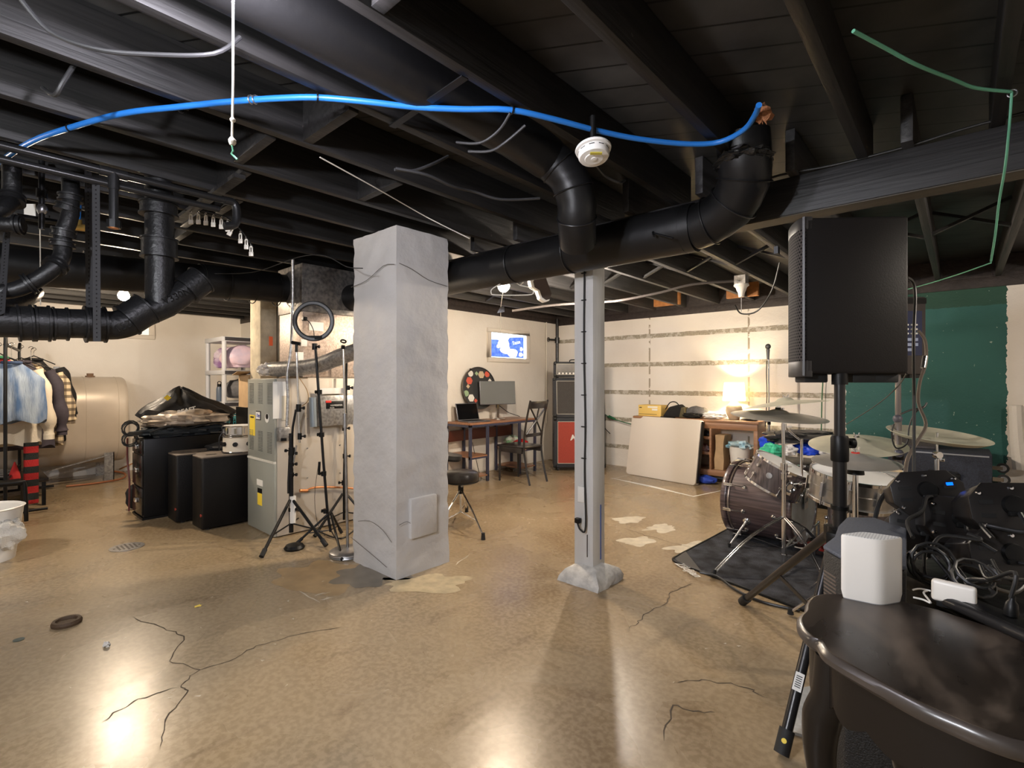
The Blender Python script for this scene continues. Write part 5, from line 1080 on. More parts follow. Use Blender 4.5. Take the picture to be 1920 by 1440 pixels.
for i, (z, w, d) in enumerate(((.172, .05, .11), (.3, .055, .11), (.42, .045, .1), (.52, .05, .105), (.6, .06, .11))): R.append([V((-2.22+.03*(z-.17)+w*sx*(1+.1*math.sin(k+i)), 6.42+d*sy, z)) for k, (sx, sy) in enumerate(((-1, -1), (-.2, -1.08), (1, -1), (.9, 0), (1, 1), (0, 1.05), (-1, 1), (-1.1, 0)))])
MB().rings(R).build('bag_body', CARD, t)
t = thing('waste_bin', 'white bin lined with a pale blue bag inside the wooden sideboard', 'bin', (-2.0, 6.42, .17))
MB().lathe([(.0, .0), (.095, .0), (.125, .3), (.13, .3), (.12, .3), (.09, .01)], (-2.0, 6.41, .172), n=28).build('bin', WHT, t)
MB().blob((-2.0, 6.41, .48), (.13, .13, .055), 6, .5, 2.5, n=28).build('bag_liner', mat('pale_blue_film', (.22, .52, .72), .35, col2=(.6, .75, .8), vs=12), t)
# on top of it
t = thing('yellow_box', 'yellow cardboard box with small labels at the left end of the wooden sideboard', 'box', (-3.2, 6.42, wt))
YB2 = mat('yellow_card', (.72, .50, .14), .6); bx((-3.30, 6.30, wt+.001), (-2.97, 6.52, wt+.15)).build('carton', YB2, t, bevel=.003)
parts('label', PAPER, t, [MB().box((-3.16, 6.297, wt+.115), (-3.02, 6.3, wt+.135)), MB().box((-3.10, 6.297, wt+.08), (-3.02, 6.3, wt+.105))]); MB().box((-3.29, 6.298, wt+.025), (-3.03, 6.3, wt+.03)).build('print_line', BLK, t); MB().box((-3.285, 6.297, wt+.11), (-3.25, 6.3, wt+.12)).build('print_line', BLK, t)
t = thing('toiletry_bag', 'black and olive zip bag with a carry strap on the wooden sideboard', 'bag', (-2.83, 6.4, wt))
MB().prism([(-.17, 0), (.16, 0), (.13, .11), (.06, .17), (-.08, .13)], -.07, .07, Matrix.Translation(V((-2.8, 6.4, wt+.002))) @ Matrix.Rotation(PI/2, 4, 'X')).build('bag_body', FAB, t, bevel=.02)
MB().prism([(0, 0), (.1, 0), (.07, .13), (.03, .13)], -.072, .072, Matrix.Translation(V((-2.74, 6.4, wt+.003))) @ Matrix.Rotation(PI/2, 4, 'X')).build('olive_panel', mat('olive_fabric', (.10, .085, .045), .8), t, bevel=.01)
MB().tube([(-2.92, 6.33, wt+.1), (-2.86, 6.33, wt+.19), (-2.78, 6.33, wt+.2), (-2.72, 6.33, wt+.14)], .007, 8, smooth=4).build('strap', BLK, t)
soft('sling_bag', 'dark grey soft bag lying beside the toiletry bag', 'bag', (-2.53, 6.42, wt+.07), (.16, .09, .075), 7, FABG, .2)
soft('black_pouch', 'small crumpled black pouch in front of the grey bag', 'pouch', (-2.55, 6.31, wt+.035), (.12, .05, .035), 9, FAB, .4, 3)
soft('tshirt', 'crumpled white T-shirt with dark print left of the table lamp', 'shirt', (-2.3, 6.36, wt+.045), (.13, .09, .05), 2, mat('white_jersey', (.78, .76, .72), .8, bump=.4), .35, 2.5)
t = thing('table_lamp', 'lit table lamp with a cream shade and a rounded base on the sideboard', 'lamp', (-2.1, 6.44, wt))
lc = V((-2.08, 6.44, wt+.001))
MB().lathe([(0, 0), (.055, 0), (.06, .01), (.085, .06), (.1, .11), (.09, .16), (.05, .21), (.015, .225), (.012, .26), (0, .26)], lc, n=36).build('base', mat('beige_ceramic', (.45, .36, .25), .4), t)
sh_m = bpy.data.materials.new('lit_lamp_shade'); sh_m.use_nodes = True; nt = sh_m.node_tree; nt.nodes.remove(nt.nodes['Principled BSDF'])
tr_ = nt.nodes.new('ShaderNodeBsdfTranslucent'); df = nt.nodes.new('ShaderNodeBsdfDiffuse'); mx = nt.nodes.new('ShaderNodeMixShader'); tr_.inputs[0].default_value = (.95, .86, .68, 1); df.inputs[0].default_value = (.85, .8, .7, 1); mx.inputs[0].default_value = .35
nt.links.new(tr_.outputs[0], mx.inputs[1]); nt.links.new(df.outputs[0], mx.inputs[2]); nt.links.new(mx.outputs[0], nt.nodes['Material Output'].inputs[0])
n = 48; R1 = [lc+V((.13*math.cos(2*PI*k/n), .13*math.sin(2*PI*k/n), .235)) for k in range(n)]; R2 = [lc+V((.112*math.cos(2*PI*k/n), .112*math.sin(2*PI*k/n), .455)) for k in range(n)]
MB().rings([R1, R2], cap=False).build('shade', sh_m, t)
bm_ = bpy.data.materials.new('lamp_bulb_glow'); bm_.use_nodes = True; pb = bm_.node_tree.nodes['Principled BSDF']; pb.inputs['Emission Color'].default_value = (1, .78, .48, 1); pb.inputs['Emission Strength'].default_value = 650
MB().lathe([(.012, -.04), (.03, 0), (.022, .025), (.001, .032)], lc+V((0, 0, .34)), n=14).build('bulb', bm_, t)
soft('black_pouch', 'flat black pouch between the table lamp and the right end of the sideboard', 'pouch', (-1.87, 6.36, wt+.02), (.09, .06, .02), 5, FAB, .3)
tag(coil(V((-1.85, 6.5, wt+.04)), .05, 3, .005, CORD, (.2, -.3, 1), .3).build('cable_coil', CORD), 'small coil of black cable at the right end of the sideboard', 'cable')
# folded white table leaning on the cabinet
t = thing('folded_table', 'white folded plastic table leaning against the wooden sideboard', 'folding table', (-2.85, 6.05, 0))
BL, BR_ = fl(1175, 888), fl(1305, 911); u = (BR_-BL); u.z = 0; w_ = u.length; u.normalize(); n_ = V((u.y, -u.x, 0))
if n_.dot(fwd) > 0: n_ = -n_
lean = (UP*.985-n_*.17).normalized(); nn = u.cross(lean).normalized()
if nn.dot(fwd) > 0: nn = -nn
M = Matrix((u, lean, nn)).transposed().to_4x4(); M.translation = BL+V((0, 0, .0))
rp = []
for cx_, cy_, a0 in ((w_-.04, .04, -90), (w_-.04, .76, 0), (.04, .76, 90), (.04, .04, 180)):
    for k in range(5): a = math.radians(a0+90*k/4); rp.append((cx_+.04*math.cos(a), cy_+.04*math.sin(a)))
MB().prism(rp, -.02, .02, M).build('front_leaf', mat('cream_tabletop', (.66, .60, .53), .45, bump=.1, bs=100), t, bevel=.006)
MB().prism(rp, -.065, -.028, M).build('rear_leaf', WHT, t, bevel=.006)
MB().bar(M @ V((.0+w_+.006, .03, -.024)), M @ V((w_+.006, .78, -.024)), .012, .05, nn).build('edge_frame', BLKM, t)
MB().bar(M @ V((.42*w_, .806, -.02)), M @ V((.62*w_, .806, -.02)), .02, .02, nn).build('handle', BLK, t)
# mic stand by the right wall
c = V(onY(1440, 880, 6.15)); c.z = 0; dd = c.x*fwd.x+c.y*fwd.y
t = thing('microphone_stand', 'tall straight microphone stand with a vocal microphone beside the sideboard', 'microphone stand', (c.x, c.y, 0))
MB().cyl((c.x, c.y, .02), at(1442, 790, dd), .013, n=12).build('lower_tube', STEEL, t); MB().cyl(at(1442, 795, dd), at(1441, 672, dd), .009, n=12).build('upper_tube', CHR, t); MB().cyl(at(1442, 786, dd), at(1442, 796, dd), .018).build('clutch', BLK, t)
MB().lathe([(0, 0), (.13, 0), (.13, .02), (.02, .04)], (c.x, c.y, 0), n=32).build('base', BLKM, t)
tag(MB().tube([at(1440, 674, dd-.03), at(1440, 660, dd-.03), at(1440, 655, dd-.03)], [.013, .018, .02], 14).blob(at(1440, 650, dd-.03), (.03, .03, .033), n=16, amp=0).build('microphone', mat('microphone_grey', (.12, .12, .12), .4, .5)), 'grey vocal microphone on top of the tall stand by the back wall', 'microphone')
cable('microphone_cable', 'black cable hanging from the vocal microphone', [at(1438, 676, dd), at(1437, 700, dd), at(1438, 740, dd), at(1435, 800, dd-.05)], .005, CORD)
# ================================================================== drum kit on its rug
def dep(p): return p.x*fwd.x+p.y*fwd.y
RUG = mat('charcoal_carpet_rug', (.05, .053, .065), .95, col2=(.008, .008, .010), vs=9, bump=1, bs=140)
t = thing('drum_rug', 'black drum rug with lettering in its near corner', 'rug', (-.6, 4.0, 0))
# world outline of the rug, near-left corner first
ra, rb_, rc_, rd = fl(1256, 1052), fl(1368, 992), V((.9, 5.0, 0)), fl(1620, 1190)
def rr2(P, r, n=5):
    out = []
    for i, p in enumerate(P):
        a = P[i-1]; b = P[(i+1) % len(P)]; p1 = p+(a-p).normalized()*r; p2 = p+(b-p).normalized()*r
        for k in range(n+1):
            s = k/n; out.append((p1*(1-s)+p*s)*(1-s)+(p*(1-s)+p2*s)*s)
    return [(q.x, q.y) for q in out]
MB().prism(rr2([ra, rb_, rc_, rd], .07), .001, .010).build('pile', RUG, t)
out = [V((x, y, .008)) for x, y in rr2([ra, rb_, rc_, rd], .07)]
MB().tube(out, .008, 8, closed=True).build('bound_edge', BLK, t)
e1, e2 = (rb_-ra).normalized(), (rd-ra).normalized()
cp = [ra+e1*.05+e2*.02, ra+e1*.24, ra+e2*.26, ra+e2*.05+e1*.02]
MB().prism([(p.x, p.y) for p in cp], .009, .0125).build('corner_patch', mat('grey_vinyl_patch', (.05, .05, .052), .5), t)
tp = fl(1290, 1068, .013); xd = (fl(1304, 1075)-fl(1278, 1058)).normalized()
text('Zildjian', 'lettering', .085, tp, xd, UP.cross(xd), WHT, t, shear=.25, bold=.001)
# twisted strap and cable lying at the front edge
tag(MB().tube([fl(1312, 1082)+V((0, 0, .03)), fl(1345, 1090)+V((0, 0, .03)), fl(1380, 1110)+V((0, 0, .012)), fl(1430, 1132)+V((0, 0, .01)), fl(1500, 1148)+V((0, 0, .01))], .008, 8, smooth=5).build('floor_cable', CORD), 'black cable lying along the near edge of the drum rug', 'cable')

def tension(c, ax, R, zs, n, parent, m=CHR, size=.02, ph=0, claw=False):
    x, y, z = frame(ax)
    for k in range(n):
        a = 2*PI*k/n+ph; d = x*math.cos(a)+y*math.sin(a)
        MB().blob(c+z*zs[1]+d*(R+.006), (size*.7, size*.7, size*.7), n=10, amp=0).cyl(c+z*zs[1]+d*R, c+z*zs[1]+d*(R+.018), size*.55, n=12).build('lug', m, parent)
        MB().cyl(c+z*zs[1]+d*(R+.012), c+z*zs[0]+d*(R+.014), .0035, n=6).cyl(c+z*(zs[0]-.004)+d*(R+.014), c+z*(zs[0]+.012)+d*(R+.014), .007, n=6).build('tension_rod', m, parent)
# bass drum
bc, bR = V((-1.38, 4.35, .315)), .285; L = .50; AX = V((1, -.10, 0)).normalized()
t = thing('bass_drum', 'grey wood grain bass drum with a clear head facing right', 'bass drum', (-1.1, 4.33, 0))
MB().lathe([(bR-.008, .03), (bR, .03), (bR, L-.03), (bR-.008, L-.03)], bc, AX, 64).build('shell', WRAP, t)
for z0, nm in ((-.008, 'a'), (L-.034, 'b')):
    MB().lathe([(bR-.012, z0), (bR+.014, z0), (bR+.016, z0+.02), (bR+.014, z0+.042), (bR-.012, z0+.042)], bc, AX, 64).build('wood_hoop', WRAP, t, bevel=.002)
parts('hoop_inlay', mat('dark_bronze_inlay', (.25, .20, .16), .3, .6), t, [MB().torus(bc+AX*z, bR+.004, .007, AX, 64, 8) for z in (.052, L-.052)])
MB().lathe([(0, L-.004), (bR-.004, L-.004), (bR-.002, L+.0), (0, L+.0)], bc, AX, 64).build('clear_head', CLEAR, t)
MB().lathe([(0, .0), (bR-.004, .0), (0, .002)], bc, AX, 64).build('front_head', BLK, t)
hp = bc+AX*(L+.014)+V((0, .02, .05)); o = MB().prism([(-.05, -.065), (.05, -.065), (.062, 0), (.05, .065), (-.05, .065), (-.062, 0)], 0, .002, Matrix.Translation(hp) @ Matrix(((0, 0, 1, 0), (1, 0, 0, 0), (0, 1, 0, 0), (0, 0, 0, 1)))).build('head_sticker', WHT, t)
text('DW', 'lettering', .05, hp+V((.003, 0, .0)), Y, Z, mat('slate_print', (.15, .2, .25), .5), t)
MB().tube([bc+AX*.12+V((0, -.1, -.05)), bc+AX*.25+V((0, .05, -.1)), bc+AX*.4+V((0, .1, -.15))], .05, 12, smooth=4).build('muffling_pillow', mat('pale_yellow_foam', (.62, .52, .28), .8), t)
for k in range(10):
    a = 2*PI*k/10+.16; d = V((0, math.cos(a), math.sin(a)))
    for z0, z1, zz in ((-.012, .05, .14), (L+.008, L-.05, L-.14)):
        MB().bar(bc+AX*z0+d*(bR+.018), bc+AX*z1+d*(bR+.022), .022, .012, d).build('claw_hook', CHR, t)
        MB().cyl(bc+AX*z0+d*(bR+.028), bc+AX*zz+d*(bR+.02), .0035, n=6).build('tension_rod', CHR, t)
        MB().lathe([(.0, 0), (.018, 0), (.016, .012), (.008, .018), (0, .018)], bc+AX*zz+d*bR, d, n=16).build('lug', CHR, t)
for s in (-1, 1):
    sp = bc+AX*.16+V((0, s*bR*.86, -bR*.42)); MB().lathe([(0, 0), (.03, 0), (.028, .02), (.015, .03), (0, .03)], sp, V((0, s, -.3)), n=20).build('spur_bracket', CHR, t)
    ft = V((sp.x-.08, sp.y+s*.17, .022)); MB().cyl(sp+V((0, s*.02, 0)), ft, .0085, n=12).build('spur', STEEL, t); MB().cyl(ft+V((0, 0, .02)), ft-V((0, 0, .01)), .012, .009).build('rubber_tip', RUBR, t)
# rack tom
tc = at(1457, 892, 3.70); tA = (UP*.85+rgt*.34-fwd*.22).normalized(); tR, tL = .19, .19
t = thing('rack_tom', 'grey wood grain tom tilted above the bass drum', 'drum', tuple(tc)); b0 = tc-tA*tL*.5
MB().lathe([(tR-.006, 0), (tR, 0), (tR, tL), (tR-.006, tL)], b0, tA, 48).build('shell', WRAPT, t)
MB().lathe([(0, tL+.004), (tR, tL+.004), (tR+.002, tL), (0, tL)], b0, tA, 48).build('head', HEAD, t); MB().lathe([(0, -.003), (tR, -.003), (tR, 0), (0, 0)], b0, tA, 48).build('lower_head', CLEAR, t)
parts('hoop', CHR, t, [MB().lathe([(tR+.003, z-.010), (tR+.007, z-.010), (tR+.007, z+.006), (tR+.012, z+.008), (tR+.003, z+.008)], b0, tA, 48) for z in (0, tL)])
for zz, z1 in ((tL-.005, tL-.06), (.005, .06)): tension(b0, tA, tR, (zz, z1), 6, t, ph=.3)
x_, y_, z_ = frame(tA)
for px_ in (0,): 
    fd = (-fwd-tA*(-fwd).dot(tA)).normalized()
    for a_ in (-.75, .95):
        dv = (fd*math.cos(a_)+tA.cross(fd)*math.sin(a_)).normalized(); MB().lathe([(0, 0), (.022, 0), (.020, .004), (0, .005)], b0+tA*tL*(.55 if a_ < 0 else .5)+dv*tR, dv, n=24).build('badge', STEEL, t)
    MB().bar(b0+tA*.14+fd*tR, b0+tA*.04+fd*(tR+.012), .05, .02, fd).build('mount_bracket', CHR, t)
    MB().torus(b0+tA*.10+fd*(tR+.025), .032, .008, fd, 20, 8).build('mount_ring', CHR, t); MB().blob(b0+tA*.13+fd*(tR+.03)+rgt*.05, (.02, .02, .02), n=12, amp=0).cyl(b0+tA*.13+fd*(tR+.03), b0+tA*.14+fd*(tR+.03)+rgt*.11, .007).build('mount_arm', CHR, t)
# straight/boom cymbal stand in front of the bass drum
def cym(name, label, c, R, ax, m, bell=.06, dome=.03, flip=False, cat='cymbal'):
    pr = []; b_ = bell; H = dome
    for k in range(14):
        u = k/13; r = R*u; h = H*(1-u)**.8+(.018*max(0, 1-(r/b_)**2)**.5 if r < b_ else 0); pr.append((r, h))
    if flip: pr = [(r, -h*.8+(.02*max(0, (r/R-.85)/.15) if True else 0)) for r, h in pr]
    pr2 = [(r, h-.0022) for r, h in pr[::-1]]
    t = thing(name, label, cat, tuple(c)); MB().lathe(pr+pr2, c, ax, 72, cap=False).build('bronze_plate', m, t)
    return t, frame(ax)[2]
def wing(c, ax, parent, red=None):
    z = V(ax).normalized(); MB().cyl(c+z*.02, c+z*.036, .018, n=20).build('felt_washer', red or BLK, parent)
    MB().cyl(c+z*.036, c+z*.05, .01, n=12).bar(c+z*.042-rgt*.014, c+z*.062-rgt*.02, .006, .004, fwd).bar(c+z*.042+rgt*.014, c+z*.062+rgt*.02, .006, .004, fwd).bar(c+z*.045-rgt*.016, c+z*.045+rgt*.016, .006, .006).build('wing_nut', CHR, parent)
sb = V((-.90, 3.80, .01)); sd = dep(sb)
t = thing('cymbal_stand', 'chrome cymbal stand standing in front of the bass drum', 'cymbal stand', tuple(sb))
MB().cyl((sb.x, sb.y, .05), at(1470, 870, sd), .0145, n=16).build('lower_tube', CHR, t); MB().cyl(at(1470, 880, sd), at(1468, 795, sd), .011, n=14).build('middle_tube', CHR, t); MB().cyl(at(1468, 800, sd), at(1468, 765, sd), .008, n=12).build('upper_tube', CHR, t)
for py, r_ in ((1045, .022), (875, .022), (893, .02), (800, .016)): MB().cyl(at(1470, py-6, sd), at(1470, py+6, sd), r_, n=18).build('clamp', CHR, t); MB().bar(at(1470, py, sd), at(1484, py, sd), .008, .012).build('wing_screw', CHR, t)
MB().lathe([(0, -.02), (.025, -.02), (.03, 0), (.025, .02), (0, .02)], at(1472, 778, sd), -fwd, n=20).build('tilter', CHR, t)
for q in (fl(1336, 1080, .012), fl(1548, 1095, .012), V((-.72, 4.22, .012))):
    top = V((sb.x, sb.y, .34)); mid = top.lerp(q, .48)+V((0, 0, .05))
    for off in (-.008, .008):
        sd_ = (q-sb).cross(UP).normalized()*off; MB().tube([top+sd_, mid+sd_, q+sd_+V((0, 0, .014))], .0055, 6, smooth=5).build('leg', CHR, t)
    MB().bar(mid, V((sb.x, sb.y, .12)), .016, .004).build('brace', CHR, t); MB().cyl(q+V((0, 0, .03))+(top-q).normalized()*.02, q, .014, .019, n=12).build('rubber_foot', RUBR, t)
MB().tube([at(1472, 800, sd), at(1484, 812, sd), at(1500, 825, sd+.05)], .006, 8).cyl(at(1503, 822, sd+.05), at(1503, 900, sd+.1), .009).build('side_arm', CHR, t)
t, z_ = cym('crash_cymbal', 'pale crash cymbal, lower of the two on the near chrome stand', at(1459, 781, sd), .30, UP*1+rgt*.03-fwd*.08, BRONZ2, dome=.035); wing(at(1459, 774, sd), UP, t)
t, z_ = cym('splash_cymbal', 'bronze cymbal tilted above the crash, highest on the near chrome stand', at(1472, 759, sd), .262, UP+rgt*-.10+fwd*.09, BRONZE, dome=.035); wing(at(1473, 757, sd), UP, t)
# hi-hat
hc = at(1604, 866, 2.47); hd = 2.47
t, z_ = cym('hi_hat_cymbal', 'dark top hi-hat cymbal with a red felt behind the speaker pole', hc, .188, UP+rgt*-.03-fwd*.06, BRONZ2, dome=.028); wing(hc+V((0, 0, .012)), UP, t, mat('red_felt_washer', (.5, .03, .02), .9))
MB().lathe([(0, 0), (.03, 0), (.045, .05), (0, .055)], hc+V((0, 0, .06)), -UP, n=4).build('bell_tag', CARD, t) if 0 else None
t = thing('hi_hat_stand', 'chrome hi-hat stand between the speaker pole and the snare', 'cymbal stand', (hc.x, hc.y, 0))
MB().cyl((hc.x, hc.y, .02), hc-V((0, 0, .05)), .0125, n=16).build('tube', CHR, t); MB().cyl(hc-V((0, 0, .06)), hc-V((0, 0, .025)), .038, .034, n=24).build('seat_cup', BLK, t)
MB().cyl(hc-V((0, 0, .03)), hc+V((0, 0, .13)), .004).build('pull_rod', CHR, t); MB().cyl((hc.x, hc.y, .50), (hc.x, hc.y, .57), .026, n=18).build('height_clamp', BLK, t)
for k in range(3):
    a = .9+2*PI*k/3; q = V((hc.x+.30*math.cos(a), hc.y+.30*math.sin(a), .012)); MB().tube([(hc.x, hc.y, .34), q+V((0, 0, .012))], .007, 8).build('leg', CHR, t); MB().cyl(q+V((0, 0, .03)), q, .012, .016).build('rubber_foot', RUBR, t)
# snare
sN = (UP+rgt*.06-fwd*.13).normalized(); SR = .195; Ls = .145; b0 = at(1598, 955, 2.72)
t = thing('snare_drum', 'polished steel snare drum with a white head behind the speaker pole', 'drum', tuple(b0)); b0 = at(1600, 890, 2.72)-sN*Ls
STL = mat('brushed_steel_shell', (.50, .49, .47), .28, .95, var=.15, vs=30)
MB().lathe([(SR-.006, 0), (SR, 0), (SR, Ls*.48), (SR+.003, Ls*.49), (SR+.003, Ls*.53), (SR, Ls*.54), (SR, Ls), (SR-.006, Ls)], b0, sN, 56).build('shell', STL, t)
MB().lathe([(0, Ls+.004), (SR, Ls+.004), (SR+.002, Ls), (0, Ls)], b0, sN, 56).build('head', HEAD, t); MB().lathe([(0, -.003), (SR, -.003), (SR, 0), (0, 0)], b0, sN, 48).build('lower_head', CLEAR, t)
parts('hoop', CHR, t, [MB().lathe([(SR+.003, z-.010), (SR+.007, z-.010), (SR+.007, z+.006), (SR+.012, z+.008), (SR+.003, z+.008)], b0, sN, 56) for z in (0, Ls)])
x_, y_, z_ = frame(sN)
for k in range(10):
    a = 2*PI*k/10+.1; d = x_*math.cos(a)+y_*math.sin(a); MB().bar(b0+d*(SR+.014)+z_*.035, b0+d*(SR+.014)+z_*(Ls-.035), .014, .02, d).build('lug', CHR, t); MB().cyl(b0+d*(SR+.014)+z_*-.012, b0+d*(SR+.014)+z_*(Ls+.012), .0035, n=6).build('tension_rod', CHR, t)
q = V((b0.x, b0.y, 0)); t = thing('snare_stand', 'chrome snare stand under the steel snare drum', 'stand', tuple(q))
MB().cyl(q+V((0, 0, .1)), b0-V((0, 0, .05)), .012, n=14).build('tube', CHR, t)
for k in range(3):
    a = .4+2*PI*k/3; MB().tube([b0-V((0, 0, .06)), b0+V((.17*math.cos(a), .17*math.sin(a), -.03)), b0+V((.2*math.cos(a), .2*math.sin(a), .0))], .006, 8).build('basket_arm', CHR, t)
    MB().tube([q+V((0, 0, .30)), q+V((.28*math.cos(a), .28*math.sin(a), .02))], .007, 8).build('leg', CHR, t)
# floor tom
fc = at(1627, 884, 3.35); FR = .228; t = thing('floor_tom', 'grey wood grain floor tom with a drumstick on its white head', 'drum', (fc.x, fc.y, 0)); b0 = V((fc.x, fc.y, fc.z-.40))
MB().lathe([(FR-.006, 0), (FR, 0), (FR, .4), (FR-.006, .4)], b0, UP, 56).build('shell', WRAPT, t); MB().lathe([(0, .404), (FR, .404), (FR, .4), (0, .4)], b0, UP, 56).build('head', HEAD, t)
parts('hoop', CHR, t, [MB().lathe([(FR+.003, z-.010), (FR+.007, z-.010), (FR+.007, z+.006), (FR+.012, z+.008), (FR+.003, z+.008)], b0, UP, 56) for z in (0, .4)])
tension(b0, UP, FR, (.395, .34), 8, t, ph=.2); tension(b0, UP, FR, (.005, .06), 8, t, ph=.2)
for a in (-.9, 1.3, 3.3):
    d = V((math.cos(a+YAW), math.sin(a+YAW), 0)); MB().tube([b0+d*(FR+.03)+V((0, 0, .3)), b0+d*(FR+.03)+V((0, 0, -.1)), V((b0.x, b0.y, 0))+d*(FR+.06)+V((0, 0, .01))], .0065, 8).build('leg', CHR, t); MB().lathe([(0, 0), (.03, 0), (.03, .02), (0, .03)], b0+d*FR+V((0, 0, .10)), d, n=18).build('leg_bracket', CHR, t)
tag(MB().tube([fc+V((-.08, 0, .022))+rgt*-.02, fc+V((.0, 0, .022))+rgt*.14-fwd*.12], [.004, .008], 10).build('drumstick', mat('pale_maple', (.70, .52, .30), .5)), 'pale wooden drumstick lying on the floor tom', 'drumstick')
# crash on the right of the pole and china far right
cc_ = at(1606, 834, 3.6); t, z_ = cym('crash_cymbal', 'large pale crash cymbal right of the speaker pole, above the hi-hat', cc_, .30, UP+rgt*-.10-fwd*.13, BRONZE, dome=.04); wing(cc_+V((0, 0, .025)), UP, t)
t = thing('cymbal_stand', 'chrome stand hidden behind the drums holding the large crash cymbal', 'cymbal stand', (cc_.x, cc_.y, 0)); MB().cyl((cc_.x, cc_.y, .02), cc_+V((0, 0, .01)), .01, n=12).build('tube', CHR, t)
for k in range(3):
    a = .6+2*PI*k/3; MB().tube([(cc_.x, cc_.y, .3), (cc_.x+.25*math.cos(a), cc_.y+.25*math.sin(a), .015)], .007, 8).build('leg', CHR, t)
hc = at(1757, 820, 3.3); t, z_ = cym('china_cymbal', 'pale china cymbal turned upside down on the far right of the drum kit', hc, .275, UP+rgt*.05-fwd*.14, BRONZE, dome=.03, flip=True); MB().cyl(hc, hc+V((0, 0, .03)), .008).build('tilter_tip', CHR, t)
t = thing('cymbal_stand', 'chrome stand with a jointed top holding the china cymbal', 'cymbal stand', (hc.x+.01, hc.y, 0))
MB().cyl(hc-V((0, 0, .03)), at(1757, 855, 3.3), .006).build('tilter_rod', CHR, t); MB().lathe([(0, -.018), (.022, -.018), (.024, 0), (.022, .018), (0, .018)], at(1758, 853, 3.3), -fwd, n=20).build('tilter', CHR, t)
b_ = at(1758, 890, 3.3); MB().cyl(at(1758, 860, 3.3), b_, .0085).cyl(b_, (b_.x, b_.y, .1), .011).build('tube', CHR, t); MB().cyl(at(1755, 862, 3.3), at(1755, 900, 3.3), .009).build('folded_arm', STEEL, t); MB().cbox(at(1766, 862, 3.3), (.03, .02, .022)).build('wing_clamp', CHR, t, bevel=.003)
for k in range(3):
    a = .2+2*PI*k/3; MB().tube([(b_.x, b_.y, .3), (b_.x+.28*math.cos(a), b_.y+.28*math.sin(a), .015)], .007, 8).build('leg', CHR, t)
# double pedal
t = thing('bass_pedal', 'red and chrome bass drum pedal in front of the clear drum head', 'pedal', (-.72, 4.2, 0)); c = V((-.72, 4.22, .01))
bx((-.78, 4.15, .012), (-.45, 4.27, .022)).build('base_plate', BLKM, t); MB().bar(V((-.76, 4.21, .05)), V((-.47, 4.21, .03)), .08, .012, Z).build('footboard', mat('red_pedal', (.5, .03, .02), .35, .5), t)
MB().cyl((-.78, 4.13, .22), (-.78, 4.29, .22), .008).cyl((-.78, 4.14, .02), (-.78, 4.14, .23), .008).cyl((-.78, 4.28, .02), (-.78, 4.28, .23), .008).build('frame', CHR, t); MB().cyl((-.78, 4.21, .22), (-.82, 4.21, .15), .005).blob((-.825, 4.21, .14), (.025, .025, .025), n=12, amp=0).build('beater', WHT, t)
t = thing('red_pedal', 'second red and black pedal lying on the rug behind the tripod leg', 'pedal', tuple(fl(1545, 1030)))
c = fl(1540, 1032); MB().bar(c+V((-.1, 0, .03)), c+V((.12, .05, .06)), .09, .012, Z).build('footboard', MATS['red_pedal'], t); MB().cyl(c+V((.1, -.03, .02)), c+V((.1, .09, .14)), .008).cyl(c+V((.1, -.03, .12)), c+V((.1, .09, .12)), .02).build('frame', CHR, t)
MB().blob(at(1522, 992, 3.0), (.03, .03, .03), n=14, amp=.3).build('hub', MATS['red_pedal'], t) if 0 else None

# soft goods heap behind the drums
t = thing('equipment_case', 'low black equipment case behind the drums near the back wall', 'case', (-1.0, 6.0, 0)); bx((-1.52, 5.75, .0), (-.45, 6.3, .42)).build('case_body', BLK, t, bevel=.01); MB().box((-1.53, 5.74, .36), (-.44, 6.31, .375)).build('edge_strip', STEEL, t)
def heap(name, lab, cat, px, py, d, rad, seed, m, amp=.35, rz=YAW): return soft(name, lab, cat, at(px, py, d), rad, seed, m, amp, 2.2, rz, .9, 40)
heap('soft_case', 'large black vinyl case lying on top of the blue and green cloths', 'case', 1497, 818, 5.25, (.36, .2, .07), 3, mat('black_vinyl_case', (.025, .025, .028), .35, bump=.8, bs=12), .3)
heap('blue_cloth', 'bright royal blue cloth under the black vinyl case', 'cloth', 1518, 842, 5.2, (.18, .14, .065), 5, mat('royal_blue_satin', (.01, .06, .62), .45, bump=.8, bs=16))
heap('blue_cloth', 'small patch of blue cloth at the left end of the heap', 'cloth', 1437, 832, 5.35, (.06, .1, .08), 6, MATS['royal_blue_satin'])
heap('green_cloth', 'sea green cloth at the left of the heap beside the microphone stand', 'cloth', 1448, 846, 5.15, (.11, .1, .075), 7, mat('sea_green_satin', (.06, .50, .30), .5, bump=.7, bs=16))
heap('white_cloth', 'crumpled white cloth between the green and blue cloths', 'cloth', 1477, 845, 5.1, (.08, .08, .055), 8, mat('white_satin', (.66, .65, .66), .5, bump=.8, bs=20))
heap('silver_cloth', 'shiny grey white cloth at the right end of the heap', 'cloth', 1560, 846, 5.05, (.11, .08, .05), 9, mat('grey_satin', (.5, .5, .52), .35, bump=.8, bs=18))
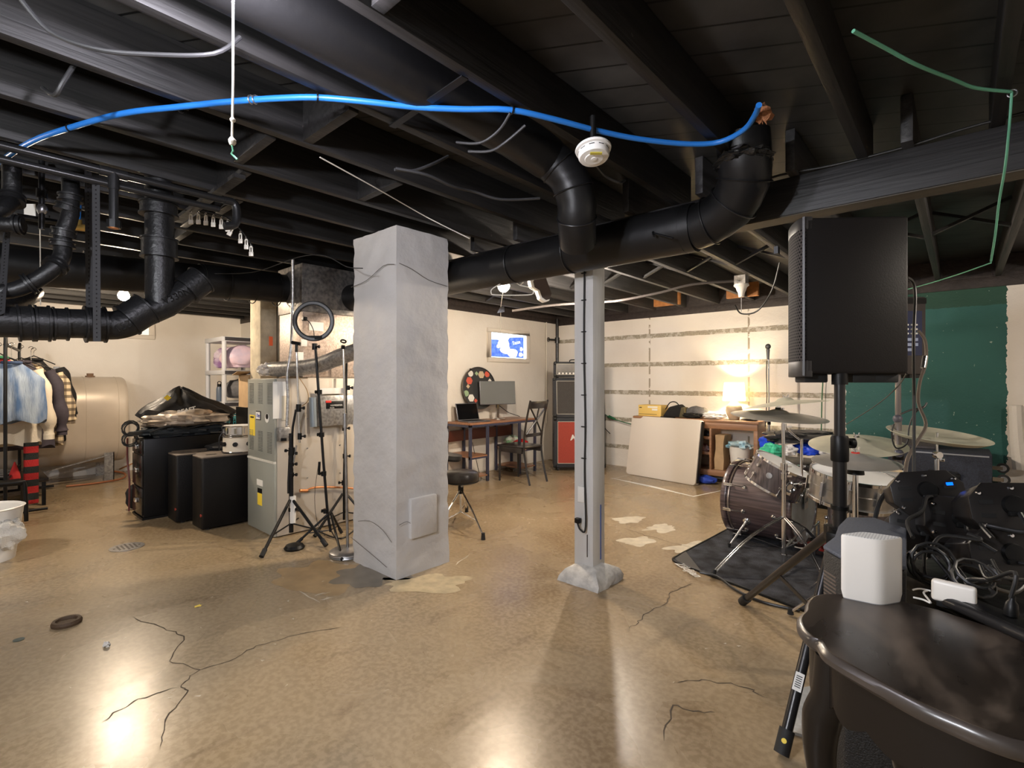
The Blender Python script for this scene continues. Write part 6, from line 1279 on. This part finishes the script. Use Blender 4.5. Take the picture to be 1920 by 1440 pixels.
# blue-grey bass cabinet lying on its side, with casters
t = thing('bass_cabinet', 'large blue grey carpeted speaker cabinet lying on its side by the green wall', 'speaker', (-.1, 6.3, 0))
gx0, gx1 = -.52, .21; bx((gx0, 6.02, .0), (gx1, 6.55, .625)).build('enclosure', CARPET, t, bevel=.012)
MB().box((gx0+.02, 6.012, .6), (gx1-.02, 6.02, .612)).build('edge_trim', mat('pale_trim_edge', (.3, .32, .36), .5), t)
hp = onY(1768, 893, 6.01); MB().cbox(hp, (.24, .012, .07)).build('side_handle', BLK, t, bevel=.006); MB().tube([hp+V((-.11, -.02, .03)), hp+V((-.1, -.03, .05)), hp+V((.1, -.03, .05)), hp+V((.11, -.02, .03))], .004, 8).build('handle_wire', CORD, t)
for z in (.50, .42): 
    k = V((gx1+.07, 6.05+.14*(z < .45)*-1+.12, z)); MB().cyl(k-V((0, .014, 0)), k+V((0, .014, 0)), .043, n=28).build('caster_wheel', RUBR, t); MB().cyl(k-V((0, .017, 0)), k+V((0, .017, 0)), .026, n=20).build('caster_hub', STEEL, t); MB().bar(V((gx1, k.y, z)), k, .05, .034).build('caster_fork', CHR, t)
bx((gx1+.0, 6.04, .03), (gx1+.055, 6.5, .36)).build('rear_recess', BLK, t)
t = thing('amplifier_head', 'small grey amplifier head on top of the blue grey cabinet', 'amplifier', (-.4, 6.3, .63)); bx((-.5, 6.15, .626), (-.17, 6.45, .76)).build('housing', mat('grey_grille_metal', (.14, .13, .14), .4, .3, var=.3, vs=60), t, bevel=.01); MB().box((-.49, 6.143, .65), (-.18, 6.15, .74)).build('grille', GRIL, t)
# ================================================================== right foreground
# PA speaker on its tripod
pb = V((-.35, 2.31, 0)); pd = dep(pb)
t = thing('speaker_tripod', 'black tripod speaker stand holding up the big loudspeaker', 'speaker stand', tuple(pb)); TUBE = mat('satin_black_tube', (.016, .015, .015), .3, .2)
MB().cyl((pb.x, pb.y, .25), (pb.x, pb.y, .98), .024, n=28).build('lower_tube', TUBE, t); MB().cyl((pb.x, pb.y, .95), (pb.x, pb.y, 1.28), .019, n=28).build('upper_tube', TUBE, t)
ct = at(1566, 855, pd).z; MB().lathe([(0, 0), (.029, 0), (.031, .005), (.031, .09), (.027, .1), (0, .1)], (pb.x, pb.y, ct-.02), n=28).build('collar', BLK, t); MB().lathe([(0, 0), (.031, 0), (.031, .015), (0, .015)], (pb.x, pb.y, at(1566, 955, pd).z), n=28).build('ring', BLK, t)
MB().cyl(V((pb.x, pb.y, ct+.05)), V((pb.x, pb.y, ct+.05))+rgt*.05, .008).cyl(V((pb.x, pb.y, ct+.05))+rgt*.04, V((pb.x, pb.y, ct+.05))+rgt*.055, .02).build('locking_knob', BLK, t)
MB().cyl((pb.x, pb.y, .60), (pb.x, pb.y, .70), .04, n=24).build('leg_hub', BLK, t)
F1, F2 = fl(1393, 1134), fl(1466, 1420); F3 = pb+rgt*.62+fwd*.1; F3.z = 0
for i, q in enumerate((F1, F2, F3)):
    d = (q-pb); d.z = 0; d.normalize(); top = V((pb.x, pb.y, .66))+d*.06; e = q+V((0, 0, .02)); dn = (e-top).normalized()
    MB().cbox((0, 0, 0), (.07, .035, .06), Matrix.Translation(V((pb.x, pb.y, .66))+d*.045) @ Matrix.Rotation(math.atan2(d.y, d.x), 4, 'Z')).build('leg_bracket', BLK, t, bevel=.004)
    MB().cyl(top, e, .0175, n=20).build('leg', TUBE, t); MB().cyl(e-dn*.07, e+dn*.008, .024, n=20).build('rubber_foot', RUBR, t)
    m_ = top.lerp(e, .52); MB().bar(m_, V((pb.x, pb.y, .27)), .02, .006, d).build('strut', TUBE, t)
    if i == 1:
        lp = at(1500, 1310, 1.66); kk = top.lerp(e, .70); n_ = (V((0, 0, 1))-dn*dn.z).normalized(); n_ = (-fwd*.8-rgt*.5+n_*.3); n_ = (n_-dn*n_.dot(dn)).normalized()
        face(t, kk+n_*.0182, dn.cross(n_), dn, .028, .06, 'barcode_label', PAPER, t, .001)
        for k in range(6): face(t, kk+n_*.0190+dn*(-.018+k*.007), dn.cross(n_), dn, .018, .003, 'bar_line', BLK, t, .0006)
        kk = top.lerp(e, .955); MB().cyl(kk+n_*.018, kk+n_*.025, .008, n=14).build('yellow_dot', YEL, t)
# the loudspeaker: front baffle faces left
H0, H1 = 1.285, 1.905; sp_d = 1.92
sl, sr = at(1512, 560, sp_d), at(1700, 560, sp_d-.0)
t = thing('loudspeaker', 'big black loudspeaker with a perforated front facing left on the tripod stand', 'loudspeaker', (pb.x, pb.y, H0))
UA = math.radians(22)
# box axes: u = depth of the box (right in view), n = toward the front baffle (left, slightly to the camera)
uy = math.radians(-4); U = (rgt*math.cos(uy)+fwd*math.sin(uy)).normalized(); W = UP.cross(U).normalized()   # W points away from the camera
wd_ = .36; c0 = V((at(1606, 560, sp_d).x, at(1606, 560, sp_d).y, 0)); hw = at(1700, 560, sp_d)-at(1512, 560, sp_d); dl = hw.length/2
def SP(u, w, z): return c0+U*u+W*w+V((0, 0, z))
dark_encl = mat('matte_black_cabinet', (.0085, .007, .0065), .5, bump=.08, bs=200, spec=.25)
def spk_prism(poly, z0, z1, mat_, name, bevel=.01, zt=0):
    n = len(poly); MB().add([SP(u, w, z0) for u, w in poly]+[SP(u, w, z1) for u, w in poly], [list(range(n))[::-1], list(range(n, 2*n))]+[[i, (i+1) % n, n+(i+1) % n, n+i] for i in range(n)]).build(name, mat_, t, bevel=bevel)
spk_prism([(-dl+.002, 0), (dl, .0), (dl, wd_*.75), (-dl+wd_*math.sin(UA), wd_*math.cos(UA))], H0+.012, H1-.004, dark_encl, 'enclosure', .012)
g = G('perforated_steel'); 
zz = g.math('FRACT', g.math('MULTIPLY', g.z, 85)); odd = g.math('MULTIPLY', g.math('FRACT', g.math('MULTIPLY', g.math('FLOOR', g.math('MULTIPLY', g.z, 85)), .5)), 1)
yy = g.math('FRACT', g.math('ADD', g.math('MULTIPLY', g.y, 90), odd)); a_ = g.math('SUBTRACT', zz, .5); b_ = g.math('SUBTRACT', yy, .5)
hole = g.math('LESS_THAN', g.math('ADD', g.math('MULTIPLY', a_, a_), g.math('MULTIPLY', b_, b_)), .10)
g.out(g.mix(hole, (.055, .047, .044), (.001, .001, .001)), .8); g.b.inputs['Specular IOR Level'].default_value = .15; PERF = g.m
# curved front grille bulging to the left
R = []
nn_ = 14
for i in range(nn_+1):
    s = i/nn_; w = -.0+(wd_)*s; bul = .045*math.sin(PI*s)**.6
    R.append((w, bul))
poly = None
def FP(w, o, z): return SP(-dl+w*math.sin(UA)*1-o*math.cos(UA), w*math.cos(UA)+o*math.sin(UA)*1, z)
def gstrip(z0, z1, m, name, off=0):
    mb = MB(); o = []
    for w, b2 in R: mb.v += [FP(w, b2+off, z0), FP(w, b2+off, z1)]
    for i in range(nn_): mb.f.append([2*i, 2*i+1, 2*i+3, 2*i+2])
    k = len(mb.v)
    for w, b2 in R: mb.v += [FP(w, b2-.006, z0), FP(w, b2-.006, z1)]
    for i in range(nn_): mb.f.append([k+2*i+2, k+2*i+3, k+2*i+1, k+2*i])
    for i in range(nn_): mb.f.append([2*i, 2*i+2, k+2*i+2, k+2*i]); mb.f.append([2*i+1, k+2*i+1, k+2*i+3, 2*i+3])
    return mb.build(name, m, t)
fp = [(-dl+.03, 0)]+[(-dl+w*math.sin(UA)-b2*math.cos(UA), w*math.cos(UA)+b2*math.sin(UA)) for w, b2 in R]+[(-dl+.18, wd_*.93)]
FRM = mat('charcoal_frame', (.03, .027, .026), .45)
spk_prism(fp, H0, H0+.065, FRM, 'lower_frame', .003); spk_prism(fp, H1-.05, H1, FRM, 'upper_frame', .003)
gstrip(H0+.06, H1-.045, PERF, 'front_grille')
MB().bar(SP(-dl-.004, -.003, H0+.005), SP(-dl-.004, -.003, H1-.003), .006, .008).build('frame_edge', FRM, t)
bp_ = SP(-dl-.05, .12, H1-.1); MB().cbox(bp_, (.015, .03, .03)).build('badge', BLK, t)
for u in (-dl+.02, -.02+.03, dl-.10): MB().add([SP(u+a, w, z) for z in (H0-.022, H0+.014) for a, w in ((0, .04), (.09, .04), (.09, .12), (0, .12))], [(0, 3, 2, 1), (4, 5, 6, 7), (0, 1, 5, 4), (1, 2, 6, 5), (2, 3, 7, 6), (3, 0, 4, 7)]).build('rubber_foot', RUBR, t, bevel=.006)
MB().cyl((pb.x, pb.y, H0-.03), (pb.x, pb.y, H0+.02), .028, n=20).build('pole_socket', BLK, t)

# second loudspeaker behind, rear panel toward us
q = at(1683, 720, 3.45); 
t = thing('mixer_speaker', 'black speaker with a control panel on its back, half hidden behind the big loudspeaker', 'loudspeaker', tuple(at(1690, 630, 3.45)))
def Q(px, py, d): return at(px, py, d)
a0, a1 = at(1640, 560, 3.45), at(1737, 560, 3.45); zt, zb_ = at(1737, 556, 3.45).z, at(1737, 702, 3.45).z
UU = (a1-a0).normalized(); M = Matrix((UU, fwd, UP)).transposed().to_4x4(); M.translation = V((a0.x, a0.y, 0)); w = (a1-a0).length
MB().box((0, 0, zb_), (w, .3, zt), M).build('enclosure', mat('brown_black_cabinet', (.05, .042, .04), .5), t, bevel=.012)
MB().box((w-.22, -.006, zb_+.13), (w-.035, 0, zt-.10), M).build('control_panel', mat('dark_blue_panel', (.012, .02, .07), .35), t)
parts('knob', PAPER, t, [MB().cyl(M @ V((w-.2+.03*i, -.005, zb_+.34-.03*j)), M @ V((w-.2+.03*i, -.018, zb_+.34-.03*j)), .006, n=10) for i in range(5) for j in range(3)])
parts('socket', mat('pale_blue_label', (.35, .42, .6), .4), t, [MB().cbox((w-.17+.045*(i % 3), -.008, zb_+.24-.035*(i//3)), (.03, .004, .02), M) for i in range(8)])
MB().cyl(M @ V((w-.06, -.006, zb_+.29)), M @ V((w-.06, -.010, zb_+.29)), .004, n=8).build('power_light', mat('green_light', (.05, .9, .2), .4, emit=3), t)
MB().box((w-.15, -.004, zt-.05), (w-.002, .0, zt-.01), M).build('handle_recess', BLK, t); MB().box((w-.1, .02, zb_-.025), (w-.01, .12, zb_), M).build('foot', RUBR, t)
c = V((at(1684, 720, 3.5).x, at(1684, 720, 3.5).y, 0)); t = thing('rear_speaker_stand', 'grey metal speaker pole under the half hidden speaker', 'speaker stand', tuple(c))
MB().cyl((c.x, c.y, .1), (c.x, c.y, zb_), .017, n=20).cyl((c.x, c.y, .1), (c.x, c.y, at(1684, 785, 3.5).z), .021, n=20).build('pole', mat('grey_pole', (.2, .18, .175), .3, .6), t)
MB().cyl((c.x, c.y, .72), (c.x, c.y, .82), .035).build('collar', BLK, t)
for k in range(3):
    a = .5+2*PI*k/3; MB().tube([(c.x, c.y, .62), (c.x+.4*math.cos(a), c.y+.4*math.sin(a), .015)], .012, 10).build('leg', BLKM, t)
for (px, py, nm, lb) in ((1683, 785, 'wall_wart', 'small grey and red power plug hanging at the rear speaker pole, upper one'), (1685, 850, 'wall_wart', 'small grey and red power plug at the rear speaker pole, lower one')):
    o = MB().blob(at(px, py, 3.35), (.028, .024, .026), 3, .15, 2, n=18); tag(o.build(nm, mat('slate_plastic', (.10, .10, .13), .4)), lb, 'plug')
    # red stripe
tag(MB().tube([at(1676, 795, 3.35), at(1672, 815, 3.35), at(1680, 840, 3.35), at(1700, 832, 3.35), at(1705, 800, 3.35), at(1715, 775, 3.35), at(1732, 762, 3.35)], .005, 8, smooth=5).build('tangled_cable', CORDG), 'dark tangled cable loop at the rear speaker pole', 'cable')
tag(MB().tube([at(1690, 776, 3.3), at(1710, 768, 3.3), at(1730, 765, 3.3), at(1738, 755, 3.3)], .006, 8, smooth=5).build('black_lead', CORD), 'short black lead running right from the upper power plug', 'cable')
# cables falling from the loudspeaker
cable('speaker_cable', 'straight black cable hanging from the back of the big loudspeaker', [at(1700, 520, 2.15), at(1712, 530, 2.2), at(1716, 560, 2.2), at(1713, 640, 2.15), at(1714, 760, 2.15), at(1713, 900, 2.1)], .0065, CORD)
cable('speaker_cable', 'thick grey brown cable with a silver plug curving down behind the loudspeaker', [at(1722, 620, 2.9), at(1735, 640, 2.9), at(1736, 680, 2.9), at(1725, 715, 2.8), at(1722, 755, 2.7), at(1736, 795, 2.6), at(1722, 825, 2.45), at(1702, 860, 2.35), at(1697, 905, 2.2), at(1700, 945, 2.0)], .008, mat('brown_grey_cord', (.11, .09, .075), .4))
tag(MB().cyl(at(1735, 668, 2.88), at(1731, 690, 2.87), .013, n=16).build('cable_plug', CHR), 'silver cable plug on the thick cable behind the loudspeaker', 'plug')
cable('thin_cable', 'thin black cable running diagonally from the loudspeaker to the drums', [at(1700, 700, 2.2), at(1680, 728, 2.6), at(1640, 762, 3.2), at(1575, 803, 3.9)], .003, CORD)
cable('side_cable', 'black cable arching from the light fixtures down behind the floor speaker', [at(1700, 905, 1.75), at(1670, 915, 1.85), at(1650, 940, 1.9), at(1640, 975, 1.9)], .008, CORD)
cable('wall_wire', 'dark green wire hanging down the wall behind the speaker tripod', [onY(1543, 712, 6.6), onY(1541, 750, 6.6), onY(1540, 800, 6.6), onY(1538, 830, 6.6)], .006, MATS['dark_green_cord'])

# floor speaker (top visible behind the table)
t = thing('floor_speaker', 'black speckled floor speaker with a painted bluish reflection on its top behind the white router', 'speaker', tuple(V((at(1620, 1000, 1.6).x, at(1620, 1000, 1.6).y, 0))))
SPK = mat('black_speckled_coating', (.013, .012, .011), .6, var=.4, vs=150, bump=.6, bs=250); ZT = .80
A0 = fl(1543, 1022, ZT); A1 = fl(1585, 1046, ZT); A2 = fl(1700, 1062, ZT); A3 = fl(1700, 990, ZT); A4 = fl(1640, 970, ZT); A5 = fl(1588, 969, ZT); A6 = fl(1572, 985, ZT); A7 = fl(1565, 1005, ZT)
poly = [A0, A1, A2, A3, A4, A5, A6, A7]; poly = [(p.x, p.y) for p in poly]
MB().prism(poly, .02, ZT-.012).build('enclosure', SPK, t, bevel=.008); MB().prism(poly, ZT-.012, ZT).build('top_panel', mat('bluish_sheen_top', (.075, .085, .11), .75, var=.25, vs=160, bump=.4, bs=250), t, bevel=.005)  # bluish reflection on the top panel is put into its colour
parts('grille_slat', mat('brown_slat', (.11, .085, .07), .4), t, [MB().bar(A0.lerp(A1, .06)+V((0, 0, -.07-k*.0105)), A0.lerp(A1, .62)+V((0, 0, -.07-k*.0105)), .004, .004) for k in range(44)])

# ---- console table
TZ = .75; t = thing('console_table', 'dark scalloped half round console table in the right foreground', 'table', (-.05, .95, 0))
tp = [fl(*p, TZ) for p in ((1548, 1112), (1525, 1117), (1514, 1130), (1512, 1143), (1503, 1152), (1500, 1162), (1506, 1177), (1522, 1192), (1538, 1200), (1550, 1218), (1572, 1234), (1610, 1256), (1660, 1284), (1720, 1316), (1780, 1343), (1850, 1372), (1930, 1396), (2010, 1400), (2080, 1382))]
back = fl(1548, 1112, TZ); tail = [fl(2180, 1380, TZ), fl(2120, 1265, TZ), fl(1980, 1215, TZ), fl(1760, 1142, TZ), fl(1640, 1114, TZ)]
sm = spline(tp, 4)+tail
ctr_ = sum(sm, V())/len(sm)
TW = bpy.data.materials.get('x'); g = G('dark_weathered_tabletop'); f = g.noise(5, 9, stretch=(1.6, .7, 1), dist=.8); f2 = g.noise(2.2, 4)
cc_ = g.ramp(f, [(.32, (.008, .006, .005)), (.5, (.022, .016, .012)), (.68, (.085, .065, .05))]); g.out(cc_, g.math('MULTIPLY_ADD', f, .3, .15)); g.bump(f, .1, .004); TW = g.m
EDG = mat('worn_table_edge', (.06, .048, .04), .3, var=.35, vs=12)
R = []
for off, z in ((-.012, TZ-.030), (.0, TZ-.028), (.008, TZ-.020), (.008, TZ-.010), (.002, TZ-.003), (-.006, TZ)):
    R.append([p+(V((p.x-ctr_.x, p.y-ctr_.y, 0)).normalized())*off+V((0, 0, z-p.z)) for p in sm])
MB().rings(R, cap=True).build('tabletop_edge', EDG, t)
n = len(sm); MB().prism([(p.x+(ctr_.x-p.x)*.03, p.y+(ctr_.y-p.y)*.03) for p in sm], TZ-.004, TZ+.0012).build('tabletop', TW, t)
BR2 = mat('dark_bronze_paint', (.010, .0075, .006), .38, spec=.3)
ap = [p+(ctr_-p)*.14 for p in sm]
def wall_loop(P, z0, z1, th=.018, curve=0, name='apron'):
    mb = MB(); n = len(P); vs = []
    for i, p in enumerate(P):
        q = p+(ctr_-p).normalized()*th; zz = z0-curve*abs(math.sin(i*PI/9)); vs += [(p.x, p.y, z1), (p.x, p.y, zz), (q.x, q.y, zz), (q.x, q.y, z1)]
    mb.v += [V(v) for v in vs]
    for i in range(n):
        j = (i+1) % n
        for a, b in ((0, 1), (1, 2), (2, 3), (3, 0)): mb.f.append([4*i+a, 4*i+b, 4*j+b, 4*j+a])
    return mb.build(name, BR2, t)
wall_loop(ap, TZ-.11, TZ-.03, curve=.02)
def cabriole(c, dirv, name='leg'):
    d = V(dirv).normalized(); P = []; rad = []
    for z, o, r in ((TZ-.035, .0, .030), (TZ-.12, .004, .034), (TZ-.17, .018, .036), (TZ-.25, .022, .029), (TZ-.38, .005, .021), (TZ-.52, -.012, .016), (TZ-.64, -.004, .014), (TZ-.71, .02, .016), (.012, .035, .02), (0, .035, .018)):
        P.append(V((c.x, c.y, z))+d*o); rad.append(r)
    k = 5; PP = spline(P, k); rr = []
    for i in range(len(PP)):
        s = i/k; a = int(min(s, len(rad)-2)); rr.append(rad[a]+(rad[a+1]-rad[a])*(s-a))
    MB().tube(PP, rr, 14).build(name, BR2, t)
l1 = fl(1560, 1196, TZ); cabriole(V((l1.x, l1.y, 0)), (l1-ctr_)*V((1, 1, 0)).x if False else V((l1.x-ctr_.x, l1.y-ctr_.y, 0)))
l2 = fl(1690, 1242, TZ); l2 = at(1690, 1300, .93); cabriole(V((l2.x, l2.y, 0))+(ctr_-l2)*V((1, 1, 0)).x*0, V((l2.x-ctr_.x, l2.y-ctr_.y, 0)))
l3 = V((tail[1].x, tail[1].y, 0)).lerp(V((ctr_.x, ctr_.y, 0)), .15); cabriole(l3, V((l3.x-ctr_.x, l3.y-ctr_.y, 0)))
l4 = V((tail[3].x, tail[3].y, 0)).lerp(V((ctr_.x, ctr_.y, 0)), .2); cabriole(l4, V((l4.x-ctr_.x, l4.y-ctr_.y, 0)))
# router
rb_ = fl(1660, 1137, TZ); rl = fl(1613, 1113, TZ); rr_ = fl(1711, 1134, TZ)
t = thing('router', 'white square tower router with a perforated top on the dark table', 'router', tuple(rb_))
d1 = (rl-rb_); d1.z = 0; d2 = (rr_-rb_); d2.z = 0; hw_ = .084
d1 = (-rgt*.82+fwd*.58).normalized()*hw_; d2 = (rgt*.98+fwd*.30).normalized()*hw_*.93
fr = at(1652, 1137, 1.152); fr.z = TZ+.003
h_ = fl(1652, 1137, TZ).z
def rsq(s, n=6, r=.2):
    P = [V(fr), V(fr)+d2, V(fr)+d2+d1, V(fr)+d1]; c = sum(P, V())/4; P = [c+(p-c)*s for p in P]
    return [V((x, y, 0)) for x, y in rr2([V((p.x, p.y, 0)) for p in P], .018*s, n)]
ROUT = mat('ivory_plastic', (.70, .66, .60), .4)
hh = .152; R = [[p+V((0, 0, z)) for p in rsq(s)] for s, z in ((.94, TZ+.003), (.97, TZ+.012), (1, TZ+.02), (1, TZ+hh*.5), (1.0, TZ+hh-.004), (.97, TZ+hh))]
MB().rings(R).build('body', ROUT, t)
g = G('dimpled_top'); a_ = g.math('SUBTRACT', g.math('FRACT', g.math('MULTIPLY', g.x, 170)), .5); b_ = g.math('SUBTRACT', g.math('FRACT', g.math('MULTIPLY', g.y, 170)), .5)
ho = g.math('LESS_THAN', g.math('ADD', g.math('MULTIPLY', a_, a_), g.math('MULTIPLY', b_, b_)), .07); g.out(g.mix(ho, (.62, .62, .60), (.25, .26, .27)), .45)
MB().rings([[p+V((0, 0, z)) for p in rsq(.90)] for z in (TZ+hh-.001, TZ+hh+.0008)]).build('top_vent', g.m, t)
MB().rings([[p+V((0, 0, z)) for p in rsq(.93)] for z in (TZ+.0008, TZ+.006)]).build('base_ring', mat('grey_ring', (.25, .25, .25), .5), t)
# small white box
wb = fl(1775, 1142, TZ+.01); t = thing('white_adapter', 'small white rounded adapter box right of the router', 'adapter', tuple(wb))
xa = (fl(1812, 1141, TZ)-fl(1745, 1124, TZ)); xa.z = 0; xa.normalize(); ya = UP.cross(xa); a = fl(1745, 1134, TZ); M = Matrix((xa, ya, UP)).transposed().to_4x4(); M.translation = V((a.x, a.y, TZ))
MB().box((0, 0, .012), (.078, .022, .06), M).build('case', ROUT, t, bevel=.007, seg=4) ; MB().box((.01, .002, .0015), (.07, .02, .013), M).build('base', BLK, t)
# power strip
ps0, ps1 = fl(1752, 1128, TZ), fl(1935, 1212, TZ); t = thing('power_strip', 'long black power strip along the back edge of the dark table', 'power strip', tuple(ps0))
dv = (ps1-ps0).normalized(); ps1 = ps0+dv*.42; sd_ = UP.cross(dv)
MB().bar(ps0+V((0, 0, .014))+sd_*.03, ps1+V((0, 0, .014))+sd_*.03, .05, .025, UP).build('housing', BLK, t, bevel=.005) ; MB().cyl(ps0+V((0, 0, .014)), ps1+V((0, 0, .014)), .0125, n=14).build('rounded_edge', TUBE, t)
PL = []
for i, (px, py) in enumerate(((1838, 1122), (1858, 1142), (1885, 1160))):
    pc = ps0+dv*(.135+.055*i)+sd_*.035+V((0, 0, .028)); tt = thing('power_plug', ['black power plug nearest the white adapter in the power strip', 'black power plug, middle one in the power strip', 'black power plug furthest right in the power strip'][i], 'plug', tuple(pc))
    MB().lathe([(.0, 0), (.011, 0), (.012, .010), (.010, .026), (.0055, .032), (.005, .042), (0, .042)], pc, UP+sd_*.1, n=16).build('body', BLK, tt); PL.append(pc+V((0, 0, .055)))
    top = [at(1838, 1060, 1.2), at(1860, 1050, 1.22), at(1935, 1075, 1.1)][i]
    if i < 2: MB().tube([pc+V((0, 0, .038)), pc+V((0, 0, .09))-sd_*-.01, top.lerp(pc, .3), top], .004, 8, smooth=5).build('lead', CORD, tt)
    else: MB().tube([pc+V((0, 0, .038)), pc+V((-.02, -.0, .08)), pc+V((-.05, .05, .10)), top], .003, 8, smooth=5).build('lead', CORD, tt)
for i, P in enumerate((((1712, 1106), (1725, 1104), (1745, 1108)), ((1712, 1120), (1730, 1124), (1745, 1130), (1732, 1112), (1738, 1108)))):
    tag(MB().tube([fl(a, b, TZ+.006) for a, b in P], .0022, 8, smooth=5).build('white_wire', WHT), ['white wire from the router straight to the adapter', 'white wire bent in a hook between the router and the adapter'][i], 'wire')

# black bin/case behind the table carrying the lights
t = thing('storage_case', 'low black trunk with a glossy lid under the black stage lights', 'trunk', tuple(at(1830, 1120, 1.5)))
TRK = mat('black_trunk_film', (.006, .006, .0065), .4, bump=.6, bs=12, spec=.3)
K = Matrix.Rotation(YAW, 4, 'Z'); tc_ = at(1900, 1100, 1.62); K = Matrix.Translation(V((tc_.x, tc_.y, 0))) @ K
MB().box((-.28, -.2, .0), (.4, .22, .60), K).build('trunk_body', TRK, t, bevel=.02); MB().box((-.29, -.21, .56), (.41, .23, .615), K).build('lid', TRK, t, bevel=.015)
# stage lights
LC = mat('black_light_case', (.010, .0085, .008), .36, spec=.4)
def par(label, px, py, d, led, rot=0, roll=0):
    c = at(px, py, d); t = thing('stage_light', label, 'stage light', tuple(c), 0, None)
    M = Matrix.Translation(c) @ Matrix.Rotation(YAW+rot, 4, 'Z') @ Matrix.Rotation(-.25, 4, 'X') @ Matrix.Rotation(roll, 4, 'Y') @ Matrix.Rotation(PI/2, 4, 'X')
    w, h = .105, .075
    octo = [(-w, -h*.4), (-w*.62, -h), (w*.62, -h), (w, -h*.4), (w, h*.4), (w*.62, h), (-w*.62, h), (-w, h*.4)]
    MB().prism(octo, 0, .012, M).build('back_plate', LC, t, bevel=.002)
    # tapering body behind the plate
    n = 8; MB().add([M @ V((x*.97, y*.97, 0)) for x, y in octo]+[M @ V((x*.80, y*.72, -.14)) for x, y in octo], [list(range(8)), list(range(8, 16))[::-1]]+[[i, (i+1) % 8, 8+(i+1) % 8, 8+i] for i in range(8)]).build('housing', LC, t, bevel=.003)
    MB().lathe([(0, 0), (.03, 0), (.026, .01), (0, .012)], M @ V((0, .01, .012)), M.to_3x3() @ V((0, 0, 1)), n=24).build('rear_knob', BLK, t)
    parts('slot', mat('slot_black', (.002, .002, .002), .8), t, [MB().cbox((sx*w*.62, sy*.012, .0125), (.035, .012, .003), M) for sx in (-1, 1) for sy in (-1.6, 1.6)])
    parts('screw', CHR, t, [MB().lathe([(0, 0), (.007, 0), (.005, .007), (0, .008)], M @ V((x, y, .012)), M.to_3x3() @ V((0, 0, 1)), n=12) for x, y in ((-.08, .045), (.08, .045), (-.08, -.045), (.08, -.045), (0, .06))])
    MB().cbox((.065, .028, .0135), (.018, .010, .003), M).build('indicator', led, t)
    MB().box((-.02, -.02, .012), (.02, -.005, .026), M).build('cable_socket', BLK, t, bevel=.002)
    e = M @ V((0, -.012, .03)); return e
LED = lambda n, c: mat('led_'+n, c, .4, emit=1.5)
e1_ = par('black stage light with a blue indicator, top left of the pile', 1738, 925, 1.72, LED('blue', (.0, .1, .9)), -.35, -.12)
e2_ = par('black stage light at the right edge of the pile, marked by a green indicator', 1898, 955, 1.45, LED('green', (.02, .7, .1)), -.3, -.05)
e3_ = par('black stage light with a white label strip, middle of the pile', 1800, 978, 1.64, PAPER, -.22, .1)
e4_ = par('black stage light with a red indicator, lower left of the pile', 1735, 995, 1.72, LED('red', (.8, .0, .0)), -.4, .08)
e5_ = par('black stage light with an amber indicator, lower right of the pile', 1895, 1045, 1.42, LED('amber', (.8, .35, .0)), -.18, .03)
lp = at(1795, 974, 1.60)
rs = random.Random(11)
def wires(a, b, sag, lab, r=.005, m=CORD, j=.04):
    a, b = V(a), V(b); P = [a]
    for k in (1, 2, 3): P.append(a.lerp(b, k/4)+V((rs.uniform(-j, j), rs.uniform(-j, j), -sag*math.sin(PI*k/4)+rs.uniform(-j, j)*.5)))
    P.append(b); tag(MB().tube(P, r, 8, smooth=6).build('power_lead', m), lab, 'cable')
hubp = at(1745, 1030, 1.40)
wires(e1_, at(1712, 1008, 1.5), -.01, 'black lead dropping from the top left stage light to behind the router', .006)
wires(e2_, at(1862, 1010, 1.38), .02, 'black lead hanging from the stage light with the green indicator', .006)
wires(e3_, hubp, .03, 'black lead from the middle stage light to the tangle behind the router', .006)
wires(e4_, at(1720, 1070, 1.38), .06, 'black lead looping down from the stage light with the red indicator')
wires(e5_, at(1862, 1110, 1.2), .02, 'black lead from the lower right stage light down to the plugs')
wires(at(1745, 1030, 1.4), at(1868, 1035, 1.36), -.05, 'black lead arching from the tangle to the right pile of lights')
wires(at(1748, 1040, 1.38), at(1770, 1090, 1.28), .04, 'black lead hanging in a loop behind the white adapter')
wires(at(1780, 1045, 1.38), at(1850, 1090, 1.26), .05, 'black lead sagging toward the power strip')
wires(at(1820, 1105, 1.22), at(1900, 1090, 1.2), -.03, 'black lead arched over the power plugs')
tag(coil(at(1752, 1060, 1.36), .045, 3, .004, CORD, (.3, -.9, .3), .3).build('cable_coil', CORD), 'tangled black cable coil between the router and the stage lights', 'cable')
tag(coil(at(1835, 1085, 1.25), .04, 2, .004, CORD, (.3, -.5, .8), .3).build('cable_coil', CORD), 'small black cable loop above the power plugs', 'cable')
# paper sheet / white tile at the tripod foot
tag(MB().prism([(p.x, p.y) for p in (fl(1478, 1375), fl(1500, 1295), fl(1530, 1290), fl(1560, 1400))], .001, .012).build('floor_vent', mat('pale_grey_tile', (.5, .5, .47), .6, var=.2, vs=60)), 'pale textured sheet on the floor under the table legs', 'sheet')
# white cloth on the right wall edge
tag(MB().tube([onY(1905, 760, 6.5), onY(1908, 820, 6.5), onY(1915, 880, 6.5)], [.05, .07, .06], 10, smooth=4).build('hanging_cloth', mat('white_canvas', (.72, .68, .62), .8, bump=.5)), 'white cloth hanging on the wall at the right edge', 'cloth')
